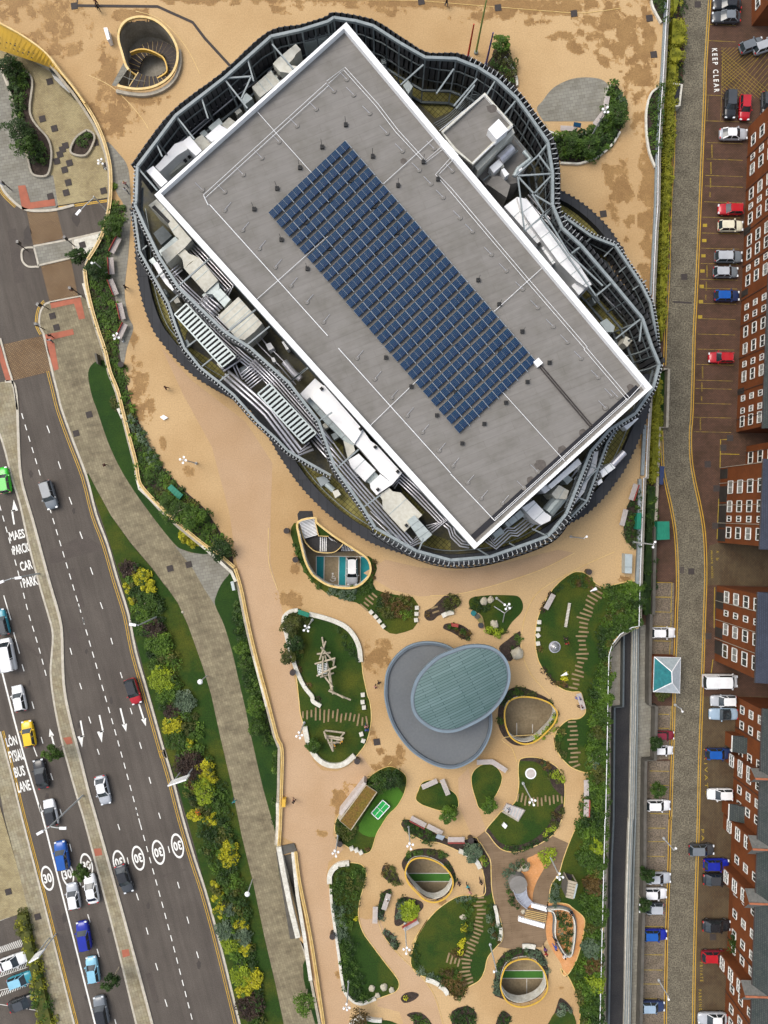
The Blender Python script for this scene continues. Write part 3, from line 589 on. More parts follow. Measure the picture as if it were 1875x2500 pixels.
sheet('path', 'A 860,1150 960,1240 1040,1370 1060,1659 B 1060,100 1040,400 1010,700 1040,900 1080,1000 1030,1150 1000,1290 960,1200 955,1060 985,950 960,860 920,720 880,630 890,590 880,430 900,330 950,250 1000,130 1000,0 A 940,1550 890,1350', Z2, m_slab3)
BEDS_PODIUM_L = 'B 870,0 1000,0 1003,130 950,250 900,330 880,430 890,590 880,630 920,720 960,860 985,950 955,1060 965,1200 1000,1350 1050,1550 1080,1659 C 1090,0 1150,170 1230,340 1350,510 1500,660 1659,800 Y 700,130 740,240 755,360 560,210 C 1659,1090 1450,920 1300,780 1165,630 1125,560 1105,430 1045,200 985,0 B 955,1500 895,1350 855,1180 795,1000 745,830 705,650 692,520 715,445 785,335 845,200 A 892,1550 930,1500'
sheet('bed', BEDS_PODIUM_L, Z2+.02, m_soil, False)
# lawns and beds of the roof park: (name, outline)
lawns = dict(
 r1='R 250,100 225,140 220,200 250,300 290,420 350,550 450,660 540,730 640,770 740,800 810,815 870,850 940,910 1000,980 1050,1050 1110,1090 1170,1100 1250,1080 1320,1055 1360,1000 1372,900 1365,830 1320,765 1200,750 1060,725 990,700 960,650 970,590 998,510 980,440 920,395 900,405 934,480 930,550 880,620 800,672 680,677 560,652 460,592 410,542 360,442 330,332 300,202 290,95',
 r2='R 150,940 190,890 260,875 390,905 560,960 700,1020 790,1110 840,1220 860,1350 870,1450 890,1550 915,1659 U 930,220 945,330 940,450 900,600 830,700 780,750 700,810 600,825 510,800 430,740 370,640 340,520 330,430 305,330 290,180 270,0 R 250,1340 200,1200 165,1100 145,1010',
 c='S 350,460 355,420 400,395 540,380 700,380 790,390 830,440 835,500 810,550 740,620 700,680 670,730 600,745 520,730 495,680 480,600 450,550 400,520 365,500',
 e='S 1300,170 1380,175 1440,215 1490,270 1580,310 1659,290 H 250,1530 400,1480 545,1480 I 560,90 500,106 400,164 325,255 298,350 290,700 285,1000 270,1746 J 255,300 228,1900 50,1900 60,1600 20,1480 -40,1350 -110,1270 X 1205,1225 1250,1200 1310,1100 1350,980 1385,820 1385,705 1290,620 1220,575 1060,565 V 1130,1330 1135,1250 1155,1180 1210,1100 1240,1000 1290,860 1350,720 1380,660 1375,655 1445,650 1445,300 1430,290 1320,250 1240,180 1190,100 1170,0 S 1130,1780 1115,1700 1130,1620 1180,1550 1250,1500 1340,1490 1390,1450 1398,1400 1380,1330 1355,1255 1280,1250 1200,1230 1110,1170 1040,1080 980,980 955,880 945,750 960,620 1010,480 1100,330 1200,230',
 v1='V 50,500 70,430 110,360 215,350 330,425 380,470 395,520 390,570 330,600 250,595 150,565 90,540',
 v2='V 505,300 540,250 610,215 690,230 740,290 748,350 720,430 680,500 660,540 610,585 560,570 535,500 510,420 500,350',
 v3='V 885,200 910,170 980,160 1060,170 1150,210 1210,260 1250,350 1258,450 1245,600 1215,710 1160,790 1060,860 950,905 850,930 760,915 700,870 640,790 618,750 700,650 745,600 840,540 870,480 885,380 880,280',
 g='V 600,1280 430,1280 330,1320 220,1400 130,1500 60,1600 20,1680 W 1450,720 1370,850 1320,980 1300,1110 1350,1200 1440,1240 1560,1280 1659,1345 X 60,1262 100,1290 180,1390 260,1425 310,1400 340,1330 440,1270 490,1180 520,1060 600,960 650,900 652,800 620,680 580,570 555,440 V 660,1100 655,1000 620,930 560,850 590,1070 605,1150',
 u='U 905,940 950,890 1030,840 1110,815 1190,840 1250,890 1265,950 1240,1060 1180,1170 1100,1250 1040,1340 990,1430 950,1560 910,1595 870,1600 800,1580 690,1510 640,1450 615,1370 640,1270 700,1180 800,1050 880,970',
 w1='W 560,320 590,270 650,220 740,205 850,220 890,270 900,330 870,450 840,560 830,690 870,830 960,960 1080,1120 1180,1250 1195,1320 1160,1370 1060,1410 980,1440 880,1480 800,1460 720,1400 690,1310 670,1180 650,1030 620,820 590,600 570,430',
 w8='W 740,1720 760,1640 860,1600 960,1630 1080,1625 1180,1659 1250,1720')
for k, v in lawns.items(): sheet('lawn', v, Z2, m_grass, k not in ('e', 'r1'))
beds = dict(
 a='f 490,450 500,420 580,380 650,310 735,240 840,235 885,290 890,340 850,390 800,410 690,460 640,480 590,525 530,530 490,490',
 b='f 700,600 720,570 780,560 880,570 960,610 1005,660 1005,710 960,745 910,735 860,700 790,660 710,625',
 d='S 620,860 700,780 780,720 815,715 810,850 830,900 770,930 705,975',
 w2='W 1055,235 1110,230 1150,260 1205,370 1200,400 1130,385 1060,345 1040,280',
 w3='W 1010,600 1020,540 1045,475 1115,440 1115,480 1080,510 1070,620 1060,690 1020,725 1005,700',
 w4='W 1190,540 1250,515 1330,530 1400,560 1415,600 1390,640 1320,690 1240,750 1190,778 1155,760 1155,680 1165,600',
 w5='W 1050,830 1090,812 1150,860 1185,920 1190,970 1160,992 1110,950 1070,880',
 w6='W 1213,1420 1250,1382 1310,1370 1365,1385 1370,1410 1320,1450 1250,1470 1218,1450',
 w7='W 1265,1580 1310,1555 1380,1555 1440,1590 1490,1659 1500,1700 1340,1700 1320,1620',
 x1='X 190,1570 220,1530 280,1505 350,1500 400,1540 420,1580 390,1640 370,1720 220,1720', x2='X 590,1680 640,1550 700,1560 730,1600 710,1659 680,1720',
 x3='X 1040,1720 1060,1659 1120,1560 1160,1440 1190,1430 1240,1470 1280,1530 1290,1600 1300,1720',
 bench='U 1210,1330 1250,1290 1320,1300 1450,1350 1540,1420 V 60,690 120,710 220,780 350,830 430,830 520,810 560,850 590,1070 540,1010 430,940 340,895 220,850 100,850 U 1540,1510 1430,1490 1330,1440 1240,1380',
 strip='V 500,830 555,850 610,920 655,990 655,1100 665,1250 600,1280 605,1150 590,1070 560,900', 
 v3b='V 885,190 980,158 1060,170 1150,210 1210,260 1250,350 1258,450 1245,480 1160,400 1110,280 1020,200', v3c='V 1245,540 1240,620 1215,710 1160,790 1060,860 950,905 850,930 760,915 700,870 640,790 618,750 640,740 730,850 850,880 1000,830 1120,720 1180,580',
 play='V 950,985 965,1040 940,1080 860,1100 845,1150 850,1220 900,1320 975,1400 920,1430 850,1390 790,1300 780,1200 760,1100 800,1040 880,1000', tri='V 1035,945 1100,900 1185,900 1105,1030',
 s2='S 610,1450 630,1350 700,1240 780,1205 860,1215 960,1260 1060,1310 1120,1380 1135,1450 1100,1550 1030,1640 940,1700 830,1735 740,1720 660,1650 615,1550',
 v4='W 1222,200 1262,140 1330,90 1450,78 1560,100 1659,150 X 110,130 180,210 225,300 228,400 190,460 100,530 0,548 W 1560,545 1500,530 1430,505 1350,440 1285,350 1230,260',
 x4='X 575,1390 580,1250 600,1120 650,1040 740,980 860,960 980,990 1040,1070 1065,1180 1060,1290 1040,1340 940,1430 800,1472 700,1450 620,1420',
 f1='F 290,750 330,720 390,750 430,850 440,1000 400,1120 330,1230 200,1340 60,1390 0,1400 N 990,300 900,297 810,290 760,200 740,130 725,60 760,60 820,90 900,98 1000,70 1080,20 F 70,1140 170,1080 250,960 280,820',
 f2='F 665,-60 665,0 685,60 750,190 790,190 800,0 802,-60', f3='F 730,740 670,790 640,860 622,980 627,1150 652,1300 700,1430 712,1430 725,1300 745,1000 758,740',
 m1='M 1330,460 1350,400 1430,400 1500,480 1535,600 1530,720 1430,640 1300,530',
 h1='H 560,600 555,640 490,760 450,850 430,980 430,1050 460,1130 540,1195 565,1100 572,600')
for k, v in beds.items():
    hz = {'s2': holes[2], 'v4': holes[3], 'x4': holes[4]}.get(k)
    p = smooth(WP(v, Z3)); b = MB(); b.flat(p, Z3, [hz] if hz else [])
    struct('bed', b, m_soil)
sheet('timber_deck', 'V 545,810 612,760 700,870 760,915 850,930 950,905 1060,860 1160,800 1290,860 1240,1000 1200,1120 1150,1200 1125,1340 1112,1480 X 1045,700 1040,820 1050,900 1000,970 900,965 740,985 600,962 650,900 656,800 620,680 580,560 555,420 550,250 530,170', Z4, m_deckw, False)
sheet('play_surface', 'V 950,985 1000,960 1035,945 1070,985 1105,1032 1080,1080 1030,1170 1000,1260 997,1340 1000,1400 960,1400 930,1180 850,1130 855,1100 940,1080 965,1040', Z4+.012, m_orange)
sheet('play_surface', 'X 1060,567 1140,565 1220,575 1290,620 1385,705 1388,820 1350,980 1310,1100 1250,1200 1205,1225 1180,1120 1110,1010 1060,920 1042,820 1048,700', Z4, m_orange)
sheet('turf', 'U 1080,990 1150,985 1190,1010 1238,1065 1180,1170 1100,1250 1040,1340 980,1448 930,1450 870,1430 835,1400 830,1350 900,1230 1000,1080', Z3, m_turf, False)
sheet('paving', 'N 725,40 m 1160,238 1172,218 1195,190 1230,172 1265,167 1300,172 1318,190 1322,215 1318,250 1300,272 1262,284 1215,286 1188,282 1175,262', Z2, m_slab3)
sheet('paving', 'V 790,532 940,590 880,685 740,602', Z3, m_conc, False)
# edging strips
b = MB()
for k in ('r2','v3','e','g','w1'): b.strip(smooth(WP(lawns[k], Z4)) if k != 'e' else WP(lawns[k], Z4)[:0] or smooth(WP(lawns[k], Z4)), .13, Z4+.02, True)
for k in ('f1','f3','bench','u','v1','v2'): b.strip(smooth(WP((beds.get(k) or lawns[k]), Z4)), .1, Z4+.02, True)
for s_ in ('M 130,0 700,5 1100,35 1659,80 F 0,110 150,105 400,70', 'A 1100,90 1300,160 1500,370 1620,600', 'A 720,610 900,700 1050,840 1150,960 1200,1040', 'S 0,385 250,370 600,285 1000,150 1300,0', 'S 1659,-10 1350,130 1000,330 880,500 830,700 830,900 900,1080 1000,1200 1080,1290', 'V 1270,-30 770,0 830,90 870,200', 'U 1100,800 1130,770', 'Y 1130,-50 1135,330 1230,620', 'W 1000,700 1050,850 1170,1010 1400,1240 1520,1420 1600,1700'):
    b.strip(smooth(WP(s_, Z4), False), .08, Z4+.02)
struct('edging', b, m_goldp)
line(g := MB(), 'A 625,-60 627,45 1275,52 1560,180 1659,310 K 870,535', .42, Z4, n=1); struct('drain_channel', g, m_mhole)
# damp patches on the gravel, and building shade painted along the east edge (irregular, built cell by cell)
damp_shade_spots = [('s 1300,5',200,24,.9),('s 960,28',60,10,.7),('s 1180,40',70,12,.6),('s 1420,90',60,14,.8),('s 1550,60',50,30,.8),('s 1560,200',26,90,.8),('s 1510,460',24,70,.75),('s 1300,55',60,10,.6),('s 700,20',40,10,.5),('s 560,240',10,30,.5),('s 270,275',58,52,1),('s 262,175',26,45,1),('s 320,40',36,14,.8),('s 335,35',30,12,.8),('s 350,245',50,16,.7),('s 1080,8',240,11,1),('s 1350,12',60,16,.9),('s 520,-4',130,12,.9),('s 800,0',90,8,.8),('s 1475,45',55,20,.8),('s 1520,110',50,45,.8),
 ('s 1580,120',16,120,.9),('s 1585,440',20,240,.95),('s 1582,750',22,120,.95),('s 1575,1080',10,60,1),('s 1490,430',16,42,.9),('s 1530,500',14,70,.75),('s 1410,110',28,16,.75),('s 340,948',22,45,1),('s 352,995',28,30,1),('s 325,830',10,20,1),('s 325,850',8,40,.8),('s 400,1085',8,16,1),('s 462,1158',12,19,1),('s 704,1467',24,28,1),('s 922,1602',26,40,1),('s 936,1580',18,16,.9),  # first entries paint the building's shadow down the east podium strip
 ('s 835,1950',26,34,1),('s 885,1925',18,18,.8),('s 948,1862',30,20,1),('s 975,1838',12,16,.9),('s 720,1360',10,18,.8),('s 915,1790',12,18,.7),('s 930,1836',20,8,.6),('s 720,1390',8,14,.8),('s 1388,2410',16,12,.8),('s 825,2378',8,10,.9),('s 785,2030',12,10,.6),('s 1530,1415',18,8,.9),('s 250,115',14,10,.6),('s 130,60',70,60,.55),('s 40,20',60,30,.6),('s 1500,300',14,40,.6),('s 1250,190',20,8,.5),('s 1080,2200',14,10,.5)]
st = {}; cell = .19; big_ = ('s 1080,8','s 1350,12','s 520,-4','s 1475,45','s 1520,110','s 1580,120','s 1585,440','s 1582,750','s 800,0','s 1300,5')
for spec, rx, ry, pw in damp_shade_spots:
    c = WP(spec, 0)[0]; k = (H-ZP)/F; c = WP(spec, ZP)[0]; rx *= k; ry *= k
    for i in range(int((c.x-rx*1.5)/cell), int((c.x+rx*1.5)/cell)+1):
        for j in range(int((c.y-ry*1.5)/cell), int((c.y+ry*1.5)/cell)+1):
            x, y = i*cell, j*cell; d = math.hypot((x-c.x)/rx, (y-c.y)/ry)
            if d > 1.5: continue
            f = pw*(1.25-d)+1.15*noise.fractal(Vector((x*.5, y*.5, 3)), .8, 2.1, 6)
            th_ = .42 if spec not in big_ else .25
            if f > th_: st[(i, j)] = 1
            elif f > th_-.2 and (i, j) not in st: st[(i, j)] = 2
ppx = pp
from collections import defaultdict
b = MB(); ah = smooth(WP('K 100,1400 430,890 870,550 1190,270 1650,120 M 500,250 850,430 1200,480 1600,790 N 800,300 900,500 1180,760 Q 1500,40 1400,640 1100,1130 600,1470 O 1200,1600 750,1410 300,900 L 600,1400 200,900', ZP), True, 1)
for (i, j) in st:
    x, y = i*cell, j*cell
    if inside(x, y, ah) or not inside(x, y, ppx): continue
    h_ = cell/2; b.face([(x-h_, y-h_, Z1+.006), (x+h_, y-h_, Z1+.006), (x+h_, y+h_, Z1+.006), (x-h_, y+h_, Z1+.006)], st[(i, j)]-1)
struct('damp_and_shade', b, [m_wet_shade, m_damp_shade])
# ================================================================ ARENA
ZR = 20.0; ZD = 9.0; ZT = 17.2
arena = empty('arena', P(985, 700, ZP), 0, 'large grey flat-roofed arena wrapped in black cladding and grey steel', 'arena')
AO = arena.location.copy()
def part(name, mb, mats, parent=arena, sm=False):
    """mesh in world coordinates parented to a thing, kept where it is"""
    o = mb.obj(name, mats, None, sm); o.parent = parent; o.matrix_parent_inverse = Matrix.Translation(-par_loc(parent)) ; return o
def par_loc(o):
    v = Vector((0, 0, 0))
    while o: v += o.location; o = o.parent if o.parent else None
    return v
def part(name, mb, mats, parent=None, sm=False):
    parent = parent or arena; o_ = par_loc(parent)
    mb.v = [(x-o_.x, y-o_.y, z-o_.z) for x, y, z in mb.v]; return mb.obj(name, mats, parent, sm)
NN, WW, SS, EE = WP('M 150,180', ZR+.9)[0], WP('K 255,1578', ZR+.9)[0], WP('Q 178,1480', ZR+.9)[0], WP('Q 1488,288', ZR+.9)[0]
quad = ccw([NN, WW, SS, EE]); inner = offset(quad, -.85)
rq = [Vector((p.x, p.y, ZR)) for p in inner]
b = MB(); b.prism(rq, ZR-.6, ZR); part('roof', b, m_roof)
b = MB(); b.prism(offset(quad, -.3), ZP, ZR-.6); part('wall', b, m_steeld)
b = MB(); b.wall(offset(quad, -.42), .85, ZR-.9, ZR+.9, True); b.box(WP('M 985,1215', ZR+.92)[0], (2.6, .95, .06), ang(NN, EE)); PAR = part('parapet', b, m_wht)
# black strip laid just inside the south-east parapet
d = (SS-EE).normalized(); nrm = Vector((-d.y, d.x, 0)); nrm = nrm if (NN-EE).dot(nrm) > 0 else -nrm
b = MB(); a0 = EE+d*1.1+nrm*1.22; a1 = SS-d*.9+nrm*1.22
a0.z = a1.z = ZR+.05; b.beam(a0, a1, .8, .06); part('edge_strip', b, m_blk)
# white safety line rails on the roof
b = MB()
def rail(b, spec, z, r=.055, dbl=0, h=0):
    q = WP(spec, z)
    if dbl:
        for o in (-dbl/2, dbl/2): b.tube(offset(q, o, False), r, 4)
    else: b.tube(q, r, 4)
zr = ZR+.25
rail(b, 'K 660,1590 1235,1065 1659,680', zr, .035, .45); rail(b, 'M 0,665 135,555 400,850 560,1060 790,1310 950,1180', zr, .035, .4)
rail(b, 'M 1020,1270 885,1415 N 0,490 560,1150 1000,1659', zr, .035, .4); rail(b, 'Q 990,0 1310,375', zr, .035, .4)
rail(b, 'K 655,1585 690,1659 L 705,0 1659,1060', zr, .055); rail(b, 'O 750,0 1659,1010', zr, .055); rail(b, 'Q 0,925 325,1270', zr, .055)
rail(b, 'K 1090,905 1235,1070 1530,1400', zr, .038); rail(b, 'Q 380,320 840,830', zr, .038); rail(b, 'L 1080,770 1659,255', zr, .038)
rail(b, 'O 1005,630 1400,250', zr, .038); rail(b, 'M 870,1110 450,1490', zr, .038); rail(b, 'N 320,1390 695,1050', zr, .038); rail(b, 'Q 325,1270 1310,375 1440,235', zr+.8, .04)
rail(b, 'Q 325,1255 1300,370', zr+.1, .035); part('safety_rail', b, m_wht)
b = MB(); rail(b, 'Q 645,115 1040,580', zr, .09, .3); part('cable_tray', b, m_mhole)
# ---- cladding ring: steel rail, posts, three tiers of black panels
RE = 'K 120,1350 430,940 830,630 1200,300 1450,245 1659,180 M 50,148 230,175 370,215 580,350 790,470 1040,480 1215,550 1370,650 1530,800 1640,950 N 715,145 750,370 750,610 820,775 960,905 1190,1175 1410,1440 Q 1480,-10 1535,120'
RW = 'Q 1535,120 1490,290 1360,480 1170,600 1030,760 850,1220 715,1385 290,1535 0,1560 O 1380,1640 1050,1455 950,1290 720,960 590,590 350,280 40,0 L 830,1030 460,680 300,430 190,200 100,0 K 110,1640 120,1350'
RL = 'L 95,60 140,380 260,600 370,800 430,980 500,1160 630,1320 770,1430 900,1540 O 100,600 250,735 340,830 520,935 690,1030'
RX = 'N 830,690 890,735 1040,840 1210,905 1300,1040 1400,1190 1470,1330 1500,1500 Q 1520,60'
RQ = 'Q 1360,480 1230,570 1150,700 1080,900 1000,1125 860,1270'
beams = MB(); tk = MB(); back = MB(); clad = MB(); chords = MB()
def offd(p, d): return offset(p, d, False)
def ribbon(spec, z, tiers, out, sgn, th=2.8, wd=.38, tick=True, drop=.35):
    rail_ = WP(spec, z)
    for i in range(len(rail_)-1): beams.beam(rail_[i], rail_[i+1], wd, .45)
    # skin follows a smoothed line outside the rail
    sp = smooth(offd(rail_, out*sgn), False, 6)
    res = resample(sp, .82)
    for k in range(tiers):
        zt = z-drop-k*(th+.1)
        for i, (p, d) in enumerate(res):
            a = math.atan2(d.y, d.x); tilt = rnd.uniform(.10, .2)
            M = Matrix.Translation(Vector((p.x, p.y, zt-th/2))) @ Matrix.Rotation(a+sgn*R(14), 4, 'Z') @ Matrix.Rotation(tilt*sgn*.6, 4, 'X')
            clad.box(0, (.66, .07, th), M=M)
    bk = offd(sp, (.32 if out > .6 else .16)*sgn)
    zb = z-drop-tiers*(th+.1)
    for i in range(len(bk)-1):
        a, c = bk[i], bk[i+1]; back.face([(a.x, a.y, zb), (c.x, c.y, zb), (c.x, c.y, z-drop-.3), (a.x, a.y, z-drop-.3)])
    # girts at the tier joints and brackets to the skin
    for k in range(1, tiers+1):
        gz = z-drop-k*(th+.1); gp = resample(offd(rail_, out*sgn*.55), 3)
        for i in range(len(gp)-1): chords.beam(Vector((gp[i][0].x, gp[i][0].y, gz)), Vector((gp[i+1][0].x, gp[i+1][0].y, gz)), .16 if k < tiers else .3, .15)
    if tick:
        for p, d in resample(offd(rail_, out*sgn*.5), .68 if out > .6 else .5):
            nrm = Vector((d.y, -d.x, 0))*sgn
            tk.box(p+nrm*.12+Vector((0, 0, .05)), (.07, out*.66, .1), math.atan2(d.y, d.x)); tk.box(p+nrm*out*.48+d*.08+Vector((0, 0, .05)), (.16 if out > .6 else .1, .07, .1), math.atan2(d.y, d.x))
    for mb_, nm_, m_ in ((clad, 'cladding', m_clad), (back, 'cladding_backing', m_cladb)):
        part(nm_, mb_, m_); mb_.__init__()
    return rail_
cw = 1 if area(WP(RE+' '+RW, 0)) > 0 else -1
railE = ribbon(RE, ZT, 3, .95, cw, tick=False)
for p, d in resample(offd(WP('M 1140,520 1370,650 1530,800 1640,950 N 715,145 750,370 750,610 820,775 960,905', ZT), .5*cw), .68):
    nrm = Vector((d.y, -d.x, 0))*cw; tk.box(p+nrm*.2+Vector((0, 0, .08)), (.07, .7, .1), math.atan2(d.y, d.x))
railW = ribbon('Q 1535,120 1490,290 1360,480 1170,600 1030,760 850,1220', ZT, 1, .5, cw, th=2.4)
railW = ribbon('Q 850,1220 715,1385 290,1535 0,1560 O 1380,1640 1050,1455', ZT, 1, .85, cw, th=2.4)
railW = ribbon('O 1050,1455 950,1290 720,960 590,590 350,280 40,0 L 830,1030 460,680 300,430 190,200 100,0 K 110,1640 120,1350', ZT, 1, .45, cw, th=2.4)
cl_ = 1 if area(WP(RL, 0)+WP('a 500,500', 0)) > 0 else -1
railL = ribbon(RL, 13.2, 1, .45, cl_, th=2.4, wd=.34)
cx_ = 1 if area(WP(RX, 0)+WP('b 500,500', 0)) > 0 else -1
railX = ribbon(RX, 14.5, 2, .55, cx_, th=2.6, wd=.34)
railQ = ribbon(RQ, 13.5, 1, .4, cw, th=2.0, wd=.28)
# posts from the rail down to a lower chord, bracing, and struts to the roof
for i in range(0, len(railE)):
    p = railE[i]; c = Vector((P(985, 700, ZT)-p).xy.normalized().to_3d())
    foot = p+c*1.2; foot.z = ZD+.2; knee = p+c*.15; knee.z = ZT-3.2
    beams.beam(p, knee, .2, .2); beams.beam(knee, foot, .2, .2)
    if i < len(railE)-1:
        q = railE[i+1]; k2 = q+Vector((P(985,700,ZT)-q).xy.normalized().to_3d())*.9; k2.z = ZT-6; k1 = p+c*.9; k1.z = ZT-6
        chords.beam(k1, k2, .28, .28); mid = p.lerp(q, .5); mm = k1.lerp(k2, .5); chords.beam(mid, mm, .16, .16)
        l1 = k1+c*.6; l2 = k2+c*.6; l1.z = l2.z = ZT-8; chords.beam(l1, l2, .3, .3)
struts = 'M 775,525 590,690 M 1020,560 880,760 M 1210,640 1020,860 M 1190,690 1040,880 K 1210,360 1380,560 830,650 1010,880 440,950 580,1130 130,1370 280,1545 830,635 1040,620 1040,620 960,800 1010,480 1060,660 640,800 690,960 270,1160 320,1270 L 450,660 705,435 1000,1140 1190,985 1340,1445 1500,1320 850,1030 1075,850 O 350,280 490,165 590,590 700,520 740,970 915,820 950,1290 1090,1190 1400,1640 1440,1540 M 1360,650 1280,780 1520,820 1420,940 N 715,150 640,245 640,245 480,390 495,390 745,375 500,400 620,530 495,400 545,800 650,240 750,375 610,525 750,380 545,800 755,615 610,525 750,610 660,690 755,615 890,960 965,905 N 600,525 870,960 870,960 1120,1200 1190,1175 1070,1275 1405,1440 1215,1590 1410,1440 1390,1610 660,695 1070,1275'
q = WP(struts, ZT-.2)
for i in range(0, len(q)-1, 2): beams.beam(q[i], q[i+1], .2, .2)
q = WP('L 140,380 195,330 260,600 330,540 370,800 450,730 510,1160 600,1090 640,1310 790,1190 780,1430 860,1370 N 985,890 1045,840 1130,985 1210,905 1240,1100 1310,1040 1340,1230 1440,1160 900,735 870,790 900,735 850,720', 13)
for i in range(0, len(q)-1, 2): beams.beam(q[i], q[i+1], .18, .18)
q = WP('Q 1080,890 960,1010 1030,870 1080,890 1000,1125 940,1100 430,1435 520,1485 Q 200,1480 290,1535 600,1330 715,1385 860,1270 720,1380', 14.5)
for i in range(0, len(q)-1, 2): beams.beam(q[i], q[i+1], .2, .2)
part('steel_frame', beams, m_steel); part('lower_steelwork', chords, m_steeld); part('light_bracket', tk, m_tick)

# plinth canopy (black sloped band) and roof deck behind it
BO_ = 'L 62,40 95,250 105,450 130,650 180,850 250,1020 330,1130 450,1270 600,1400 750,1490 960,1610 O 20,480 130,640 210,760 260,850 320,940 400,1060 500,1180 620,1300 750,1410 900,1510 1050,1590 1200,1640 1350,1690 1500,1740 1659,1757'
BO2 = 'Q 150,1590 300,1572 450,1530 600,1470 760,1370 880,1290 1000,1220 1100,1130 1200,1010 1300,860 1400,640 1450,500 1480,340 1500,200'
ring = WP(BO_+' '+BO2, 9.6); rs = smooth(ring, False, 3); ri = offd(rs, -1.5 if cw*area(rs+[rs[0]]) else 0)
sg = 1 if area(rs) > 0 else -1
ri = offd(rs, -1.55*sg); b = MB()
for i in range(len(rs)-1):
    a, c, d_, e_ = rs[i], rs[i+1], ri[i+1], ri[i]
    f = [(a.x, a.y, 9.6), (c.x, c.y, 9.6), (d_.x, d_.y, 9.9), (e_.x, e_.y, 9.9)]
    b.face(f if sg < 0 else f[::-1]); b.face([(d_.x, d_.y, 9.9), (e_.x, e_.y, 9.9), (e_.x, e_.y, ZD-.6), (d_.x, d_.y, ZD-.6)]); b.face([(a.x, a.y, 9.6), (c.x, c.y, 9.6), (c.x, c.y, ZP), (a.x, a.y, ZP)])
for i, (p, d_) in enumerate(resample(rs, .8)): b.box(p+Vector((0, 0, -.25)), (.35, .25, .6), math.atan2(d_.y, d_.x)+.5)
part('plinth', b, m_base)
b = MB()
b.tube([Vector((p.x, p.y, 9.2)) for p in offd(rs, -2.1*sg)], .06, 5)
part('plinth_rail', b, m_steel)
# eastern eyebrow of the plinth
BY = 'N 803,490 850,520 900,545 1000,615 1100,705 1180,795 1240,885 1285,945'
ye = smooth(WP(BY, 9.6), False, 4); s2 = 1 if area(ye+WP('b 500,500', 0)) > 0 else -1; yi = offd(ye, -1.35*s2); b = MB()
for i in range(len(ye)-1):
    a, c, d_, e_ = ye[i], ye[i+1], yi[i+1], yi[i]
    b.face([(a.x, a.y, 9.6), (c.x, c.y, 9.6), (d_.x, d_.y, 9.9), (e_.x, e_.y, 9.9)]); b.face([(d_.x, d_.y, 9.9), (e_.x, e_.y, 9.9), (e_.x, e_.y, ZD-.6), (d_.x, d_.y, ZD-.6)]); b.face([(a.x, a.y, 9.6), (c.x, c.y, 9.6), (c.x, c.y, ZP), (a.x, a.y, ZP)])
for i, (p, d_) in enumerate(resample(ye, .8)): b.box(p+Vector((0, 0, -.2)), (.35, .25, .6), math.atan2(d_.y, d_.x)+.5)
part('plinth_eyebrow', b, m_base)
deckp = smooth(offset(WP(RE, ZD), .7*cw, False), False, 3)+smooth(WP(BO2, ZD), False, 2)[::-1]+smooth(WP(BO_, ZD), False, 2)[::-1]
deckp = [Vector((p.x, p.y, ZD-.3)) for p in deckp]; deckp = offset(ccw(deckp), -.25)
b = MB(); b.prism(deckp, ZP, ZD-.3, 0, 1); part('podium_deck', b, [m_deckg, m_clad])
ype = [Vector((p.x, p.y, ZD-.28)) for p in offd(ye, -.3*s2)]+WP('N 960,905 820,760 800,640', ZD-.28); b = MB(); b.prism(ype, ZP, ZD-.28); part('moss_terrace', b, m_moss)
# mossy paved terraces seen between plinth and plant
b = MB()
for s_ in ('L 150,500 200,560 260,600 330,740 360,830 390,960 460,1140 640,1330 780,1430 830,1370 700,1250 560,1160 480,1090 420,1000 440,880 560,900 480,1180 620,1330 700,1400 560,1310 440,1200 330,1060 240,880 180,680',
           'O 380,890 500,940 680,1030 830,1150 950,1290 1050,1455 1200,1560 1380,1640 1300,1630 1150,1590 1000,1530 850,1450 700,1340 560,1200 450,1050', 'O 700,740 790,790 790,860 770,900 730,940 690,840',
           'Q 1160,640 1240,570 1330,520 1340,600 1290,720 1220,800 1120,950 1090,930 1130,800', 'Q 300,1480 500,1430 700,1350 560,1240 430,1330 330,1400 200,1460', 'M 350,400 560,540 770,640 1000,660 1120,740 1000,900 870,960 700,800 560,640',
           'N 940,1290 1000,1215 1290,1480 1240,1560 1160,1510', 'O 1370,1460 1510,1510 1659,1560 1659,1640 1400,1600', 'O 1250,1110 1450,1330 1430,1350 1270,1170', 'Q 1060,900 1120,960 1080,1020 1040,1010'):
    b = MB(); b.flat(WP(s_, ZD-.27)); part('moss_terrace', b, m_moss)
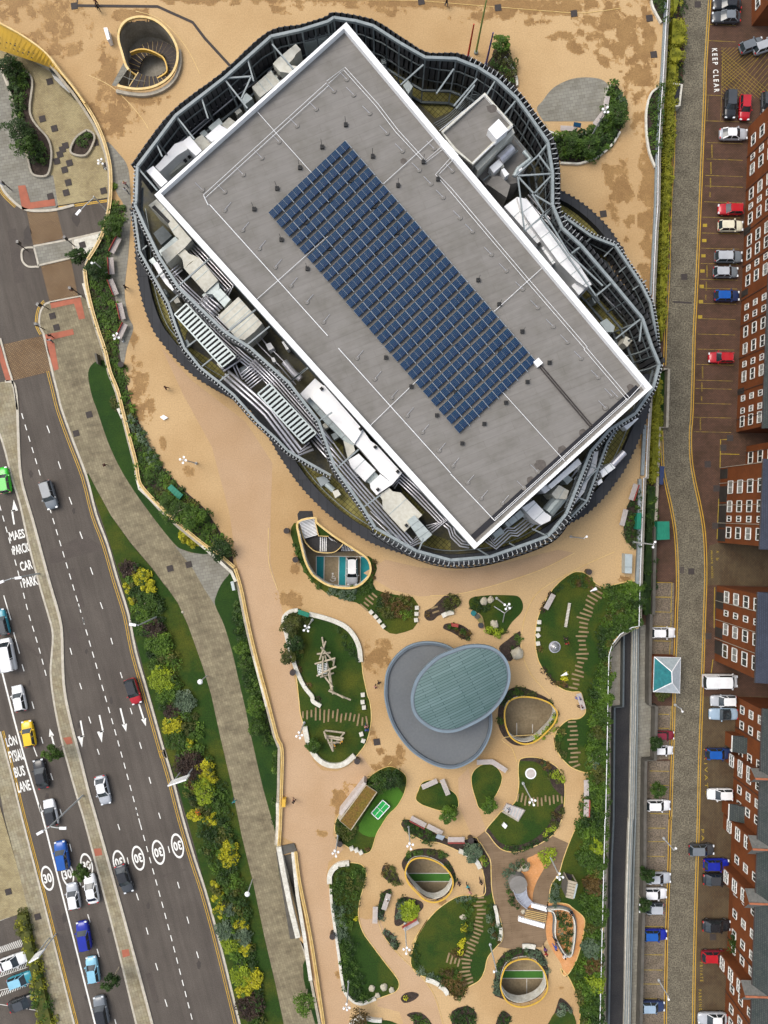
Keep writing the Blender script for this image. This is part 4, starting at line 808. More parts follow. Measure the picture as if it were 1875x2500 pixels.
# ---- plant on the deck
def plant(name, spec, z0, z1, m, label, cat='duct', seams=None, group=None, side=None):
    q = ccw(WP(spec, z1)); b = MB(); o = sum(q, Vector())/len(q); b.prism(q, z0, z1, 0, 1 if side else 0)
    cs = max(range(len(q)), key=lambda i: (q[i]-q[i-1]).length); d_ = (q[cs]-q[cs-1]).normalized()
    ms = [m]+([side] if side else [])
    ob = thing(name, b, ms, label, cat, group, origin=(o.x, o.y, z0))
    if seams:
        s_ = MB(); L = max((p-o).dot(d_) for p in q); l = min((p-o).dot(d_) for p in q); n_ = Vector((-d_.y, d_.x, 0)); t = l+seams
        while t < L-.3:
            # clip the seam to the outline
            ks = []
            for i in range(len(q)):
                a, c = q[i-1]-o, q[i]-o; da, dc = a.dot(d_)-t, c.dot(d_)-t
                if da*dc < 0: ks.append(a.lerp(c, da/(da-dc)).dot(n_))
            ks.sort()
            for i in range(0, len(ks)-1, 2):
                A = o+d_*t+n_*ks[i]; B = o+d_*t+n_*ks[i+1]; A.z = B.z = z1+.02; s_.beam(A, B, .09, .05)
            t += seams
        if s_.v:
            s_.v = [(x-o.x, y-o.y, z-z0) for x, y, z in s_.v]; s_.obj('flange', m_galv if m is not m_galv else m_steel, ob)
    return ob
DG = 'white ducts beside the south-west parapet'
PL = [('duct','c 60,100 150,30 205,85 560,500 480,590 400,660 330,560 415,490 355,440 280,310',ZD,14,m_cream,'long off-white duct at the west corner of the arena roof',3),
 ('duct_louvre','c 95,122 130,97 305,280 280,308',14.02,14.12,m_black,'black louvre strip on top of the west corner duct',None),
 ('duct','c 330,560 400,660 270,780 200,650',ZD,13.6,m_cream,'off-white duct elbow with a rust brown stain near the west ribbon',None),
 ('duct','c 390,660 470,600 530,660 612,692 640,710 545,760 470,830 450,720',ZD,13.8,m_cream,'cream tapered duct piece feeding the seamed air handler',None),
 ('air_handler','c 470,830 640,700 865,970 715,1110',ZD,14,m_cream,'cream seamed air handling unit on the west plant deck',2.4),
 ('duct','c 715,1110 865,970 880,1060 820,1130 735,1125',ZD,13.7,m_galv,'green-grey tapered duct at the end of the cream air handler',None),
 ('duct','c 800,1130 890,1060 1010,1190 935,1280',ZD,13.8,m_galv,'green-grey rectangular duct beside the ribbed cream unit',1.4),
 ('ribbed_unit','c 860,1385 1100,1160 1375,1465 1290,1560 1170,1659 1080,1640',ZD,14.2,m_cream,'large cream ribbed plant unit by the south-west parapet',.9),
 ('duct','c 60,740 115,700 150,760 115,790',ZD,12.4,m_galv,'small grey-green duct stub under the west ribbon',None),
 ('duct','c 115,785 160,752 215,850 355,1070 335,1092 255,1010 180,900',ZD,12.5,m_wht,'narrow white blade-shaped duct under the west ribbon',None),
 ('duct','O 440,370 560,245 640,312 520,398 490,422',ZD,14.6,m_wht,'white square duct head north of the long white unit',None),
 ('air_handler','O 520,398 635,300 950,662 880,775',ZD,15.4,m_wht,'longest plain white air handler along the south-west parapet',None),
 ('duct','O 490,420 520,400 880,778 830,885 790,745 640,600',ZD,13,m_galv,'pale seamed duct running under the long white air handler',2.6),
 ('duct','O 790,750 875,790 885,830 825,890',ZD,13.2,m_cream,'cream wedge-shaped duct below the long white air handler',None),
 ('duct','O 885,775 950,662 1010,750 1060,785 1265,1010 1190,1100 1085,1005 930,820',ZD,15,m_wht,'white stepped duct between two parapet struts',None),
 ('duct','O 830,905 915,855 1050,990 965,1080 855,965',ZD,14,m_wht,'white four-panel duct box on the south-west plant deck',2.2),
 ('duct','O 970,1075 1045,1000 1078,1035 1010,1100',ZD,13,m_galv,'small grey louvred duct link on the south-west plant deck',None),
 ('duct','O 1005,1100 1090,1020 1190,1100 1060,1190 1012,1135',ZD,14.5,m_wht,'white duct knee with a brown streak above the cream unit',None),
 ('air_handler','O 1080,1190 1160,1130 1190,1160 1255,1170 1430,1350 1285,1490 1110,1300 1105,1225',ZD,14,m_cream,'cream cross-seamed air handler near the south corner',3),
 ('duct','O 1305,1400 1365,1352 1510,1510 1432,1578',ZD,14.3,m_galv,'pale blue-grey seamed duct at the south corner',1.0),
 ('duct','N 490,545 560,560 740,790 950,1050 1040,1190 1000,1210 930,1165 800,1030 600,760 520,640',ZD,15.5,m_wht,'long bright white rounded duct along the north-east parapet',2.2),
 ('duct','N 395,615 490,545 520,640 600,760 665,870 640,890 560,800',ZD,14.6,m_wht,'bright white wide duct beside the north-east parapet below the annex',2),
 ('duct','N 668,920 720,885 800,1030 930,1165 1000,1210 945,1268 890,1200 930,1165 830,1030 790,1020 750,1040',ZD,14.4,m_wht,'bright white hooked duct at the middle of the north-east parapet',2),
 ('duct','N 1150,1440 1210,1500 1200,1540 1150,1540 1100,1470',ZD,12,m_galv,'pale grey vent box on the mossy north-east terrace',None),
 ('duct','N 1290,1570 1340,1600 1300,1650 1270,1620',ZD,12,m_cream,'small cream box near the east corner of the roof',None),
 ('duct','K 260,1350 300,1310 420,1165 490,1140 530,1180 520,1210 440,1260 300,1390',ZD,14,m_wht,'white duct with a stepped end on the north-west deck',None),
 ('duct','K 490,1140 540,1100 640,1220 592,1262 520,1195',ZD,14.5,m_wht,'white square duct block on the north-west deck',None),
 ('duct','K 190,1385 245,1343 362,1470 310,1515',ZD,16,m_wht,'white rectangular duct end at the west roof corner',None),
 ('duct','K 360,1380 470,1310 520,1320 480,1340 385,1415 365,1400',ZD,12,m_cream,'low cream duct inside the north-west duct well',None),
 ('duct','K 1215,515 1260,468 1400,355 1442,402 1400,440 1385,470 1330,525 1410,535 1360,592 1270,580',ZD,15,m_cream,'angular cream duct crossing under a roof strut in the north',None),
 ('air_handler','K 1045,705 1200,570 1292,650 1110,790',ZD,13.5,m_cream,'cream gridded air handler on the north-west deck',1.2),
 ('duct','K 668,1105 780,1008 862,1055 720,1150',ZD,14,m_wht,'white low duct box touching the north-west parapet',None),
 ('duct','K 570,1135 640,1090 712,1165 645,1222',ZD,12.8,m_cream,'cream small duct box in the north-west deck',None),
 ('duct','K 955,800 1000,752 1052,795 985,850',ZD,13.5,m_galv,'green-grey duct box under a north-west roof strut',None),
 ('duct','K 1463,305 1659,258 1659,312 1475,357',ZD,13.5,m_galv,'pale grey long box in the northern corner of the deck',None),
 ('duct','K 690,1030 780,955 810,1000 720,1060',ZD,12.2,m_galv,'grey-blue small duct in the north-west deck',None),
 ('duct','K 800,1010 860,950 910,985 850,1050',ZD,12.2,m_cream,'beige louvred small duct in the north-west deck',None),
 ('duct','M 610,690 650,650 690,700 655,760',ZD,12,m_galv,'small pale box by the north-east parapet in the mossy terrace',None),
 ('duct','Q 528,1175 612,1120 700,1212 742,1240 735,1270 668,1302 608,1262',ZD,15,m_wht,'white angular duct head on the south-east side',1.6),
 ('duct','Q 718,1012 940,812 965,850 742,1036',ZD,16.5,m_wht,'long thin white duct under the south-east parapet',None),
 ('duct','Q 400,1290 515,1190 545,1230 425,1322',ZD,14,m_galv,'pale seamed duct near the south-east parapet',1.2),
 ('duct','Q 310,1370 370,1320 398,1360 335,1400',ZD,13,m_galv,'grey short duct at the pipe bundle by the south corner',None),
 ('duct','Q 768,1045 800,1008 872,1050 852,1112 775,1108 745,1075',ZD,14.6,m_cream,'cream duct collar behind the galvanised round duct',1),
 ('duct','Q 820,960 860,930 900,965 860,1005',ZD,12.5,m_galv,'grey square hood beside the south-east ribbon',None),
 ('duct','Q 665,1040 710,1000 735,1040 695,1070',ZD,15,m_wht,'white small duct block against the south-east parapet',None),
 ('duct','Q 1275,575 1365,508 1385,518 1300,602',ZD,11,m_wht,'white flat duct on the paved terrace at the east corner',None),
 ('duct','Q 1100,905 1180,845 1215,880 1120,952',ZD,12,m_wht,'white tapered duct with a round silver end on the eastern terrace',1),
 ('duct','Q 1060,765 1090,758 1070,880 1010,985 985,1060 910,1150 940,1090 975,1010 1030,880',ZD,12.6,m_wht,'slim white curved duct between the south-east ribbons',2),
 ('duct','Q 1080,985 1110,960 1120,985 1090,1010',ZD,11.5,m_wht,'tiny white box duct between the south-east ribbons',None),
 ('cooling_box','L 1155,1130 1195,1115 1225,1160 1180,1180',ZD,11,m_wht,'small white machine on the dark deck beside the parapet',None),
 ('cooling_box','L 1285,1110 1300,1105 1345,1165 1325,1175',ZD,11,m_wht,'slim white machine on the dark deck by the parapet',None),
 ('cooling_box','L 1200,1240 1225,1235 1240,1270 1215,1275',ZD,10.6,m_wht,'smallest white machine on the dark deck',None),
 ('plant_box','O 570,1050 640,1035 680,1080 610,1120',ZD,11,m_steel,'grey square box on the mossy southern terrace',None),
 ('plant_box','c 115,425 225,335 330,450 205,560',ZD,10.6,m_steeld,'dark grey sunken box under the long off-white duct',None),
 ('plant_box','c 165,640 390,440 410,500 200,690',ZD,11.2,m_galv,'long grey channel crossing toward the west ribbon',None),
 ('plant_box','O 700,1160 745,1145 770,1185 725,1215',ZD,11,m_cream,'pale square cowl on the mossy southern terrace',None)]
for nm, sp, z0, z1, m_, lb, sm_ in PL: plant(nm, sp, z0, z1, m_, lb, {'air_handler':'air handler','ribbed_unit':'plant unit','cooling_box':'machine','plant_box':'box','duct_louvre':'louvre'}.get(nm, 'duct'), sm_)
for sp, lb in (('L 420,888 515,800 912,1232 805,1315', 'long silver louvred chiller on the western plant deck'), ('O 98,370 195,288 570,688 465,772', 'shorter silver louvred chiller on the southern plant deck')):
    q = ccw(WP(sp, 14)); q4 = q; o = sum(q, Vector())/4; b = MB(); b.prism(q, ZD, 13.4, 1)
    ob = thing('chiller', b, [m_steel, m_black], lb, 'chiller', origin=(o.x, o.y, ZD))
    i = max(range(4), key=lambda i: (q[i]-q[i-1]).length); A, B_, C, D_ = q[i-1], q[i], q[(i+1) % 4], q[(i+2) % 4]
    s_ = MB(); n_ = int((B_-A).length/.62)
    for k in range(n_+1):
        t = k/n_; s_.beam(A.lerp(B_, t), D_.lerp(C, t), .33 if 0 < k < n_ else .2, .12)
    for k in ((A, B_), (D_, C)): s_.beam(k[0], k[1], .18, .3)
    s_.v = [(x-o.x, y-o.y, z-ZD) for x, y, z in s_.v]; s_.obj('louvre', m_galv, ob)
def pipes(label, spec, z, n_, gap, r, m=None, group=None):
    q = WP(spec, z); b = MB()
    for k in range(n_): b.tube(offd(q, (k-(n_-1)/2)*gap), r, 6)
    o = q[0]; return thing('pipe_bundle', b, m or m_silver, label, 'pipes', group, sm=True, origin=(o.x, o.y, z))
pipes('four thin parallel silver pipes beside the cream air handler', 'c 540,570 700,740 1000,1060 940,1120', 12.5, 4, .42, .12)
pipes('silver pipes running in front of the cream air handler', 'c 350,905 470,1040 660,1220 720,1170 790,1220', 11.5, 3, .4, .11)
pipes('silver pipes passing the ribbed cream unit', 'c 690,1230 840,1380 1080,1620 1190,1720', 11.8, 3, .38, .12)
pipes('thick silver pipes between the two louvred chillers', 'L 830,1370 1090,1600 O 180,520 430,850 530,790', 12, 3, .6, .22)
pipes('silver pipe run above the long louvred chiller', 'L 540,830 760,1050 960,1230 1100,1340', 12, 4, .38, .13)
pipes('silver pipes beside the shorter louvred chiller', 'O 60,100 230,270 560,650 680,790', 12.4, 4, .4, .13)
pipes('long purple-grey pipe bundle toward the south corner', 'O 560,720 720,900 960,1180 1330,1590 1440,1520', 12, 4, .46, .14)
pipes('pipe bundle hugging the parapet near the south corner', 'O 1180,1110 1250,1050 1400,1190 1600,1400 1480,1470', 12.6, 4, .42, .13)
pipes('pipe bundle bending under the southern tip of the roof', 'O 1560,1370 1659,1450 Q 20,1380 80,1440 140,1450', 12.2, 3, .4, .13)
pipes('zigzag white and purple pipes on the south-east deck', 'Q 280,1400 325,1448 430,1350 480,1355 580,1275', 12, 4, .42, .13)
pipes('cluster of bent silver pipes west of the chillers', 'c 700,1170 760,1240 820,1290 870,1340', 12, 4, .5, .2)
pipes('silver pipe ladder between the two chillers', 'L 990,1430 1130,1320', 12.2, 7, .42, .1)
pipes('thin pipes on the western ledge', 'c 330,900 430,820', 11.6, 3, .45, .12)
pipes('pair of silver pipes crossing under the chiller end', 'L 800,1330 950,1230', 12.5, 3, .4, .14)
for sp_, z_, n_, g_, r_, lb in (('L 300,470 420,620 560,790 700,960', 11, 2, .5, .1, 'two thin pipes inside the west ribbon above the chiller'),
  ('L 560,900 760,1130 900,1290 960,1420', 11.4, 2, .45, .12, 'pipe pair beside the long louvred chiller'), ('L 1030,1000 1130,1130 1290,1290 1420,1440', 10.4, 2, .9, .09, 'thin conduit pair crossing the dark deck'),
  ('L 1100,1340 1200,1440 1180,1500', 11.6, 4, .36, .11, 'bent silver pipes at the head of the shorter chiller'), ('O 600,640 760,860 900,1050', 11.2, 2, .5, .12, 'pipe pair along the moss strip beside the white boxes'),
  ('O 250,180 420,400 560,600', 10.8, 2, .4, .1, 'thin pipes next to the shorter chiller'), ('O 1000,1330 1180,1500 1330,1610', 10.6, 2, .5, .1, 'two pipes close to the southern ribbon'),
  ('K 330,1270 560,1060 700,940', 11, 3, .5, .09, 'thin pipes along the north-west deck'), ('K 720,920 900,770 1080,640', 11.4, 2, .6, .1, 'pipe pair in the northern deck'), ('K 1180,600 1320,450 1450,370', 10.8, 2, .5, .1, 'pipe pair near the northern ribbon'),
  ('M 330,330 460,430 620,560', 10.4, 2, .5, .1, 'two pipes below the north-east parapet'), ('N 560,540 760,760 960,1010', 12.2, 2, .6, .1, 'two pipes beside the long bright white duct'), ('N 990,1090 1180,1290 1380,1480', 11, 3, .5, .1, 'three pipes along the east ribbon'),
  ('Q 600,1330 760,1200 860,1080', 11.2, 2, .6, .1, 'two pipes beside the galvanised round duct'), ('Q 900,960 1000,830 1100,730', 11.5, 2, .5, .1, 'two pipes inside the south-east ribbon')):
    pipes(lb, sp_, z_, n_, g_, r_)
for k_, (sp_, z_) in enumerate((('L 480,1110 520,1090 545,1130 505,1150', 10), ('L 760,1290 800,1260 825,1300 790,1325', 10.4), ('L 930,1330 1010,1290 1040,1330 960,1375', 11), ('L 640,730 690,700 720,740 670,770', 11.5), ('L 400,760 440,740 465,790 425,800', 10.6), ('L 300,700 340,680 360,720 320,740', 10.2),
   ('O 690,700 730,680 755,720 715,745', 10.5), ('O 620,620 650,600 670,640 640,655', 10.8), ('O 1130,1480 1170,1470 1190,1510 1150,1520', 10.2), ('K 620,1080 660,1050 690,1080 655,1110', 11.6), ('K 900,900 940,870 965,900 925,930', 11.2), ('K 1080,760 1120,730 1140,760 1105,790', 11.2), ('M 430,480 470,470 480,510 440,520', 10.4), ('N 800,1130 840,1110 860,1150 820,1170', 12), ('N 1040,1290 1080,1270 1100,1310 1060,1330', 11), ('Q 640,1260 680,1250 690,1290 650,1300', 11), ('Q 930,880 960,860 980,890 950,910', 12))):
    lbs = ('beside the first moss strip', 'at the end of the long chiller', 'grey, widest between the two chillers', 'under the west pipes', 'at the top of the long chiller', 'between ribbon and plinth in the west', 'right of the shorter chiller', 'above the moss square', 'near the southern ribbon', 'in the western well', 'in the middle of the north-west deck', 'by the cream gridded unit', 'north of the annex on moss', 'among bright ducts', 'on the eastern moss', 'near the zigzag pipes', 'by the south-east ribbon')[k_]
    plant('plant_box', sp_, ZD, z_, (m_galv, m_cream, m_steel)[k_ % 3], 'small metal plant box '+lbs, 'box')
def rtube(label, spec, z, r, m=m_galv, name='round_duct'):
    q = WP(spec, z); b = MB(); b.tube(q, r, 12)
    for p, d_ in resample(q, 1.3): b.tube([p-d_*.06, p+d_*.06], r*1.06, 12)
    return thing(name, b, m, label, 'duct', sm=False, origin=tuple(q[0]))
rtube('wide galvanised round duct on the south-east side', 'Q 815,1090 715,1210', 13, .95); rtube('silver round duct on the eastern terrace', 'Q 1275,770 1190,860', 11.6, .5, m_silver)
rtube('silver round duct on the roof below the annex', 'M 1490,1205 1390,1300', 15.4, .7, m_silver); rtube('galvanised bent duct east of the annex plant', 'M 1590,1230 1640,1290 1540,1370 1510,1430', 15.2, .3)
rtube('silver silencer tube on the dark deck', 'L 1310,1275 1390,1370 1440,1410', 11, .5, m_silver); rtube('small galvanised pipe stub beside the mossy box', 'O 655,1100 710,1150', 10.6, .4)
for s_, z_, lb in (('O 615,330', 15.5, 'at the head of the long white unit'), ('O 930,655', 15.5, 'at the foot of the long white unit'), ('O 1048,802', 15.1, 'on the stepped white duct'), ('O 1230,1000', 15.1, 'at the end of the stepped white duct'), ('O 1070,1145', 14.6, 'on the white duct knee'), ('O 1300,1435', 14.2, 'by the pale seamed duct'), ('K 508,1305', 12.2, 'in the north-west duct well'), ('K 540,1275', 12.2, 'right of the one in the north-west duct well'), ('K 1230,590', 13.6, 'on the gridded unit'), ('K 1268,632', 13.6, 'by the parapet beside the gridded unit'), ('N 650,895', 14.8, 'between the bright ducts')):
    b = MB(); b.box((0, 0, .12), (.42, .42, .24)); b.cyl((0, 0, .24), .15, .12, 8); o_ = b.obj('vent_cap', m_black, None); o_.location = WP(s_, z_)[0]; o_.rotation_euler.z = .7; tag(o_, 'small black vent cap '+lb, 'vent')
# ---- annex on the north-east side
b = MB(); ax = ccw(WP('M 915,1075 1270,760 1500,1022 1175,1345 1020,1225', 18)); b.prism(ax, ZD-.3, 18); o = sum(ax, Vector())/5
ann = empty('annex', (o.x, o.y, ZD), 0, 'grey flat-roofed annex block against the north-east parapet', 'annex')
part('roof', b, [m_roof], ann)
b = MB(); b.wall(offset(ax, -.2), .35, 17.8, 18.35, True); part('parapet', b, m_cream, ann)
b = MB(); rail(b, 'M 905,1060 1265,765 1500,1025 1170,1330', 19, .05); rail(b, 'M 925,1075 1265,780 1490,1025 1175,1320', 18.7, .04); part('safety_rail', b, m_wht, ann)
b = MB(); b.prism(WP('M 1185,1340 1500,1040 1515,1075 1215,1385', 17), 9, 17); part('round_wall', b, m_cream, ann)
b = MB(); b.prism(WP('M 1300,1045 1385,962 1462,1052 1370,1130', 19.6), 18, 19.6); thing('roof_hatch', b, m_wht, 'bright white square hatch box on the annex roof', 'hatch')
b = MB(); b.prism(WP('M 1340,1420 1400,1430 1480,1500 1450,1600 1290,1490', 15), ZD, 15); thing('plant_enclosure', b, m_roof, 'dark grey hopper-shaped enclosure beside the north-east parapet', 'enclosure')
b = MB(); b.prism(WP('M 1185,1390 1510,1090 1659,1270 1540,1480 1300,1520', 14), ZD-.2, 14); part('lower_roof', b, m_roof, ann)
for sp, z1, m_, lb in (('M 1310,1355 1385,1290 1420,1330 1345,1400', 15.6, m_wht, 'white filter box on the annex lower roof'), ('M 1405,1375 1430,1360 1470,1410 1435,1435', 15.5, m_wht, 'white square fan box on the annex lower roof'), ('M 1535,1350 1560,1340 1580,1370 1550,1390', 15.4, m_wht, 'small white valve box on the annex lower roof'), ('M 1395,1330 1420,1315 1430,1350 1410,1360', 15.2, m_cream, 'cream junction box between the annex filters')):
    plant('filter_box', sp, 14, z1, m_, lb, 'box')
b = MB(); rail(b, 'M 1475,1150 1540,1220 1370,1370 1260,1460', 14.6, .09); rail(b, 'M 1500,1100 1659,1290', 15, .05, .3); thing('pipe_bundle', b, m_steel, 'thin grey pipes and rails on the annex lower roof', 'pipes')
# drum-shaped water stair rails in the north terrace
b = MB(); 
for k in range(5): b.tube(smooth([p for p in WP(f'M {860+k*14},{1000+k*12} {980+k*8},{930+k*14} {1110+k*6},{800+k*12} {1180+k*4},{765+k*12} {1230},{775+k*10}', 11-k*.5)], False, 3), .06, 4)
thing('stair_railing', b, m_steel, 'curved dark green stair railings beside the annex', 'railing')
# ---- solar array
C0 = Vector(px('a 935,65')[0]); Us = (Vector(px('a 70,878')[0])-C0)/8; Vs = (Vector(px('b 1545,770')[0])-C0)/24
zs = ZR+.35; o = P(*(C0), zs)
ux = P(*(C0+Us), zs)-o; vx = P(*(C0+Vs), zs)-o
def q_(a, c, z=0): return ux*a+vx*c+Vector((0, 0, z))
root = empty('solar_module', o, 0, 'blue solar module with two panels, one of the grid on the grey arena roof', 'solar panel', 'solar modules in the grid on the arena roof')
def slab_(name, a0, a1, c0, c1, z0, z1, m, parent, mb=None):
    b = mb or MB(); v = [q_(a, c, z) for z in (z0, z1) for a, c in ((a0, c0), (a1, c0), (a1, c1), (a0, c1))]; n = len(b.v)
    b.v += [tuple(p) for p in v]
    sgn = 1 if ux.x*vx.y-ux.y*vx.x > 0 else -1
    for f in ((4,5,6,7),(0,1,5,4),(1,2,6,5),(2,3,7,6),(3,0,4,7)): b.f.append(tuple(n+k for k in (f if sgn > 0 else f[::-1]))); b.m.append(0)
    return None if mb else b.obj(name, m, parent)
fr = MB(); slab_('', -.018, .018, 0, .86, .0, .14, None, None, fr); slab_('', .494, .506, 0, .68, 0, .125, None, None, fr); slab_('', .97, .98, 0, .66, 0, .06, None, None, fr)
fr.obj('frame', m_frame, root)
for a0, a1 in ((.035, .485), (.515, .965)): slab_('panel', a0, a1, .0, .66, .06, .11, m_blue, root)
fm = MB(); slab_('', .03, .97, -.01, .68, 0, .05, None, None, fm); fm.obj('mounting', m_black, root)
# thin light lines between cells
ln = MB()
for k in range(1, 5): slab_('', .035, .485, .66*k/5-.006, .66*k/5+.006, .108, .114, None, None, ln); slab_('', .515, .965, .66*k/5-.006, .66*k/5+.006, .108, .114, None, None, ln)
ln.obj('cell_line', m_steeld, root)
for j in range(25):
    for i in range(8):
        if i == 0 and j == 0: continue
        c_ = copytree(root); p = C0+Us*i+Vs*j; c_.location = P(p.x, p.y, zs)
# roof vents and black blocks
b = MB(); b.tube([Vector((0, 0, 0)), Vector((0, 0, .12))], .36, 12, r2=.3); vent = b.obj('roof_vent', m_roof, None)
tag(vent, 'small grey round cowl with a thin stay beside a roof safety rail', 'vent', 'grey cowls along the roof rails')
s_ = MB(); s_.tube([Vector((0, 0, .12)), Vector((-.95, .95, .14))], .03, 4); s_.obj('stay', m_silver, vent)
vs = [(x, 1) for x in px('K 645,1540 825,1555 975,1415 1125,1280 1265,1150 1410,1020 1565,885 M 50,740')]+[(x, 0) for x in px('M 155,645 210,770 340,920 480,1080 605,1225 860,1205 740,1380 1010,1385 835,1490 935,1600 N 70,700 160,800 300,970 410,1090 530,1225 640,1360 755,1500 860,1615 Q 960,75 1085,215 1185,350 1230,360 1140,440 640,910 540,1030')]
vs += [(x, 2) for x in px('L 825,45 970,205 1105,355 1235,505 1360,655 1490,790 1625,950 O 900,80 1045,250 1180,400 1305,545 1430,680 1565,830 Q 15,865 125,990 225,1105 380,1140')]
for (x, k) in vs:
    place(vent, P(*x, ZR), (R(0), R(-90), R(-85))[k] if k != 1 else 0)
b = MB(); b.box((0, 0, .15), (.5, .5, .3)); b.tube([Vector((0, 0, .3)), Vector((0, 0, 2.2))], .03, 4); blk = b.obj('lightning_block', m_black, None)
tag(blk, 'black square block with a thin rod standing around or among the solar modules', 'lightning block', 'black rod blocks on the arena roof')
for x in px('M 147,1015 365,1270 570,1505 775,1315 893,1455 K 1615,1195 1435,1362 1250,1530 L 1065,38 1285,285 1495,520 O 1135,78 1340,312 1548,545 N 203,1160 357,1338 527,1538 Q 727,108 565,250 407,402 247,558 85,702 a 1005,520 762,745 502,985 1270,808 1018,1040 760,1280 1520,1100 1275,1330 1017,1565 b 710,162 467,395 212,628 957,445 712,672 458,908 1200,722 957,952 707,1185'):
    place(blk, P(*x, ZR), 0)
b = MB(); b.box((0, 0, .3), (.9, .9, .6)); o_ = thing('junction_box', b, m_wht, 'white junction box at the southern corner of the solar grid', 'box'); o_.location = WP('b 1620,862', ZR)[0]; o_.rotation_euler.z = .7
# puddle marks on the roof
b = MB()
for s_, r_ in (('Q 660,860', 1.3), ('Q 820,750', 1), ('Q 975,625', .9), ('Q 590,975', .9), ('Q 1325,290', .8), ('Q 1140,440', .7), ('M 1330,880', 1.1), ('M 615,1305', .7), ('M 860,1205', .5)):
    c_ = WP(s_, ZR+.012)[0]; r_ *= .6
    b = MB(); b.face([c_+Vector((math.cos(t*.45)*r_*(1+.4*noise.noise(Vector((t*.9, r_*9, 0)))), math.sin(t*.45)*r_*(1+.4*noise.noise(Vector((t*.9, r_*5, 4)))), 0)) for t in range(14)]); part('puddle_mark', b, m_puddle)
# ================================================================ PAVILION WITH TWO OVAL ROOFS
pav = empty('pavilion', WP('f 700,1400', ZP)[0], 0, 'round grey-roofed pavilion with a tilted oval green roof above it', 'pavilion')
D1 = 'f 35,1300 60,1100 150,940 290,820 450,768 620,770 780,820 950,950 1100,1150 1200,1350 1250,1580 1248,1750 1200,1900 1100,2050 960,2150 820,2195 660,2180 480,2100 320,1980 190,1820 100,1650 45,1450'
D2 = 'f 335,1450 345,1330 400,1180 500,1050 640,930 800,860 960,810 1100,800 1230,820 1340,880 1420,980 1455,1100 1450,1230 1400,1370 1310,1500 1180,1620 1000,1720 850,1780 700,1790 560,1750 430,1660 360,1560'
d1 = ccw(smooth(WP(D1, 8.6))); b = MB(); b.prism([Vector((p.x, p.y, 8.35)) for p in offset(d1, -.5)], 8, 8.35); part('lower_roof', b, m_zinc, pav)
b = MB(); b.wall(offset(d1, -.28), .5, 8.1, 8.75, True); part('lower_rim', b, m_rim, pav)
b = MB(); b.wall(offset(d1, -.12), .2, 8.2, 8.8, True); part('rim_edge', b, m_rimp, pav)
b = MB(); b.prism(offset(d1, -2.2), ZP, 8); part('wall', b, m_glass, pav)
d2 = ccw(smooth(WP(D2, 12.2))); c2 = sum(d2, Vector())/len(d2); ax2 = Vector((math.cos(R(66)), math.sin(R(66)), 0))
b = MB(); rings = []
for k in range(9):
    s_ = 1-k/9; rings.append([c2+(p-c2)*s_*.975+Vector((0, 0, .9*(1-s_*s_))) for p in d2])
for k in range(8):
    for i in range(len(d2)): j = (i+1) % len(d2); b.face([rings[k][i], rings[k][j], rings[k+1][j], rings[k+1][i]])
b.flat(rings[8]); part('green_roof', b, m_copper, pav, True)
b = MB(); b.wall(offset(d2, -.2), .4, 11.6, 12.3, True); part('upper_rim', b, m_rimp, pav)
b = MB(); b.wall(offset(d2, -.45), .12, 11.9, 12.34, True); part('roof_gutter', b, m_rim, pav)
b = MB(); b.prism(offset(d2, -1.2), 8.3, 11.7); part('drum', b, m_rim, pav)
# ================================================================ LIGHT WELLS
def well(spec, label, rim, bandw=.28, h=.8, posts=True, m=m_gold, inner_=m_concw):
    q = ccw(smooth(WP(spec, ZP))); o = sum(q, Vector())/len(q)
    root = empty('light_well', (o.x, o.y, ZP), 0, label, 'light well')
    b = MB(); b.wall(offset(q, .04), bandw, ZP+h, ZP+h+.1, True)
    for p_, d_ in resample(offset(q, .04), 1.4, True): b.tube([Vector((p_.x, p_.y, ZP)), Vector((p_.x, p_.y, ZP+h))], .03, 4)
    part('guard_rail', b, m, root)
    b = MB(); b.wall(offset(q, -.06), .1, ZP-1.6, ZP-.02, True); part('inner_band', b, inner_, root); return root
well(W2, 'gold-rimmed teardrop opening over teal parking bays with a stair', 1, .3, m=m_goldp)
well(W3, 'yellow-rimmed rounded opening over bare grey floor, nearest the oval roof', 1, .22)
well(W4, 'yellow-rimmed oval opening above a green walkway with a hedge around, left of the timber deck', 1, .22)
well(W5, 'yellow-rimmed rounded opening above a green walkway below the timber deck', 1, .2)
# spiral stair well at the top left
q = ccw(smooth(WP(W1, ZP))); o = sum(q, Vector())/len(q)
ss = empty('spiral_stair', (o.x, o.y, ZP), 0, 'round sunken spiral stair with a gold rim and fan-shaped treads', 'staircase')
rim = [p for p in smooth(WP('A 1040,560 1015,520 985,420 958,320 965,235 1015,165 1100,133 1190,136 1270,168 1350,238 1410,328 1437,420 1425,520 1380,605 1300,670 1200,708 1080,715 950,690', ZP+1.1), False)]
b = MB(); b.wall(rim, .1, ZP+.55, ZP+.9); b.wall(rim, .34, ZP+.9, ZP+1.02); part('rim', b, m_goldp, ss)
b = MB(); b.wall(offset(q, .05), .1, ZP-5, ZP, True); part('drum_wall', b, m_conc, ss)
b = MB(); b.wall(offset(smooth(WP('A 940,735 1080,760 1200,760 1320,720 1410,640 1455,520 1450,400', ZP+.5), False), 0, False), .5, ZP, ZP+.5); part('outer_kerb', b, m_conc, ss)
cR = WP('A 1195,470', ZP)[0]; ri_, ro_ = 2.6, 4.6
b = MB(); nos = MB()
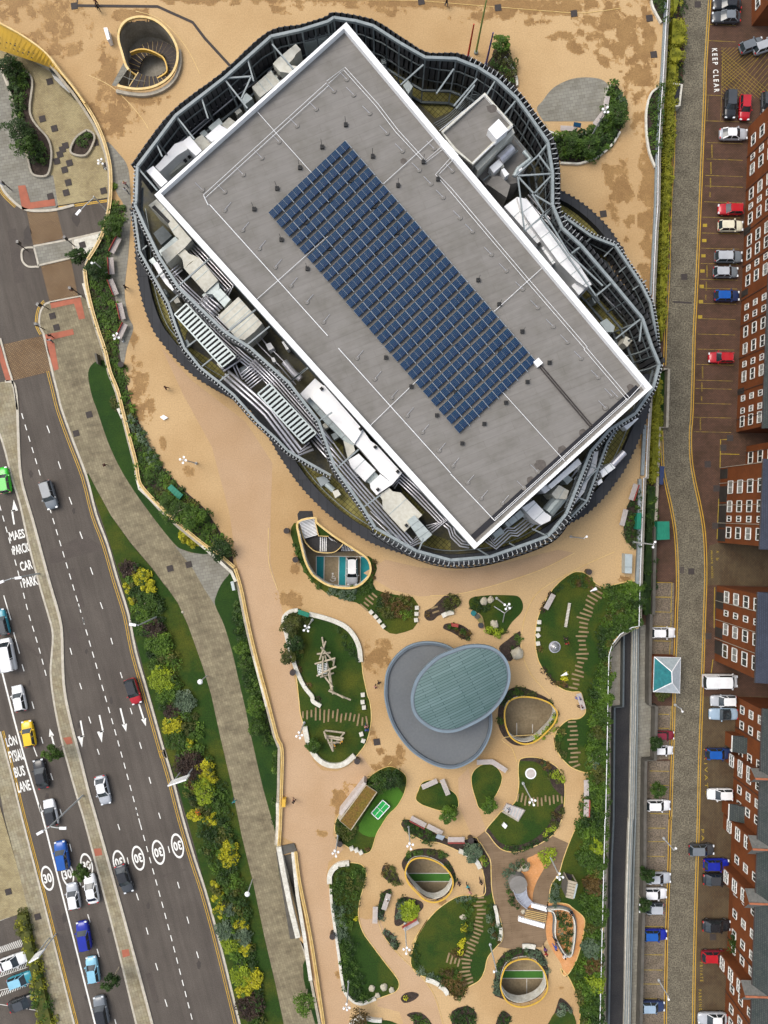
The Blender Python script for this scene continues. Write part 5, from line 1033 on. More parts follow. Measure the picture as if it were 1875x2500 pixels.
for k in range(34):
    a0 = R(238)+k*R(11.2); a1 = a0+R(11.2); zz = ZP-.15*k
    if zz < .3: break
    ro_k = 4.45 if k > 8 else 5.2
    p = [cR+Vector((math.cos(a)*r*1.02, math.sin(a)*r, 0)) for a, r in ((a0, ri_), (a0, ro_k), (a1, ro_k), (a1, ri_))]
    b.prism([Vector((v.x, v.y, zz)) for v in p], zz-.2, zz)
    nos.beam(Vector((p[0].x, p[0].y, zz+.04)), Vector((p[1].x, p[1].y, zz+.04)), .13, .05)
part('tread', b, m_mhole, ss); part('nosing', nos, m_goldp, ss)
b = MB(); iw = smooth(WP('A 1010,505 1060,575 1175,635 1240,640 1320,600 1350,560 1330,480 1290,440 1200,400 1120,395 1050,420', ZP-.6), False)
b.wall(iw, .2, ZP-1.4, ZP-.7); part('inner_guard', b, m_gold, ss)
b = MB(); 
for s_ in ('A 960,600 1050,640 1180,660', 'A 1040,690 1060,570'): b.tube(WP(s_, ZP+.9), .05, 5)
b.flat(WP('A 905,690 1000,510 1035,560 940,700', ZP+.03)); part('entrance_landing', b, m_slab3, ss)
# stair in the teardrop well
st2 = empty('stair', WP('R 450,250', ZP)[0], 0, 'dark stair with pale treads turning down into the teardrop opening', 'staircase')
b = MB(); b.flat(WP('R 280,20 300,-10 415,-10 425,50 290,85', ZP+.05)); b.prism(WP('R 335,235 440,205 490,225 690,290 610,360 440,358 380,310', 3.2), 3, 3.2); part('landing', b, m_asph2, st2)
b = MB(); b.prism(WP('R 295,85 430,50 465,210 340,240', 3.6), 3.3, 3.6); b.prism(WP('R 690,285 790,350 610,362', 1.8), 1.6, 1.8); part('flight', b, m_mhole, st2)
b = MB()
for k in range(13):
    z_ = ZP-.1*k; q = WP(f'R {297+k*3.6},{88+k*12.3} {432+k*2.4},{54+k*12.3}', z_); b.beam(q[0], q[1], .14, .1)
for x in (488, 506, 523, 540): q = WP(f'R {x},225 {x-2},355', 3.25); b.beam(q[0], q[1], .13, .05)
for k in range(6): q = WP(f'R {560+k*24},{225+k*14} {640+k*12},{305+k*4}', 3.1-.2*k); b.beam(q[0], q[1], .13, .08)
for k in range(9): q = WP(f'R {690+k*14},{290+k*6} {680+k*14},352', 1.9); b.beam(q[0], q[1], .12, .08)
part('tread', b, m_lamp, st2)
b = MB(); b.wall(smooth(WP('R 300,110 340,250 400,325 470,362 610,362 690,290', 4.2), False), .12, 3.1, 4.2); b.wall(WP('R 430,50 470,215 560,220', 4.8), .12, 3.4, 4.8); part('guard_rail', b, m_goldp, st2)
b = MB(); b.flat(WP('R 445,90 590,210 560,218 480,215', 4.4)); part('planter', b, m_grass, st2)
# long stair along the podium edge
ls = empty('edge_stair', WP('W 250,500', ZP)[0], 0, 'pale-walled stair sloping down beside the podium edge at the lower left', 'staircase')
b = MB(); b.wall(WP('W 112,68 150,280 215,600 285,885', 5.6), .75, 0, 5.6); part('side_wall', b, m_concw, ls)
b = MB(); b.prism(WP('W 130,60 250,35 275,100 150,135', ZP+.3), ZP, ZP+.3); part('landing', b, m_concd, ls)
b = MB(); b.wall(WP('W 240,115 280,500 340,850 400,1270', 5.5), .55, 4, 5.5); part('inner_wall', b, m_concw, ls)
b = MB()
for k in range(26): p = WP(f'W {195+k*4.2},{150+k*27}', 4.6-k*.17)[0]; b.box(p, (3.4, 1.9, .1), R(10))
part('tread', b, m_concd, ls)
# podium edge copings
def coping(spec, label, m=m_goldp, wd=.42, z0=ZP-.1, z1=ZP+.6, two=True, name='parapet'):
    q = smooth(WP(spec, z1), False, 3); b = MB(); b.wall(q, .12, z0, z1)
    ob = None
    b.wall(offset(q, .12, False), wd*.35, z1, z1+.08); b.wall(offset(q, -.2, False), wd*.3, z1-.1, z1-.02)
    return thing(name, b, m, label, 'parapet')
coping('A 400,460 500,590 600,715 680,830 760,960 820,1090 860,1210 890,1350 895,1500 885,1659 B 840,200 780,330 710,440', 'curved gold-topped parapet from the gold bridge down past the plaza')
coping('B 685,520 700,650 740,830 790,1000 850,1180 890,1350 950,1500 990,1659 C 1040,200 1100,430 1120,560 1160,640 1300,790 1450,930 1659,1100 Y 560,210 760,380', 'gold-topped parapet along the planted bank opposite the arena')
coping('Y 765,390 830,600 900,950 980,1300 1060,1600 1140,1900 1220,2212 Z 910,100 905,400 895,700 885,840', 'straight pale gold parapet from the kink down to the long stair')
coping('W 262,110 300,400 400,900 520,1700', 'pale gold parapet beyond the long stair at the bottom edge')
b = MB(); b.wall(smooth(WP('A 900,1560 890,1659 B 880,0 840,200 785,330 715,440 685,520 700,650', ZP+.2), False), .1, ZP-2, ZP+.2); thing('retaining_strip', b, m_goldp, 'thin gold strip under the parapet at the road island', 'trim')
# white parapet sections below the coping
for s_, lb in (('Y 410,140 730,430 775,530', 'white concrete panel below the coping at the parapet kink'), ('Y 970,1330 1110,1880', 'white concrete panel beside the path in the middle of the parapet'), ('W 100,-330 105,40', 'white concrete panel just above the long stair'),
    ('C 1100,520 1130,640 1290,790', 'white concrete panel at the bend of the planted bank'), ('C 955,-10 990,70', 'white concrete panel high on the planted bank'), ('B 675,635 730,835', 'white concrete panel beside the footpath corner'), ('Y 735,530 755,625', 'grey service hatch panel under the parapet kink')):
    b = MB(); b.wall(WP(s_, 4.6), .45, 3.4, 4.6); part('edge_panel', b, m_concw if 'hatch' not in lb else m_galv, PWALL)
# gold bridge side
top = smooth(WP('A -60,150 0,190 150,270 300,370 400,460 500,590 600,715 690,840', 6.2), False, 4); bot = smooth(WP('A -60,395 0,408 100,440 250,490 385,540 470,590 560,680 690,842', 3.0), False, 4)
b = MB(); root = empty('bridge', top[0], 0, 'swept gold perforated side of the footbridge at the top left', 'bridge')
for i in range(len(top)-1): b.face([bot[i], bot[i+1], top[i+1], top[i]])
part('side_panel', b, m_gold, root)
b = MB(); b.tube([p+Vector((0, 0, .05)) for p in top], .16, 6); part('handrail', b, m_goldp, root)
b = MB()
for k in range(46):
    t = rnd.random()**1.5*.45; i = int(t*(len(top)-1)); p = top[i].lerp(bot[i], rnd.uniform(.45, .85)); b.disc(p+Vector((0, 0, .06)), rnd.uniform(.08, .16), 8)
part('perforation', b, m_mhole, root)
b = MB(); b.prism(WP('A 395,550 440,580 520,650 600,745 560,750 500,700 440,640', 2.2), .1, 2.2); thing('glass_kiosk', b, m_glass, 'dark glazed lean-to tucked under the gold bridge', 'kiosk')
# rails at the right edge of the podium
b = MB(); b.wall(WP(EDGE_R, ZP+1.1), .09, ZP+1.02, ZP+1.1)
for p_, d_ in resample(WP(EDGE_R, ZP+1.1), 2.0): b.tube([Vector((p_.x, p_.y, ZP)), Vector((p_.x, p_.y, ZP+1.0))], .035, 4)
thing('white_railing', b, m_lamp, 'long thin white rail along the right-hand podium edge', 'railing')
b = MB(); b.wall(offset(WP('F 790,0 780,250 760,600 735,900 715,1300 705,1746 G 690,300 665,760', ZP+.6), .0, False), .3, ZP, ZP+.4); b.wall(WP('H 610,130 590,560', ZP+.5), .5, ZP, ZP+.5); b.wall(WP('H 570,590 560,1200 545,1500', ZP+.6), .5, ZP, ZP+.6); thing('edge_upstand', b, m_steel, 'grey upstand running inside the white rail', 'kerb')
# low white seat walls
def seatwall(spec, label, wd=.55, h=.45, m=m_concw, sm=True):
    q = WP(spec, ZP+h); q = smooth(q, False) if sm else q; b = MB(); b.wall(q, wd, ZP, ZP+h); return thing('seat_wall', b, m, label, 'wall')
seatwall('R 385,918 560,965 700,1025 785,1110 835,1220 850,1350', 'pale curved wall on the upper right of the climbing lawn', .7)
seatwall('R 285,885 220,895 170,930 152,985 170,1060 210,1230 270,1420 340,1570 410,1659 U 420,230 490,275', 'pale curved wall on the left of the climbing lawn', .6)
seatwall('U 345,460 372,590 430,710 510,785 600,812 700,795 795,718', 'pale curved wall around the bottom of the climbing lawn', .75)
seatwall('W 570,400 570,330 600,270 660,228 745,215', 'pale curved wall at the top of the long planted bed', .75)
seatwall('W 580,440 590,600 650,1030 695,1340 760,1440 830,1480 890,1475 985,1435', 'pale wall down the left of the long planted bed', .4)
seatwall('W 755,1680 790,1630 860,1605 960,1630 1040,1635', 'pale curved wall at the very bottom of the park', .5)
for s_, lb in (('F 665,0 685,70 750,190', 'white curved kerb wall at the top right bed'), ('F 728,740 668,790 638,870 622,980 627,1150 652,1300 700,1425', 'white curved kerb wall round the shrub bed by the rail'), ('M 1435,460 1490,530 1530,620 1535,690', 'white curved kerb wall beside the flagpole shrubs'), ('N 720,60 820,92 900,98 1000,70 1090,15 F 250,960 280,820 290,750 330,720', 'pale curved kerb inside the oval seating area'), ('N 810,293 900,297 F 60,1390 200,1340 330,1230 400,1120', 'white curved kerb outside the oval shrub bed'),
    ('A 45,530 60,660 110,850 150,1020 220,1230', 'pale kerb along the left of the long plaza planter'), ('A 200,570 260,650 240,850 250,940 300,1020 380,1110 412,1200 412,1300 385,1410 310,1425 250,1390 218,1250', 'pale kerb along the right of the long plaza planter'), ('A 700,1050 755,1080 760,1140 705,1245 640,1258 575,1235 575,1185 620,1105 700,1050', 'stone ring kerb of the small plaza planter')):
    pl = lb.find('plaza') > 0; z_ = .5 if pl else ZP+.4; q = smooth(WP(s_, z_), False); b = MB(); b.wall(q, .3, z_-.4, z_); thing('kerb_wall', b, m_concw if not pl else m_conc, lb, 'kerb')
sheet('bed', 'A 60,540 130,515 200,570 255,650 240,850 250,940 300,1020 375,1110 410,1200 408,1300 380,1405 310,1420 255,1385 225,1250 155,1030 110,850', .2, m_soil); sheet('bed', 'A 700,1060 750,1090 750,1140 700,1240 640,1250 580,1230 580,1180 625,1110', .2, m_soil)
# green cabins and boxes
for s_, h_, z_, lb in (('H 720,955 815,955 818,1105 718,1110', 2.6, 0, 'square green metal cabin beside the cobbled street'), ('H 548,882 578,882 572,1020 542,1020', 1.6, ZP, 'narrow green box on the shrub bed by the white rail'), ('C 1385,608 1478,690 1450,728 1358,635', .9, ZP, 'long green box lying in the bed below the arena'), ('R 290,882 388,915 378,945 285,915', .9, ZP, 'green box on the wall of the climbing lawn')):
    q = ccw(WP(s_, z_+h_)); o = sum(q, Vector())/4; b = MB(); b.prism(q, z_, z_+h_-.08); lid = MB(); lid.prism([Vector((p.x-o.x, p.y-o.y, h_)) for p in offset(q, .06)], h_-.1, h_)
    ob = thing('green_box', b, m_greenb, lb, 'box', origin=(o.x, o.y, z_)); lid.obj('lid', m_greenb, ob)
    r_ = MB(); d_ = (q[1]-q[0]); 
    for k in range(5): a = q[0].lerp(q[1], (k+.5)/5)-o; c = q[3].lerp(q[2], (k+.5)/5)-o; a.z = c.z = h_+.02; r_.beam(a, c, .07, .04)
    r_.obj('lid_rib', m_greenb, ob)
# hipped-roof kiosk
kq = WP('I 690,362 915,368 907,672 680,660', 3.2); ap = WP('I 838,490 842,582', 4.7); o = sum(kq, Vector())/4
kio = empty('kiosk', (o.x, o.y, 0), 0, 'small brick kiosk with a hipped pale and teal roof on the cobbled street', 'kiosk')
b = MB(); b.face([kq[0], kq[3], ap[1], ap[0]], 0); b.face([kq[1], kq[0], ap[0]], 1); b.face([kq[2], kq[1], ap[0], ap[1]], 2); b.face([kq[3], kq[2], ap[1]], 2)
for f in range(len(b.f)): pass
part('roof', b, [mat('teal_roof_tiles', (.02,.16,.17), c2=(.015,.12,.135), scale=2, fine=(3, .15)), mat('grey_roof_tiles', (.30,.34,.35), c2=(.25,.29,.30), scale=2, fine=(3, .1)), mat('pale_roof_tiles', (.46,.50,.52), c2=(.40,.44,.46), scale=2, fine=(3, .08))], kio)
b = MB(); b.prism(offset(ccw(kq), -.25), 0, 3.1); part('wall', b, m_brick, kio)
b = MB(); b.wall(offset(ccw(kq), -.05), .14, 3.08, 3.22, True)
for i in range(4): b.beam(kq[i], ap[0 if i < 2 else 1], .12, .1)
b.beam(ap[0], ap[1], .14, .12); part('ridge', b, m_lamp, kio)
# ================================================================ BRICK BUILDINGS ON THE RIGHT
def building(label, base, h, back, rows, cols, roofm=m_slate, bays=(), lines=(), garage=None, win=(.9, 1.6), z0=1.6, step=2.7, overhang=.45, roof_rise=3.5, zs_=None):
    a, c = WP(base, 0); d_ = (c-a).normalized(); n_ = Vector((-d_.y, d_.x, 0)); n_ = n_ if n_.x < 0 else -n_; L = (c-a).length   # n_ points to the street
    root = empty('brick_building', a, 0, label, 'building')
    A, B_, C, D_ = a, c, c-n_*back, a-n_*back; b = MB(); b.prism(ccw([A, B_, C, D_]), 0, h); part('wall', b, m_brick, root)
    b = MB(); e = overhang
    p = [A+n_*e-d_*e, B_+n_*e+d_*e, C-n_*e+d_*e, D_-n_*e-d_*e]; r1, r2 = A-n_*back/2, B_-n_*back/2
    for k in (p): k.z = h
    r1.z = r2.z = h+roof_rise
    for f in ([p[0], p[1], r2, r1], [p[2], p[3], r1, r2], [p[1], p[2], r2], [p[3], p[0], r1]): b.face(f)
    b.face(p[::-1]); rf = part('roof', b, roofm, root)
    b = MB(); b.beam(p[0], p[1], .12, .12); part('edge_strip', b, m_mhole, root)  # rain guttering along the eaves
    k_ = 0
    for u, spec in cols:
        for r_ in range(rows):
            z_ = (zs_[r_] if zs_ else z0+r_*step); wd, ht = spec if spec else win
            if garage and r_ == 0 and garage == 'all': pass
            c_ = a+d_*(u*L)+Vector((0, 0, z_)); Mx = Matrix((( d_.x, n_.x, 0, c_.x), (d_.y, n_.y, 0, c_.y), (0, 0, 1, c_.z), (0, 0, 0, 1)))
            f_ = MB(); 
            for (x, z, w_, h_) in ((-wd/2, 0, .1, ht+.1), (wd/2, 0, .1, ht+.1), (0, ht/2, wd+.1, .1), (0, -ht/2, wd+.1, .14), (0, 0, .09, ht)): f_.box(0, (w_, .14, h_), M=Mx @ Matrix.Translation((x, .04, z)))
            wn = part('window', f_, m_pvc, root)
            g_ = MB(); g_.box(0, (wd, .05, ht), M=Mx @ Matrix.Translation((0, .02, 0))); o_ = par_loc(root); g_.v = [(x-o_.x, y-o_.y, z-o_.z) for x, y, z in g_.v]; gp = g_.obj('pane', m_curtain if rnd.random() < .3 else m_glass, wn)
            k_ += 1
    for u in lines:
        b = MB(); q = a+d_*(u*L)+n_*.1; b.tube([q, q+Vector((0, 0, h))], .05, 6); part('downpipe', b, m_mhole if h < 10 else m_conc, root)
    if garage:
        for u0, u1, zz in garage:
            b = MB(); q0 = a+d_*(u0*L); q1 = a+d_*(u1*L); m0 = (q0+q1)/2; Mx = Matrix(((d_.x, n_.x, 0, m0.x), (d_.y, n_.y, 0, m0.y), (0, 0, 1, zz/2), (0, 0, 0, 1)))
            b.box(0, ((u1-u0)*L, .12, zz), M=Mx); part('garage_door', b, m_garage, root)
    for (u0, u1, out, bh, gable) in bays:
        q0 = a+d_*(u0*L); q1 = a+d_*(u1*L); b = MB(); fp = ccw([q0+n_*out, q1+n_*out, q1-n_*.2, q0-n_*.2]); b.prism(fp, 0, bh); part('bay', b, m_brick, root)
        b = MB(); mm = (q0+q1)/2
        if gable:
            e0, e1 = q0-d_*.25, q1+d_*.25; f0, f1, g0 = e0+n_*(out+.25), e1+n_*(out+.25), mm+n_*(out+.25); dd = -n_*(out+4)
            for k in (f0, f1): k.z = bh
            g0.z = bh+1.5; bx = g0+dd; b0, b1 = f0+dd, f1+dd
            b.face([f0, g0, bx, b0]); b.face([g0, f1, b1, bx]); part('bay_roof', b, mat('weathered_slate', (.15,.145,.13), c2=(.11,.11,.10), scale=2, fine=(5, .15)) if 'weathered_slate' not in bpy.data.materials else bpy.data.materials['weathered_slate'], root)
            b = MB(); b.beam(g0+Vector((0,0,.03)), bx+Vector((0,0,.03)), .28, .1); part('ridge_tile', b, m_ridge, root)
            b = MB(); b.face([f0, f1, g0]); part('gable', b, m_brick, root)
        else:
            f = [q0-d_*.2+n_*(out+.3), q1+d_*.2+n_*(out+.3), q1+d_*.2, q0-d_*.2]
            for k, z_ in zip(f, (bh, bh, bh+1.0, bh+1.0)): k.z = z_
            b.face(f); b.face([(k.x, k.y, bh-.02) for k in f][::-1]); part('porch_roof', b, roofm, root)
            b = MB(); b.beam(f[0], f[1], .12, .12); part('porch_gutter', b, m_pvc, root)
        if gable or bh > 4:
            for r_ in range(rows-1 if bh < h-1 else rows):
                z_ = z0+r_*step; wd, ht = 1.8, 1.2; c_ = mm+n_*out+Vector((0, 0, z_)); Mx = Matrix(((d_.x, n_.x, 0, c_.x), (d_.y, n_.y, 0, c_.y), (0, 0, 1, c_.z), (0, 0, 0, 1)))
                f_ = MB()
                for (x, z, w_, h_) in ((-wd/2, 0, .13, ht+.13), (wd/2, 0, .13, ht+.13), (0, ht/2, wd+.13, .13), (0, -ht/2, wd+.13, .16), (0, 0, wd, .1), (0, 0, .1, ht)): f_.box(0, (w_, .14, h_), M=Mx @ Matrix.Translation((x, .04, z)))
                wn = part('window', f_, m_pvc, root); g_ = MB(); g_.box(0, (wd, .05, ht), M=Mx @ Matrix.Translation((0, .02, 0))); o_ = par_loc(root); g_.v = [(x-o_.x, y-o_.y, z-o_.z) for x, y, z in g_.v]; g_.obj('pane', m_glass, wn)
    return root
import itertools
L1 = 1; cols = []
for k in range(12):
    u = (k+.4)/12; cols.append((u, (.9, 1.7) if k % 3 else (.85, .85)))
cols = [(u+dx, s_) for u, dx, s_ in [(u, .0, s_) for u, s_ in cols]]
more = [(.06, (1.65,1.15)), (.115, (.85,1.05)), (.155, (1.65,1.15)), (.235, (1.65,1.15)), (.275,(.85,1.05)), (.315,(1.65,1.15)), (.385,(1.65,1.15)), (.43,(1.65,1.15)), (.475,(.85,1.05)), (.515,(1.65,1.15)), (.60,(.85,1.05)),(.635,(.85,1.05)),(.68,(1.65,1.15)),(.735,(1.65,1.15)),(.785,(.85,1.05)),(.825,(1.65,1.15)),(.895,(.85,1.05)),(.935,(.85,1.05)),(.97,(1.65,1.15))]
building('long three-storey red brick terrace behind the red and silver parked cars', 'F 1492,1085 H 1388,192', 8.7, 11, 3, more, lines=(.1, .21, .35, .46, .57, .655, .76, .87, .96), z0=1.9, step=2.6, garage=((.335,.36,2),(.54,.56,2),(.86,.88,2)))
building('brick corner block with steps at the top right of the picture', 'F 1519,-60 1519,222', 9, 12, 3, [(.15, (1.6,1.2)), (.55, (1.7, 1.2))], z0=2, step=2.7)
building('recessed brick wing between the long terrace and the tall garage block', 'H 1475,312 1465,500', 8.6, 11, 3, [(.55, (1.8, 1.3))], z0=1.6, step=2.9, lines=(.3,))
building('tall four-storey red brick block with blue slate roof above open garages', 'H 1256,497 1229,1132', 13.6, 11, 4, [(.27, (1.95, 1.45)), (.52, (1.7, 1.4)), (.68, (.85, 1.2)), (.86, (1.7, 1.4))], roofm=m_slateb, z0=3.6, step=3.0, garage=((.02,.15,2.4),(.25,.46,2.5),(.48,.8,2.5),(.82,.98,2.5)), lines=(.0, .21, .5, .74))
building('second tall red brick block with blue slate roof beside the white van', 'H 1222,1500 I 1203,392', 13.3, 11, 4, [(.12, (1.7, 1.4)), (.33, (.85, 1.2)), (.54, (1.7, 1.4)), (.82, (2.0, 1.45))], roofm=m_slateb, z0=3.5, step=3.0, garage=((.08,.3,2.4),(.55,.68,2.4),(.72,.9,2.5)), lines=(.2, .45, .7))
hw = [(k, (1.2, 1.1)) for k in (.03, .075, .155, .215, .265, .31, .375, .47, .52, .565, .63, .69, .735, .785, .85, .91, .95)]
building('long red brick row with gabled bays and dark slate roof at the lower right', 'I 1390,700 J 1285,1800', 8.6, 12, 3, hw, roofm=m_slate, z0=2.1, step=2.7, lines=(.09, .24, .40, .55, .72, .88),
   bays=((.105, .145, 1.6, 2.9, 0), (.165, .195, 1.4, 8.2, 1), (.305, .345, 1.7, 2.9, 0), (.352, .395, 1.4, 8.2, 1), (.50, .545, 1.6, 8.2, 1), (.755, .80, 1.7, 8.2, 1)))
# ================================================================ VEHICLES
def paint(name, c, c2=None): return mat(name, c, c2=c2 or tuple(k*.85 for k in c), scale=.8, rough=.22, spec=.6)
PC = dict(white=paint('white_car_paint', (.78,.78,.78)), silver=paint('silver_car_paint', (.42,.44,.47)), grey=paint('grey_car_paint', (.16,.18,.20)), black=paint('black_car_paint', (.018,.019,.022)), dark=paint('dark_grey_car_paint', (.05,.055,.062)),
 red=paint('red_car_paint', (.42,.012,.02)), maroon=paint('maroon_car_paint', (.20,.015,.03)), blue=paint('blue_car_paint', (.008,.085,.36)), royal=paint('royal_blue_car_paint', (.008,.02,.30)), navy=paint('navy_car_paint', (.02,.035,.10)),
 light=paint('light_blue_car_paint', (.24,.50,.64)), green=paint('green_car_paint', (.03,.52,.02)), yellow=paint('yellow_car_paint', (.78,.50,.01)), cream=paint('cream_car_paint', (.70,.66,.50)), teal=paint('teal_car_paint', (.03,.25,.32)), steel=paint('steel_blue_car_paint', (.30,.40,.50)))
m_wind = mat('car_glass', (.012,.018,.022), c2=(.03,.04,.045), scale=1, rough=.08, spec=.8); m_tyre = mat('tyre', (.015,.015,.015)); m_alloy = mat('alloy', (.4,.4,.4), rough=.3, metal=.7)
m_head = mat('headlight_glass', (.75,.78,.80), rough=.15, spec=.8); m_tail = mat('taillight_glass', (.45,.01,.01), rough=.2, spec=.8)
cache = {}
def car_meshes(kind, color, roofc):
    key = (kind, color, roofc)
    if key in cache: return cache[key]
    L_, W_, Hh = dict(hatch=(4.05, 1.76, 1.48), saloon=(4.55, 1.82, 1.44), suv=(4.45, 1.88, 1.66), van=(5.1, 2.0, 1.95), open=(4.5, 1.85, 1.3))[kind]
    bel = dict(hatch=.93, saloon=.92, suv=1.05, van=1.15, open=.88)[kind]
    if kind == 'van': st_ = [(-.5,.80,.55,bel-.15),(-.485,.95,.3,bel),(-.42,1,.25,bel),(-.1,1,.25,bel),(.2,1,.25,bel),(.36,.985,.25,bel-.04),(.45,.93,.28,bel-.18),(.488,.82,.35,bel-.36),(.5,.68,.45,bel-.48)]
    else: st_ = [(-.5,.66,.5,bel-.16),(-.488,.84,.38,bel-.06),(-.45,.93,.28,bel),(-.36,.985,.24,bel+.01),(-.15,1,.22,bel),(.1,1,.22,bel),(.25,.99,.22,bel-.03),(.36,.965,.24,bel-.09),(.44,.90,.28,bel-.18),(.482,.77,.34,bel-.29),(.5,.58,.42,bel-.40)]
    b = MB(); rg = []
    for x, wf, zb, zt in st_:
        w_ = W_/2*wf; sec = [(-w_*.9, zb), (-w_, zb+.12), (-w_*1.0, zb+(zt-zb)*.55), (-w_*.96, zt-.09), (-w_*.86, zt-.01), (-w_*.45, zt+.035), (0, zt+.05), (w_*.45, zt+.035), (w_*.86, zt-.01), (w_*.96, zt-.09), (w_, zb+(zt-zb)*.55), (w_, zb+.12), (w_*.9, zb)]
        rg.append(len(b.v)); b.v += [(x*L_, y, z) for y, z in sec]
    for i in range(len(rg)-1):
        for k in range(12): b.f.append((rg[i]+k, rg[i+1]+k, rg[i+1]+k+1, rg[i]+k+1)); b.m.append(0)
        b.f.append((rg[i]+12, rg[i+1]+12, rg[i+1], rg[i])); b.m.append(0)
    b.f.append(tuple(rg[0]+k for k in range(13))); b.m.append(0); b.f.append(tuple(rg[-1]+k for k in reversed(range(13)))); b.m.append(0)
    out = [('body', b.mesh('body', PC[color], True))]
    # glasshouse: belt and roof outlines
    rb, rf_, fb, ff = dict(hatch=(-.475,-.40,.20,.05), saloon=(-.40,-.26,.20,.04), suv=(-.485,-.43,.20,.07), van=(-.49,-.475,.37,.26), open=(-.22,-.20,.14,.06))[kind]
    rt = W_/2*(.74 if kind != 'van' else .86); bt = W_/2*.90; z1, z2 = bel-.01, Hh-.05
    def ringp(xr, xf, w_, z, n_=10):
        p = []
        for sx, x in ((1, xf), (-1, xr)):
            for t in range(n_):
                y = w_*(1-2*t/(n_-1))*sx; bulge = .022*(1-(y/w_)**2); p.append(Vector(((x+sx*bulge)*L_, y, z)))
        return p
    lo = ringp(rb, fb, bt, z1); hi = ringp(rf_, ff, rt, z2); b = MB()
    for i in range(20): b.face([lo[i-1], lo[i], hi[i], hi[i-1]][::-1])
    b.face(hi[::-1]); out.append(('windows', b.mesh('windows', m_wind)))
    if kind != 'open':
        b = MB(); rr = ringp(rf_+.005, ff-.005, rt*.99, z2, 10)
        top_ = [Vector((p.x*.97, p.y*.93, z2+.05)) for p in rr]
        for i in range(20): b.face([rr[i-1]-Vector((0,0,.04)), rr[i]-Vector((0,0,.04)), top_[i], top_[i-1]][::-1])
        b.face(top_ if area(top_) > 0 else top_[::-1])
        for sx in (-1, 1):     # pillars
            b.beam(Vector((fb*L_-.02, sx*bt*.99, z1)), Vector((ff*L_, sx*rt*1.01, z2+.01)), .09, .07); b.beam(Vector((rb*L_+.05, sx*bt*.97, z1)), Vector((rf_*L_+.02, sx*rt, z2+.01)), .16, .08)
            b.beam(Vector((-.10*L_, sx*bt*1.0, z1)), Vector((-.11*L_, sx*rt*1.01, z2)), .09, .06)
            if kind == 'van': b.beam(Vector((-.3*L_, sx*bt*.97, z1)), Vector((-.3*L_, sx*rt*1.0, z2)), L_*.3, .1)
        out.append(('roof', b.mesh('roof', PC[roofc], False)))
    b = MB()
    for sx in (-1, 1): b.box((fb*L_-.25, sx*(W_/2+.09), bel+.05), (.16, .22, .14))
    out.append(('mirrors', b.mesh('mirrors', PC[color])))
    wm_ = MB(); wm_.tube([Vector((0, -.11, 0)), Vector((0, .11, 0))], .33, 14); hb = MB(); hb.tube([Vector((0, -.12, 0)), Vector((0, .12, 0))], .19, 10)
    hl = MB(); hl.box((0, 0, 0), (.22, .34, .12)); tl = MB(); tl.box((0, 0, 0), (.14, .30, .16))
    out += [('wheel', wm_.mesh('wheel', m_tyre), hb.mesh('rim', m_alloy), [(sx*L_*.30, sy*(W_/2-.14), .33) for sx in (-1, 1) for sy in (-1, 1)]),
            ('headlight', hl.mesh('headlight', m_head), None, [(L_*.468, sy*W_*.335, bel-.25) for sy in (-1, 1)]), ('taillight', tl.mesh('taillight', m_tail), None, [(-L_*.482, sy*W_*.36, bel-.1) for sy in (-1, 1)])]
    cache[key] = (out, L_); return cache[key]
def car(spec, rz, kind, color, label, roofc=None, z=0, scale=1, group=None):
    out, L_ = car_meshes(kind, color, roofc or color); c = WP(spec, z+1.1)[0]
    root = empty('van' if kind == 'van' else 'parked_car' if group and 'parked' in group else 'car', (c.x, c.y, z+.02), R(rz), label, 'van' if kind == 'van' else 'car', group); root.scale = (scale,)*3
    for it in out:
        if len(it) == 2: link(it[0], it[1], root)
        else:
            for p in it[3]:
                w_ = link(it[0], it[1], root, p)
                if it[2]: link('rim', it[2], w_)
    return root
UP, DN = 104, -76
TR = 'traffic on the dual carriageway'; PK = 'cars parked at the brick terrace'; PB = 'cars parked in bays along the cobbled street'
CARS = [('C 22,570',UP-4,'hatch','green','bright green hatchback at the left edge beside the turn arrow',None,TR),('C 388,692',DN+3,'suv','grey','grey car alone on the southbound side above the lawn wedge',None,TR),('D 5,65',UP,'hatch','teal','dark teal car cut off by the left edge of the picture','dark',TR),
 ('D 52,330',UP-3,'van','white','white van at the left edge in the queue',None,TR),('D 145,685',UP-2,'hatch','white','white hatchback behind the white van and ahead of the yellow car',None,TR),('D 222,972',UP-3,'hatch','yellow','yellow hatchback beside the bus lane writing',None,TR),
 ('D 322,1298',UP-1,'saloon','black','black car directly behind the yellow hatchback',None,TR),('D 402,1612',UP-2,'hatch','white','white car with black roof glass behind the black car','black',TR),('D 826,1430',DN-1,'saloon','silver','silver white saloon on the southbound side beside the median','white',TR),
 ('D 1072,628',DN+4,'hatch','red','red and black hatchback with white bonnet near the straight arrows','black',TR),('E 494,300',UP-4,'suv','blue','blue car passing the second speed roundel',None,TR),('E 586,632',UP-4,'hatch','silver','silver white hatchback with a sunroof','white',TR),
 ('E 731,572',UP-3,'saloon','white','white saloon in the queue next to the median sapling',None,TR),('E 672,952',UP-4,'suv','royal','royal blue car in the middle of the queue',None,TR),('E 742,1230',UP-5,'hatch','light','light blue small car in the queue','light',TR),
 ('E 812,1560',UP-3,'suv','grey','grey car with black roof at the bottom of the queue','black',TR),('E 1000,492',DN+5,'saloon','dark','dark car covering the lower speed roundel on the southbound side','black',TR)]
for s_, a_, k_, c_, lb, rc, g_ in CARS: car(s_, a_, k_, c_, lb, rc, .0, 1.04, g_)
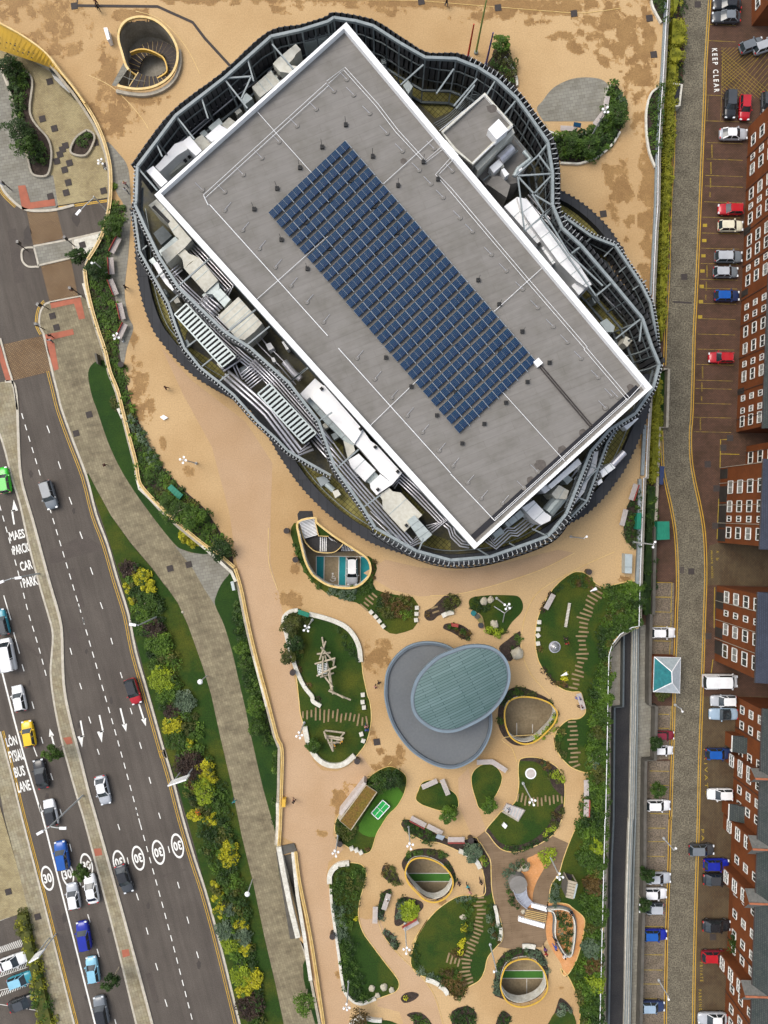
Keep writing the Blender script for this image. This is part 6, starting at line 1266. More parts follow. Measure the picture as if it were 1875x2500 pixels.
for s_, a_, k_, c_, lb, rc in (('E 92,1165',20,'saloon','white','white car between hatched bays in the corner car park',None),('E 160,1312',20,'hatch','teal','teal car in the middle of the corner car park','light'),('E 178,1498',20,'saloon','black','black car lowest in the corner car park','dark')): car(s_, a_, k_, c_, lb, rc, .04, 1.05, 'cars in the corner car park')
for s_, a_, k_, c_, lb, rc in (('F 1320,20',180,'saloon','black','black car at the very top edge by the brick corner block',None),('F 1312,130',180,'saloon','dark','dark grey car second from the top by the brick corner block','grey'),('F 1345,882',-92,'suv','black','black car below the yellow hatched box','dark'),
   ('F 1472,905',-92,'hatch','red','bright red hatchback beside the black car at the hatched box',None),('F 1375,1132',0,'saloon','silver','white saloon parked nose to the long terrace, nearest the hatched box','white'),('F 1530,372',20,'hatch','grey','grey car half hidden beside the brick corner block',None),('F 1645,378',20,'hatch','silver','silver car at the right edge beside the hatched box',None),('F 1662,880',-90,'hatch','dark','dark car cut off by the right edge',None),
   ('G 1350,28',180,'hatch','red','red car between the white saloon and the cream car',None),('G 1350,172',0,'hatch','cream','cream hatchback with black window band',None),('G 1330,437',0,'suv','grey','grey car with silver roof, upper of the adjoining pair','silver'),('G 1308,567',0,'hatch','grey','dark grey hatchback with white roof, lower of the adjoining pair','silver'),
   ('G 1318,770',0,'hatch','navy','dark blue car with bright blue roof in front of the terrace','blue'),('G 1268,1297',180,'hatch','red','lone red car in the empty bays in front of the terrace',None)): car(s_, a_, k_, c_, lb, rc, .03, 1.0, PK)
for s_, a_, k_, c_, lb, rc in (('I 1255,572',0,'van','white','white van parked by the second tall brick block',None),('I 1288,742',180,'hatch','silver','silver small car just below the white van','white'),('I 1288,856',180,'open','steel','pale blue open-top car with dark cabin',None),('I 1245,1195',0,'hatch','navy','blue car with red tail lights in front of the gabled row','blue'),
   ('I 1260,1542',180,'hatch','white','white hatchback facing the street in front of the gabled row',None),('J 1100,270',0,'hatch','dark','dark car with grey roof sticking into the cobbled street','grey'),('J 1228,396',0,'hatch','royal','royal blue car above the black one in the private yard','royal'),('J 1235,522',0,'saloon','black','black car below the royal blue one in the private yard','dark'),
   ('J 1230,920',0,'saloon','black','black car on the pale paved square',None),('J 1210,1182',0,'hatch','maroon','dark red car near the bottom of the private yard','red'),('J 1195,1715',180,'saloon','silver','silver white car at the bottom edge of the private yard','white')): car(s_, a_, k_, c_, lb, rc, .03, 1.02 if k_ != 'van' else 1.1, 'cars in the private yard')
for s_, a_, k_, c_, lb, rc in (('I 770,160',0,'hatch','white','white car in the top walled bay above the kiosk',None),('I 782,1040',0,'hatch','maroon','maroon car nosed into the wall below the kiosk',None),('I 772,1168',0,'hatch','white','short white car directly below the maroon one',None),('I 730,1637',0,'hatch','white','white car alone in the bays below the roadside tree',None),
   ('J 722,512',0,'saloon','silver','silver saloon in the lower street bays','silver'),('J 700,645',0,'hatch','white','white hatchback below the silver saloon',None),('J 672,770',180,'hatch','dark','half hidden dark car with silver tail below the white hatchback','silver'),('J 702,998',0,'hatch','royal','blue car with bright roof in the street bays','blue'),('J 682,1612',0,'hatch','navy','navy car lowest in the street bays','steel')): car(s_, a_, k_, c_, lb, rc, .03, .98 if 'I 78' not in s_ and 'I 772' not in s_ else .82, PB)
car('R 772,535', -90, 'suv', 'silver', 'white car parked in the accessible bay inside the teardrop opening', 'white', .08, 1.0)
# ================================================================ LAMPS, POLES, SIGNS
def hgt(sp, zb):
    (x0, y0), (x1, y1) = px(sp); r0 = math.hypot(x0-937.5, y0-1250); r1 = math.hypot(x1-937.5, y1-1250); return max(2.5, min(11.5, H-(H-zb)*r0/r1-zb))
def lamp4(sp, label, zb=ZP, heads=4, hh=None):
    h = hh or hgt(sp, zb); base = P(*px(sp)[0], zb)
    root = empty('street_lamp', base, rnd.random()*6, label, 'street lamp', 'white clustered lamps of the roof park' if heads > 1 else None)
    b = MB(); b.tube([Vector((0, 0, 0)), Vector((0, 0, h))], .12, 8, r2=.07); b.cyl((0, 0, 0), .2, .3); b.obj('pole', m_pole, root)
    for k in range(heads):
        a = 2*math.pi*k/max(heads, 1)+.4; d_ = Vector((math.cos(a), math.sin(a), 0)); s_ = MB(); p0 = Vector((0, 0, h-.2-.25*(k % 2))); p1 = p0+d_*.42+Vector((0, 0, .15))
        s_.tube([p0, p1], .04, 5); s_.tube([p1-Vector((0, 0, .12)), p1+Vector((0, 0, .16))], .13, 10, r2=.17); s_.obj('lamp_head', m_lamp, root)
LP4 = [('R 415,970 380,1062','clustered white lamp by the green box of the climbing lawn'),('f 1300,278 1428,366','clustered white lamp on the triangular lawn with boulders'),('U 342,420 316,545','clustered white lamp left of the log triangle'),('U 646,1432 640,1600','clustered white lamp below the sedum-roofed shelter'),('U 1282,1360 1318,1530','clustered white lamp above the oval opening with hedge'),
 ('V 918,370 1010,518','clustered white lamp crossing the short sleeper path'),('V 1130,950 1225,1130','clustered white lamp at the timber deck beside the pergola'),('W 1250,750 1285,995','clustered white lamp left of the big round lawn'),('W 742,1270 742,1515','clustered white lamp at the foot of the long planted bed'),
 ('F 140,1185 300,950','clustered white lamp in the oval shrub bed'),('B 1000,1105 936,1068','clustered white lamp by the lowest red-backed bench'),('C 1590,435 1482,412','clustered white lamp on the tan paving near the arena'),('A 860,1370 790,1390','clustered white lamp on the yellow plaza')]
for s_, lb in LP4: lamp4(s_, lb, ZP if 'plaza' not in lb else .1)
LP1 = [('X 540,940 618,1185','thin lamp post beside the opening below the timber deck'),('B 865,550 785,445','single white lamp in the dark hedge bed'),('Q 885,1388 980,1428','single lamp between the arena and the big lawn'),('Q 1345,1428 1500,1450','twin-headed lamp leaning over the white rail'),('J 768,160 855,268','black street lamp beside the parking bays'),('J 725,1370 815,1508','lowest black street lamp beside the parking bays'),('I 865,770 790,705','dark street lamp by the kiosk')]
for s_, lb in LP1: lamp4(s_, lb, ZP if 'black' not in lb and 'kiosk' not in lb else 0, 1 if 'twin' not in lb else 2)
for s_, lb in (('Y 465,1545 398,1620','white globe lamp on the path at the tan retaining edge'),('Z 685,1095 655,1215','white globe lamp lower down the footpath')):
    h = hgt(s_, .13); root = empty('path_lamp', P(*px(s_)[0], .13), 0, lb, 'path lamp'); b = MB(); b.tube([Vector((0, 0, 0)), Vector((0, 0, h))], .09, 6); b.obj('pole', m_pole, root)
    b = MB(); b.tube([Vector((0, 0, h)), Vector((0, 0, h+.25))], .42, 14, r2=.25); b.obj('lamp_head', m_lamp, root)
def roadlamp(base, top, arms, label, z0=.1):
    bx = P(*px(base)[0], z0); (x0, y0), (x1, y1) = px(base)[0], px(top)[0]; r0 = math.hypot(x0-937.5, y0-1250); r1 = math.hypot(x1-937.5, y1-1250); h = min(13, max(5, H-(H-z0)*r0/r1))
    root = empty('road_lamp', bx, 0, label, 'street lamp'); b = MB(); b.tube([Vector((0, 0, 0)), Vector((0, 0, h))], .14, 8, r2=.09); b.obj('pole', m_pole, root)
    for a in arms:
        e = P(*px(a)[0], h+.3)-bx; s_ = MB(); s_.tube([Vector((0, 0, h-.3)), Vector((e.x*.5, e.y*.5, h+.1)), Vector((e.x, e.y, h+.2))], .07, 6); rz = math.atan2(e.y, e.x)
        s_.obj('arm', m_pole, root); l_ = MB(); l_.box((e.x*.92, e.y*.92, h+.22), (1.0, .38, .16), rz); l_.obj('lamp_head', m_lamp, root)
roadlamp('D 672,1465', 'E 423,90', ('E 318,112', 'E 520,72'), 'tall double-armed road lamp standing on the median')
roadlamp('C 315,1328', 'C 90,1370', ('C 0,1400', 'C 155,1362'), 'double-armed road lamp leaning over the car park writing')
roadlamp('D 1272,18', 'D 1110,62', ('D 1072,82',), 'single-armed road lamp in the shrub bank beside the carriageway', .13)
roadlamp('B 862,45', 'B 830,80', ('B 668,116',), 'white mast arm reaching over the side road', 2)
# gantry sign seen from above
for s_, lb, th in (('D 1362,1385 1512,1335', 'white road sign board on a post at the shrub bank', 5), ('E 240,1155 320,1110', 'white framed sign at the car park hedge', 4)):
    q = WP(s_, 6); root = empty('road_sign', Vector((q[0].x, q[0].y, 0)), 0, lb, 'sign'); b = MB(); b.box(((q[0]+q[1])/2-root.location), ((q[1]-q[0]).length, .8, .12), ang(q[0], q[1]), M=None)
    b = MB(); c_ = (q[0]+q[1])/2-root.location; b.box((c_.x, c_.y, 5.2), ((q[1]-q[0]).length, .18, 2.2), ang(q[0], q[1])); b.obj('board', m_lamp, root)
    b = MB()
    for e in (q[0], q[1]): e = e.lerp((q[0]+q[1])/2, .3)-root.location; b.tube([Vector((e.x, e.y, 0)), Vector((e.x, e.y, 6.2))], .1, 6)
    b.obj('post', m_pole, root)
# traffic signals
b = MB(); b.tube([Vector((0, 0, 0)), Vector((0, 0, 3.2))], .08, 6); tsig = b.obj('traffic_light', m_mhole, None); b = MB(); b.box((0, .2, 3.0), (.42, .4, 1.0)); b.obj('signal_head', m_blk, tsig)
b = MB(); 
for k in range(3): b.box((0, .42, 3.3-.32*k), (.3, .06, .2))
b.obj('lens', m_head, tsig); tag(tsig, 'black traffic light at the tip of the small island', 'traffic light', 'traffic lights at the crossing')
for i, (s_, lb) in enumerate((('B 228,375', None), ('B 605,335', 'black traffic light on the white paved island'), ('B 650,728', 'black traffic light at the footpath corner'), ('B 395,845', 'black traffic light by the rounded kerb'), ('A 95,1540', 'black traffic light at the plaza kerb'), ('A 68,440', 'black signal post under the gold bridge'), ('B 360,1010', 'black traffic light above the buff crossing'))):
    place(tsig, WP(s_, .12)[0], i*.8, lb)
# flagpoles
for s_, m_, lb in (('M 1135,465 1200,205', mat('red_pole', (.50,.015,.01), rough=.4), 'red flagpole north of the arena'), ('M 1200,430 1322,0', mat('green_pole', (.25,.36,.10), rough=.4), 'tall green flagpole north of the arena'), ('M 1280,530 1350,285', mat('purple_pole', (.06,.05,.22), rough=.4), 'dark purple flagpole by the northern shrubs')):
    (x0, y0), (x1, y1) = px(s_); h = 7.5 if 'tall' not in lb else 11.5; b = MB(); b.tube([Vector((0, 0, 0)), Vector((0, 0, h))], .17, 8, r2=.1)
    root = b.obj('flagpole', m_, None, origin=None); root.location = P(x0, y0, ZP); tag(root, lb, 'flagpole'); b = MB(); b.cyl((0, 0, 0), .3, .35); b.obj('base', m_steel, root)
# manholes
b = MB(); b.box((0, 0, .01), (1.0, 1.0, .03)); mh = b.obj('drain_cover', m_mhole, None); tag(mh, 'dark square access cover set flush in the paving', 'cover', 'dark square covers in the paving')
for s_ in ('A 403,660','A 343,962','A 440,1040','A 857,1340','A 838,1545','A 535,1560','A 553,1478','A 523,1375','A 563,1320','A 460,1305','A 485,1250','A 408,1590','A 772,1158','A 530,1180','A 505,1210','B 668,325','B 425,900','B 458,993','C 722,40','C 617,192','C 1378,1287','C 1530,1255','E 67,588','E 305,790'):
    place(mh, WP(s_, .15)[0], R(15))
for s_ in ('A 602,48','U 995,595','M 758,12','M 1380,62','F 648,155','F 685,465','F 5,115','G 255,77'): place(mh, WP(s_, ZP+.05)[0], R(8))
for s_ in ('F 1060,38','H 1145,467','H 1278,325','H 1335,242','H 1220,672','H 1210,990','H 1005,1380','I 1150,185','J 1190,1005','G 945,615'): place(mh, WP(s_, .03)[0], 0)
# ================================================================ BENCHES AND FURNITURE
def bench(red):
    root = empty('bench', (0, 0, 0)); b = MB()
    for k in range(7): b.box((0, -.33+k*.11, .45), (2.55, .085, .06))
    b.obj('seat', m_bench, root)
    for sx in (-1, 1): l = MB(); l.box((sx*1.0, 0, .21), (.12, .62, .42)); l.obj('leg', m_steel, root)
    if red: r_ = MB(); r_.box((0, .42, .6), (2.55, .08, .5)); r_.obj('backrest', m_benchr, root)
    return root
bp_ = tag(bench(True), None, 'bench', 'red-backed benches'); bq_ = tag(bench(False), None, 'bench', 'plain pale benches')
for s_, rz, lb in (('B 945,338',63,'uppermost red-backed bench on the grey strip west of the arena'),('B 912,503',94,'second red-backed bench on the grey strip west of the arena'),('B 928,673',112,'middle red-backed bench on the grey strip west of the arena'),('B 992,868',103,'fourth red-backed bench on the grey strip west of the arena'),('B 997,1032',65,'lowest red-backed bench on the grey strip west of the arena'),
   ('H 503,703',-108,'red-backed bench by the white rail south-east of the arena'),('U 1367,1302',152,'red-backed bench above the dark planting strip'),('V 375,818',180,'red-backed bench at the end of the dark planting strip'),('W 1300,755',30,'red-backed bench by the bright yellow-green shrub'),('I 103,1640',-92,'red-backed bench in the lower planting bay on the right')): place(bp_, WP(s_, ZP+.3)[0], R(rz), lb)
for s_, rz, lb in (('H 422,920',76,'plain bench beside the dark shrub bed right of the arena'),('I 103,1474',90,'plain bench in the upper planting bay on the right'),('V 608,192',2,'left plain bench at the top of the pear-shaped lawn'),('V 724,228',-33,'right plain bench at the top of the pear-shaped lawn'),('V 160,370',24,'left plain bench at the heart-shaped lawn'),('V 285,395',-68,'right plain bench at the heart-shaped lawn'),
   ('W 980,664',88,'plain bench left of the slim planting bed'),('U 1515,1372',-27,'plain long bench in the middle of the dark planting strip'),('N 865,52',-3,'plain timber bench inside the oval seating area'),('F 270,905',80,'upper bench at the oval seating lamp'),('F 215,1020',52,'lower bench at the oval seating lamp'),('S 1070,435',62,'plain plank seat on the edge of the big right lawn'),('S 1352,1330',-72,'small bench in the tan bay where a person in blue sits'), ('W 1080,545',72,'narrow white bench with a seated person')): place(bq_, WP(s_, ZP+.3)[0], R(rz), lb)
def curvebench(spec, lb, wd=.75, m=m_concw):
    q = smooth(WP(spec, ZP+.45), False); b = MB(); b.wall(q, wd, ZP+.35, ZP+.45); root = thing('curved_bench', b, m, lb, 'bench'); s_ = MB(); s_.wall(q, wd*.6, ZP, ZP+.34); s_.obj('base', m_steel, root)
for s_, lb in (('V 402,920 450,940 498,970','upper curved pale bench beside the silver shrubs'),('V 520,985 550,1020 572,1065','lower curved pale bench beside the silver shrubs'),('X 832,962 890,960 948,970','curved white bench above the lowest opening'),('W 1440,1262 1500,1280 1555,1308','left curved bench below the round lawn'),('W 1560,1320 1605,1352 1635,1398','right curved bench below the round lawn'),('S 108,568 155,545 212,532','curved white bench between the small flower beds'),
   ('V 690,1365 705,1430 720,1530','curved log bench along the left of the timber deck'),('V 738,1545 740,1600 728,1650','lower curved log bench along the left of the timber deck')): curvebench(s_, lb, .7 if 'log' not in lb else .5)
b = MB(); b.box((0, 0, .2), (.6, .6, .4)); cube_ = b.obj('seat_block', m_concw, None); tp = MB(); tp.box((0, 0, .415), (.55, .55, .03)); tp.obj('top', m_concw, cube_); tag(cube_, 'pale square seat block, one of the rows at the lawn edges', 'seat block', 'pale square seat blocks')
for s_, rz in (('R 945,900',.7),('R 985,940',.7),('R 1018,980',.7),('R 1053,1025',.7),('R 1355,860',.05),('R 1352,915',0),('R 1348,970',.1),('S 978,620',0),('S 970,683',0),('S 968,740',.6),('S 968,812',.2),('U 870,167',.1),('U 868,232',.1),('U 880,280',.1),('U 857,520',.3),('U 873,580',-.3),('U 770,1548',.4),('U 812,1563',.4),('U 852,1583',.5)): place(cube_, WP(s_, ZP+.03)[0], rz)
# sleepers in the lawns
b = MB(); b.box((0, 0, .04), (1, .26, .08)); sl = b.obj('timber_sleeper', m_sleeper, None); tag(sl, 'flat timber sleeper laid as a stepping plank in a lawn', 'sleeper', 'stepping planks in the lawns')
def sleepers(spec, step, lo, hi, closed=False):
    q = smooth(WP(spec, ZP+.03), False)
    for i, (p, d_) in enumerate(resample(q, step)):
        n_ = Vector((-d_.y, d_.x, 0)); o_ = place(sl, p+n_*rnd.uniform(-.25, .25), math.atan2(d_.y, d_.x)+math.pi/2); o_.scale = (rnd.uniform(lo, hi), 1, 1)
sleepers('U 330,350 550,355 700,370 860,400 925,398', .66, 1.0, 2.0); sleepers('S 1530,310 1460,430 1405,530 1370,680 1365,850 1362,980 1320,1130 1300,1225', .68, 1.0, 2.0); sleepers('S 1288,1520 1300,1843 V 1352,240', .68, 1.0, 1.7)
sleepers('V 875,492 1000,510 1245,498', .62, .9, 1.6); sleepers('X 450,520 450,720 400,880 325,1060 320,1200 350,1305', .62, 1.1, 1.7); sleepers('X 160,1065 280,1100', .6, .8, 1.7); sleepers('R 870,850 985,715', .62, 1.0, 1.6); sleepers('f 595,385 620,465', .7, .8, 1.2); sleepers('X 1160,760 1235,750', .4, .5, 1); sleepers('X 1200,870 1255,850', .4, .5, 1)
# climbing frames of logs
def logs(label, specs, z0=.4, r=.14, net=None):
    q0 = WP(specs[0], ZP)[0]; root = empty('climbing_frame', q0, 0, label, 'climbing frame')
    for i, s_ in enumerate(specs):
        a, c = WP(s_, ZP+1.5); a = a-q0; c = c-q0; a.z = .5+1.6*((i*7) % 3)/2; c.z = .5+1.8*((i*5) % 3)/2; b = MB(); b.tube([a, c], r, 7); b.obj('log', m_log, root)
    if net:
        b = MB(); p = [x-q0 for x in WP(net, ZP+1.6)]
        for k in range(7):
            t = k/6; b.tube([p[0].lerp(p[1], t)+Vector((0,0,-ZP*0)), p[3].lerp(p[2], t)], .035, 4); b.tube([p[0].lerp(p[3], t), p[1].lerp(p[2], t)], .035, 4)
        b.v = [(x, y, 1.7) if False else (x, y, max(.4, z)) for x, y, z in b.v]; b.obj('net', m_wht, root)
logs('long kite-shaped climbing frame of pale logs and netting', ['R 498,1135 515,1240','R 535,1165 485,1320','R 495,1210 600,1340','R 450,1290 575,1278','R 438,1370 625,1305','R 515,1290 505,1480','R 525,1300 560,1440','R 455,1478 632,1380','R 570,1400 600,1640','R 480,1500 605,1462','R 530,1490 603,1565','R 565,1440 585,1600','R 600,1400 610,1330','R 565,1605 700,1659','R 600,1640 760,1622' if False else 'U 565,125 760,218'], net='R 460,1375 545,1360 545,1450 470,1465')
logs('triangular climbing frame of pale logs with two children on it', ['U 522,510 705,532','U 525,540 700,548','U 535,515 600,680','U 700,530 590,660','U 550,560 690,565','U 560,590 670,600','U 575,625 640,615','U 520,505 545,550','U 590,560 600,680'])
# slide and play items
q = WP('V 880,1190 900,1260 950,1350', ZP+1.2); root = empty('slide', Vector((q[0].x, q[0].y, ZP)), 0, 'wide silver slide curving down from the round silver platform', 'slide')
b = MB(); c_ = WP('V 882,1195', ZP+1.6)[0]-root.location; b.tube([c_-Vector((0, 0, 1.6)), c_], 1.35, 24); b.obj('platform', m_roof, root)
q = [p-root.location for p in smooth(WP('V 890,1220 905,1280 930,1330 985,1390', ZP+1.4), False)]; b = MB(); N_ = len(q)
for i in range(N_-1):
    for s2_ in (0,):
        d_ = (q[i+1]-q[i]).normalized(); n_ = Vector((-d_.y, d_.x, 0)); z0_, z1_ = 1.5-1.2*i/N_, 1.5-1.2*(i+1)/N_; w0, w1 = 1.0-.4*i/N_, 1.0-.4*(i+1)/N_
        A, B_ = q[i], q[i+1]; b.face([(A.x-n_.x*w0, A.y-n_.y*w0, z0_), (B_.x-n_.x*w1, B_.y-n_.y*w1, z1_), (B_.x+n_.x*w1, B_.y+n_.y*w1, z1_), (A.x+n_.x*w0, A.y+n_.y*w0, z0_)])
        for k in (-1, 1): b.beam(Vector((A.x+n_.x*w0*k, A.y+n_.y*w0*k, z0_+.15)), Vector((B_.x+n_.x*w1*k, B_.y+n_.y*w1*k, z1_+.15)), .1, .3)
b.obj('chute', m_silver, root)
for s_, lb in (('V 990,1345 1118,1378 1112,1415 985,1378', 'upper row of white stepping slabs on the deck steps'), ('V 885,1455 1098,1515 1090,1550 880,1490', 'lower row of white stepping slabs on the deck steps')):
    q = WP(s_, ZP+.5); b = MB(); n_ = 6 if 'upper' in lb else 9
    for k in range(n_):
        t0, t1 = k/n_+.006, (k+1)/n_-.006; b.prism(ccw([q[0].lerp(q[1], t0), q[0].lerp(q[1], t1), q[3].lerp(q[2], t1), q[3].lerp(q[2], t0)]), ZP, ZP+.5)
    thing('white_slabs', b, m_wht, lb, 'slabs')
b = MB()
for k in range(6): q = WP(f'V {945+k*-4},{1395+k*14} {1112-k*2},{1430+k*15}', ZP+.35-.05*k); b.beam(q[0], q[1], .5, .12)
root = thing('deck_steps', b, m_deckw, 'timber steps between the two rows of white slabs', 'steps'); b = MB()
for k in range(6): q = WP(f'V {945+k*-4},{1401+k*14} {1112-k*2},{1436+k*15}', ZP+.44-.05*k); b.beam(q[0], q[1], .08, .04)
b.obj('nosing', m_goldp, root)
# pergola
q = WP('V 1285,1165 1355,1185 1328,1300 1268,1285', ZP+2.6); root = empty('pergola', Vector((q[0].x, q[0].y, ZP)), 0, 'slatted timber pergola box on the lawn by the deck', 'pergola')
L0 = root.location; Q_ = [p-L0 for p in q]; b = MB(); b.prism(ccw([Vector((p.x, p.y, .1)) for p in Q_]), 0, .1); b.obj('base', m_mhole, root)
b = MB()
for k in range(6): b.beam(Q_[0].lerp(Q_[3], (k+.0)/5), Q_[1].lerp(Q_[2], k/5), .38, .14)
b.obj('slat', m_log, root); b = MB(); b.beam(Q_[1], Q_[2], .22, .3); b.obj('beam', m_galv, root)
b = MB(); b.face([Q_[0], Q_[3], Vector((Q_[3].x, Q_[3].y, 0)), Vector((Q_[0].x, Q_[0].y, 0))]); b.wall([Q_[0], Q_[3]], .3, 0, 2.6); b.obj('side_panel', m_concd, root)
for p in Q_: b = MB(); b.beam(Vector((p.x, p.y, 0)), p, .15, .15); b.obj('post', m_log, root)
# looped scooter track rail, ping pong table, shelter, drinking fountain etc.
q = smooth(WP('X 1062,640 1110,655 1132,720 1128,800 1132,880 1180,980 1225,1045 1270,1050 1292,960 1305,850 1300,740 1262,660 1200,632 1140,628', ZP+.9), True); b = MB(); b.wall(q, .14, ZP, ZP+.9, True); root = thing('track_wall', b, m_concw, 'grey curved rail wall around the little planted loop', 'wall')
b = MB(); b.wall(offset(q, .25), .18, ZP+.3, ZP+.5, True); b.obj('rail', m_steeld, root)
q = WP('U 1048,1118 1112,1175 1006,1292 945,1235', ZP+.78); root = empty('ping_pong_table', Vector((q[0].x, q[0].y, ZP)), 0, 'bright green table tennis table with white lines', 'table'); Q_ = [p-root.location for p in q]
b = MB(); b.prism(ccw(Q_), .72, .78); b.obj('table_top', m_court, root); b = MB()
for i in range(4): a, c = Q_[i-1].copy(), Q_[i].copy(); a.z = c.z = .79; b.beam(a, c, .12, .02)
m0, m1 = Q_[0].lerp(Q_[3], .5), Q_[1].lerp(Q_[2], .5); e0, e1 = Q_[0].lerp(Q_[1], .5), Q_[3].lerp(Q_[2], .5)
for k in (m0, m1, e0, e1): k.z = .79
b.beam(e0, e1, .06, .02); b.obj('line', m_lamp, root); b = MB(); m0.z = m1.z = .87; b.beam(m0, m1, .05, .16); b.obj('net', m_wht, root)
b = MB(); b.box(sum(Q_, Vector())/4-Vector((0, 0, .42)), (1.2, .8, .7), ang(q[0], q[1])); b.obj('leg', m_steel, root)
q = WP('U 900,985 992,1045 760,1385 665,1305', ZP+3); root = empty('shelter', Vector((q[0].x, q[0].y, ZP)), 0, 'long shelter with a rusty green planted roof beside the table tennis lawn', 'shelter'); Q_ = [p-root.location for p in q]
b = MB(); b.prism(ccw(Q_), 2.9, 3.0); b.obj('planted_roof', m_sedum, root); b = MB(); b.wall(ccw(offset(ccw(Q_), .06)), .14, 2.8, 3.05, True); b.obj('fascia', m_log, root)
b = MB(); w_ = WP('U 890,965 665,1250', ZP+2.6); w_ = [p-root.location for p in w_]; b.wall([w_[0], w_[1]], .5, 0, 2.6); b.obj('timber_wall', m_bench, root)
b = MB(); w_ = [p-root.location for p in WP('U 880,990 695,1240 665,1305', ZP+1.2)]; b.wall(w_, .9, 0, .9); b.obj('counter', m_log, root)
def flatbox(name, spec, z0, z1, m, label, cat, **k): return plant(name, spec, z0, z1, m, label, cat, **k)
flatbox('platform_bench', 'V 788,540 930,590 882,672 760,590', ZP, ZP+.5, m_bench, 'broad slatted sun platform with a seated person', 'platform', seams=.45)
flatbox('information_board', 'F 5,1040 68,1050 62,1088 0,1075', ZP+1.6, ZP+1.7, m_blue, 'small tilted blue solar panel beside the oval seating bench', 'panel')
flatbox('information_board', 'U 1540,1425 1610,1445 1585,1482 1525,1458', ZP+1.2, ZP+1.3, m_frame, 'small pale tilted panel among the benches of the planting strip', 'panel')
flatbox('metal_cabinet', 'H 440,1230 503,1235 498,1398 438,1395', ZP, ZP+1.5, m_galv, 'long pale metal cabinet near the white rail', 'cabinet', seams=2)
flatbox('access_box', 'V 768,695 793,718 775,742 750,720', ZP, ZP+.5, m_wht, 'small white square box on the lawn below the sun platform', 'box')
flatbox('yellow_bin', 'U 140,1112 175,1112 172,1182 138,1180', ZP, ZP+1.1, m_gold, 'yellow grit bin against the gold parapet', 'bin')
flatbox('recycling_box', 'H 738,480 778,485 765,640 735,638', 0, 1.6, m_navyb if 'm_navyb' in globals() else PC['navy'], 'dark blue container beside the cobbled street', 'container')
flatbox('info_sign', 'f 795,562 875,575 868,608 795,595', ZP, ZP+.8, m_benchr, 'small red framed sign in the oval flower bed', 'sign')
flatbox('street_sign', 'A 838,225 868,222 890,315 868,325', ZP, ZP+1.4, m_wht, 'narrow white and black totem sign left of the spiral stair', 'sign')
flatbox('floor_box', 'C 1295,60 1325,42 1360,65 1325,85', ZP, ZP+.3, m_wht, 'small white floor box on the tan paving', 'box')
flatbox('cobble_sign', 'F 860,875 905,880 890,905 862,905', 0, .6, m_wht, 'small white rounded end piece at the street box', 'bollard')
flatbox('wall_post', 'B 765,1200 780,1203 795,1290 782,1285', 0, 1.4, m_concd, 'dark sign post beside the footpath', 'sign')
# bins
b = MB(); b.cyl((0, 0, 0), .42, 1.1, 12); binp = b.obj('litter_bin', m_blk, None); b = MB(); b.cyl((0, 0, 1.1), .46, .08, 12); b.obj('lid', m_mhole, binp)
tag(binp, None, 'bin', 'dark litter bins')
for s_, lb in (('R 270,425','dark bin left of the teardrop opening'),('R 245,1432','dark bin left of the climbing lawn wall'),('U 820,748','dark bin at the end of the curved wall'),('U 665,1485','dark bin below the sedum-roofed shelter'),('S 1412,165','dark bin on top of the big right lawn'),('B 1000,1305','dark bin beside the bench strip end'),('W 600,835','dark bin left of the long planted bed'),('V 490,810','dark bin at the end of the planting strip'),('Y 1335,-20','dark bin by the podium lawn')): place(binp, WP(s_, ZP)[0], 0, lb)
# colourful stools
for i, (s_, c_, lb) in enumerate((('f 1040,445',(.02,.16,.17),'teal round stool in the row by the triangular lawn'),('f 1080,480',(.08,.085,.07),'grey round stool in the row by the triangular lawn'),('f 1118,522',(.20,.17,.06),'olive round stool in the row by the triangular lawn'),('f 1122,582',(.05,.05,.055),'dark round stool lowest in the row by the triangular lawn'))):
    b = MB(); b.tube([Vector((0, 0, 0)), Vector((0, 0, .25)), Vector((0, 0, .45))], .42, 12); root = b.obj('stool', mat('stool_colour', c_), None); root.location = WP(s_, ZP)[0]; tag(root, lb, 'stool')
b = MB(); b.cyl((0, 0, 0), .9, .15, 20); root = b.obj('dome_light', m_silver, None); root.location = WP('S 1120,845', ZP)[0]; tag(root, 'shiny silver dome on the big right lawn', 'dome'); b = MB()
for k in range(5): b.tube([Vector((0, 0, .15+k*.14)), Vector((0, 0, .29+k*.14))], .78*math.cos(k*.3), 16, r2=.78*math.cos((k+1)*.3))
b.obj('dome', m_silver, root, True)
b = MB(); b.cyl((0, 0, 0), .85, .12, 24); root = b.obj('round_trampoline', m_wht, None); root.location = WP('V 980,292', ZP)[0]; tag(root, 'white-ringed round trampoline on the lawn', 'trampoline'); b = MB(); b.cyl((0, 0, .121), .68, .01, 24); b.obj('mat', m_bench, root)
b = MB(); q = WP('S 1255,455 1220,662', ZP+.3); b.beam(q[0]-q[0], q[1]-q[0], .35, .12); root = b.obj('balance_beam', m_log, None); root.location = q[0]; tag(root, 'narrow ribbed balance beam on the big right lawn', 'balance beam'); b = MB()
for k in range(17): b.box((q[1]-q[0])*(k/16), (.42, .12, .2), ang(q[0], q[1])+1.57)
b.obj('rung', m_concw, root)
b = MB()
for a in range(3): b.tube([Vector((0, 0, 1.6)), Vector((math.cos(a*2.1+.5)*1.6, math.sin(a*2.1+.5)*1.6, .1))], .07, 6)
root = b.obj('tripod_swing', m_silver, None); root.location = WP('f 1372,430', ZP)[0]; tag(root, 'three-legged grey play frame on the triangular lawn', 'play frame')
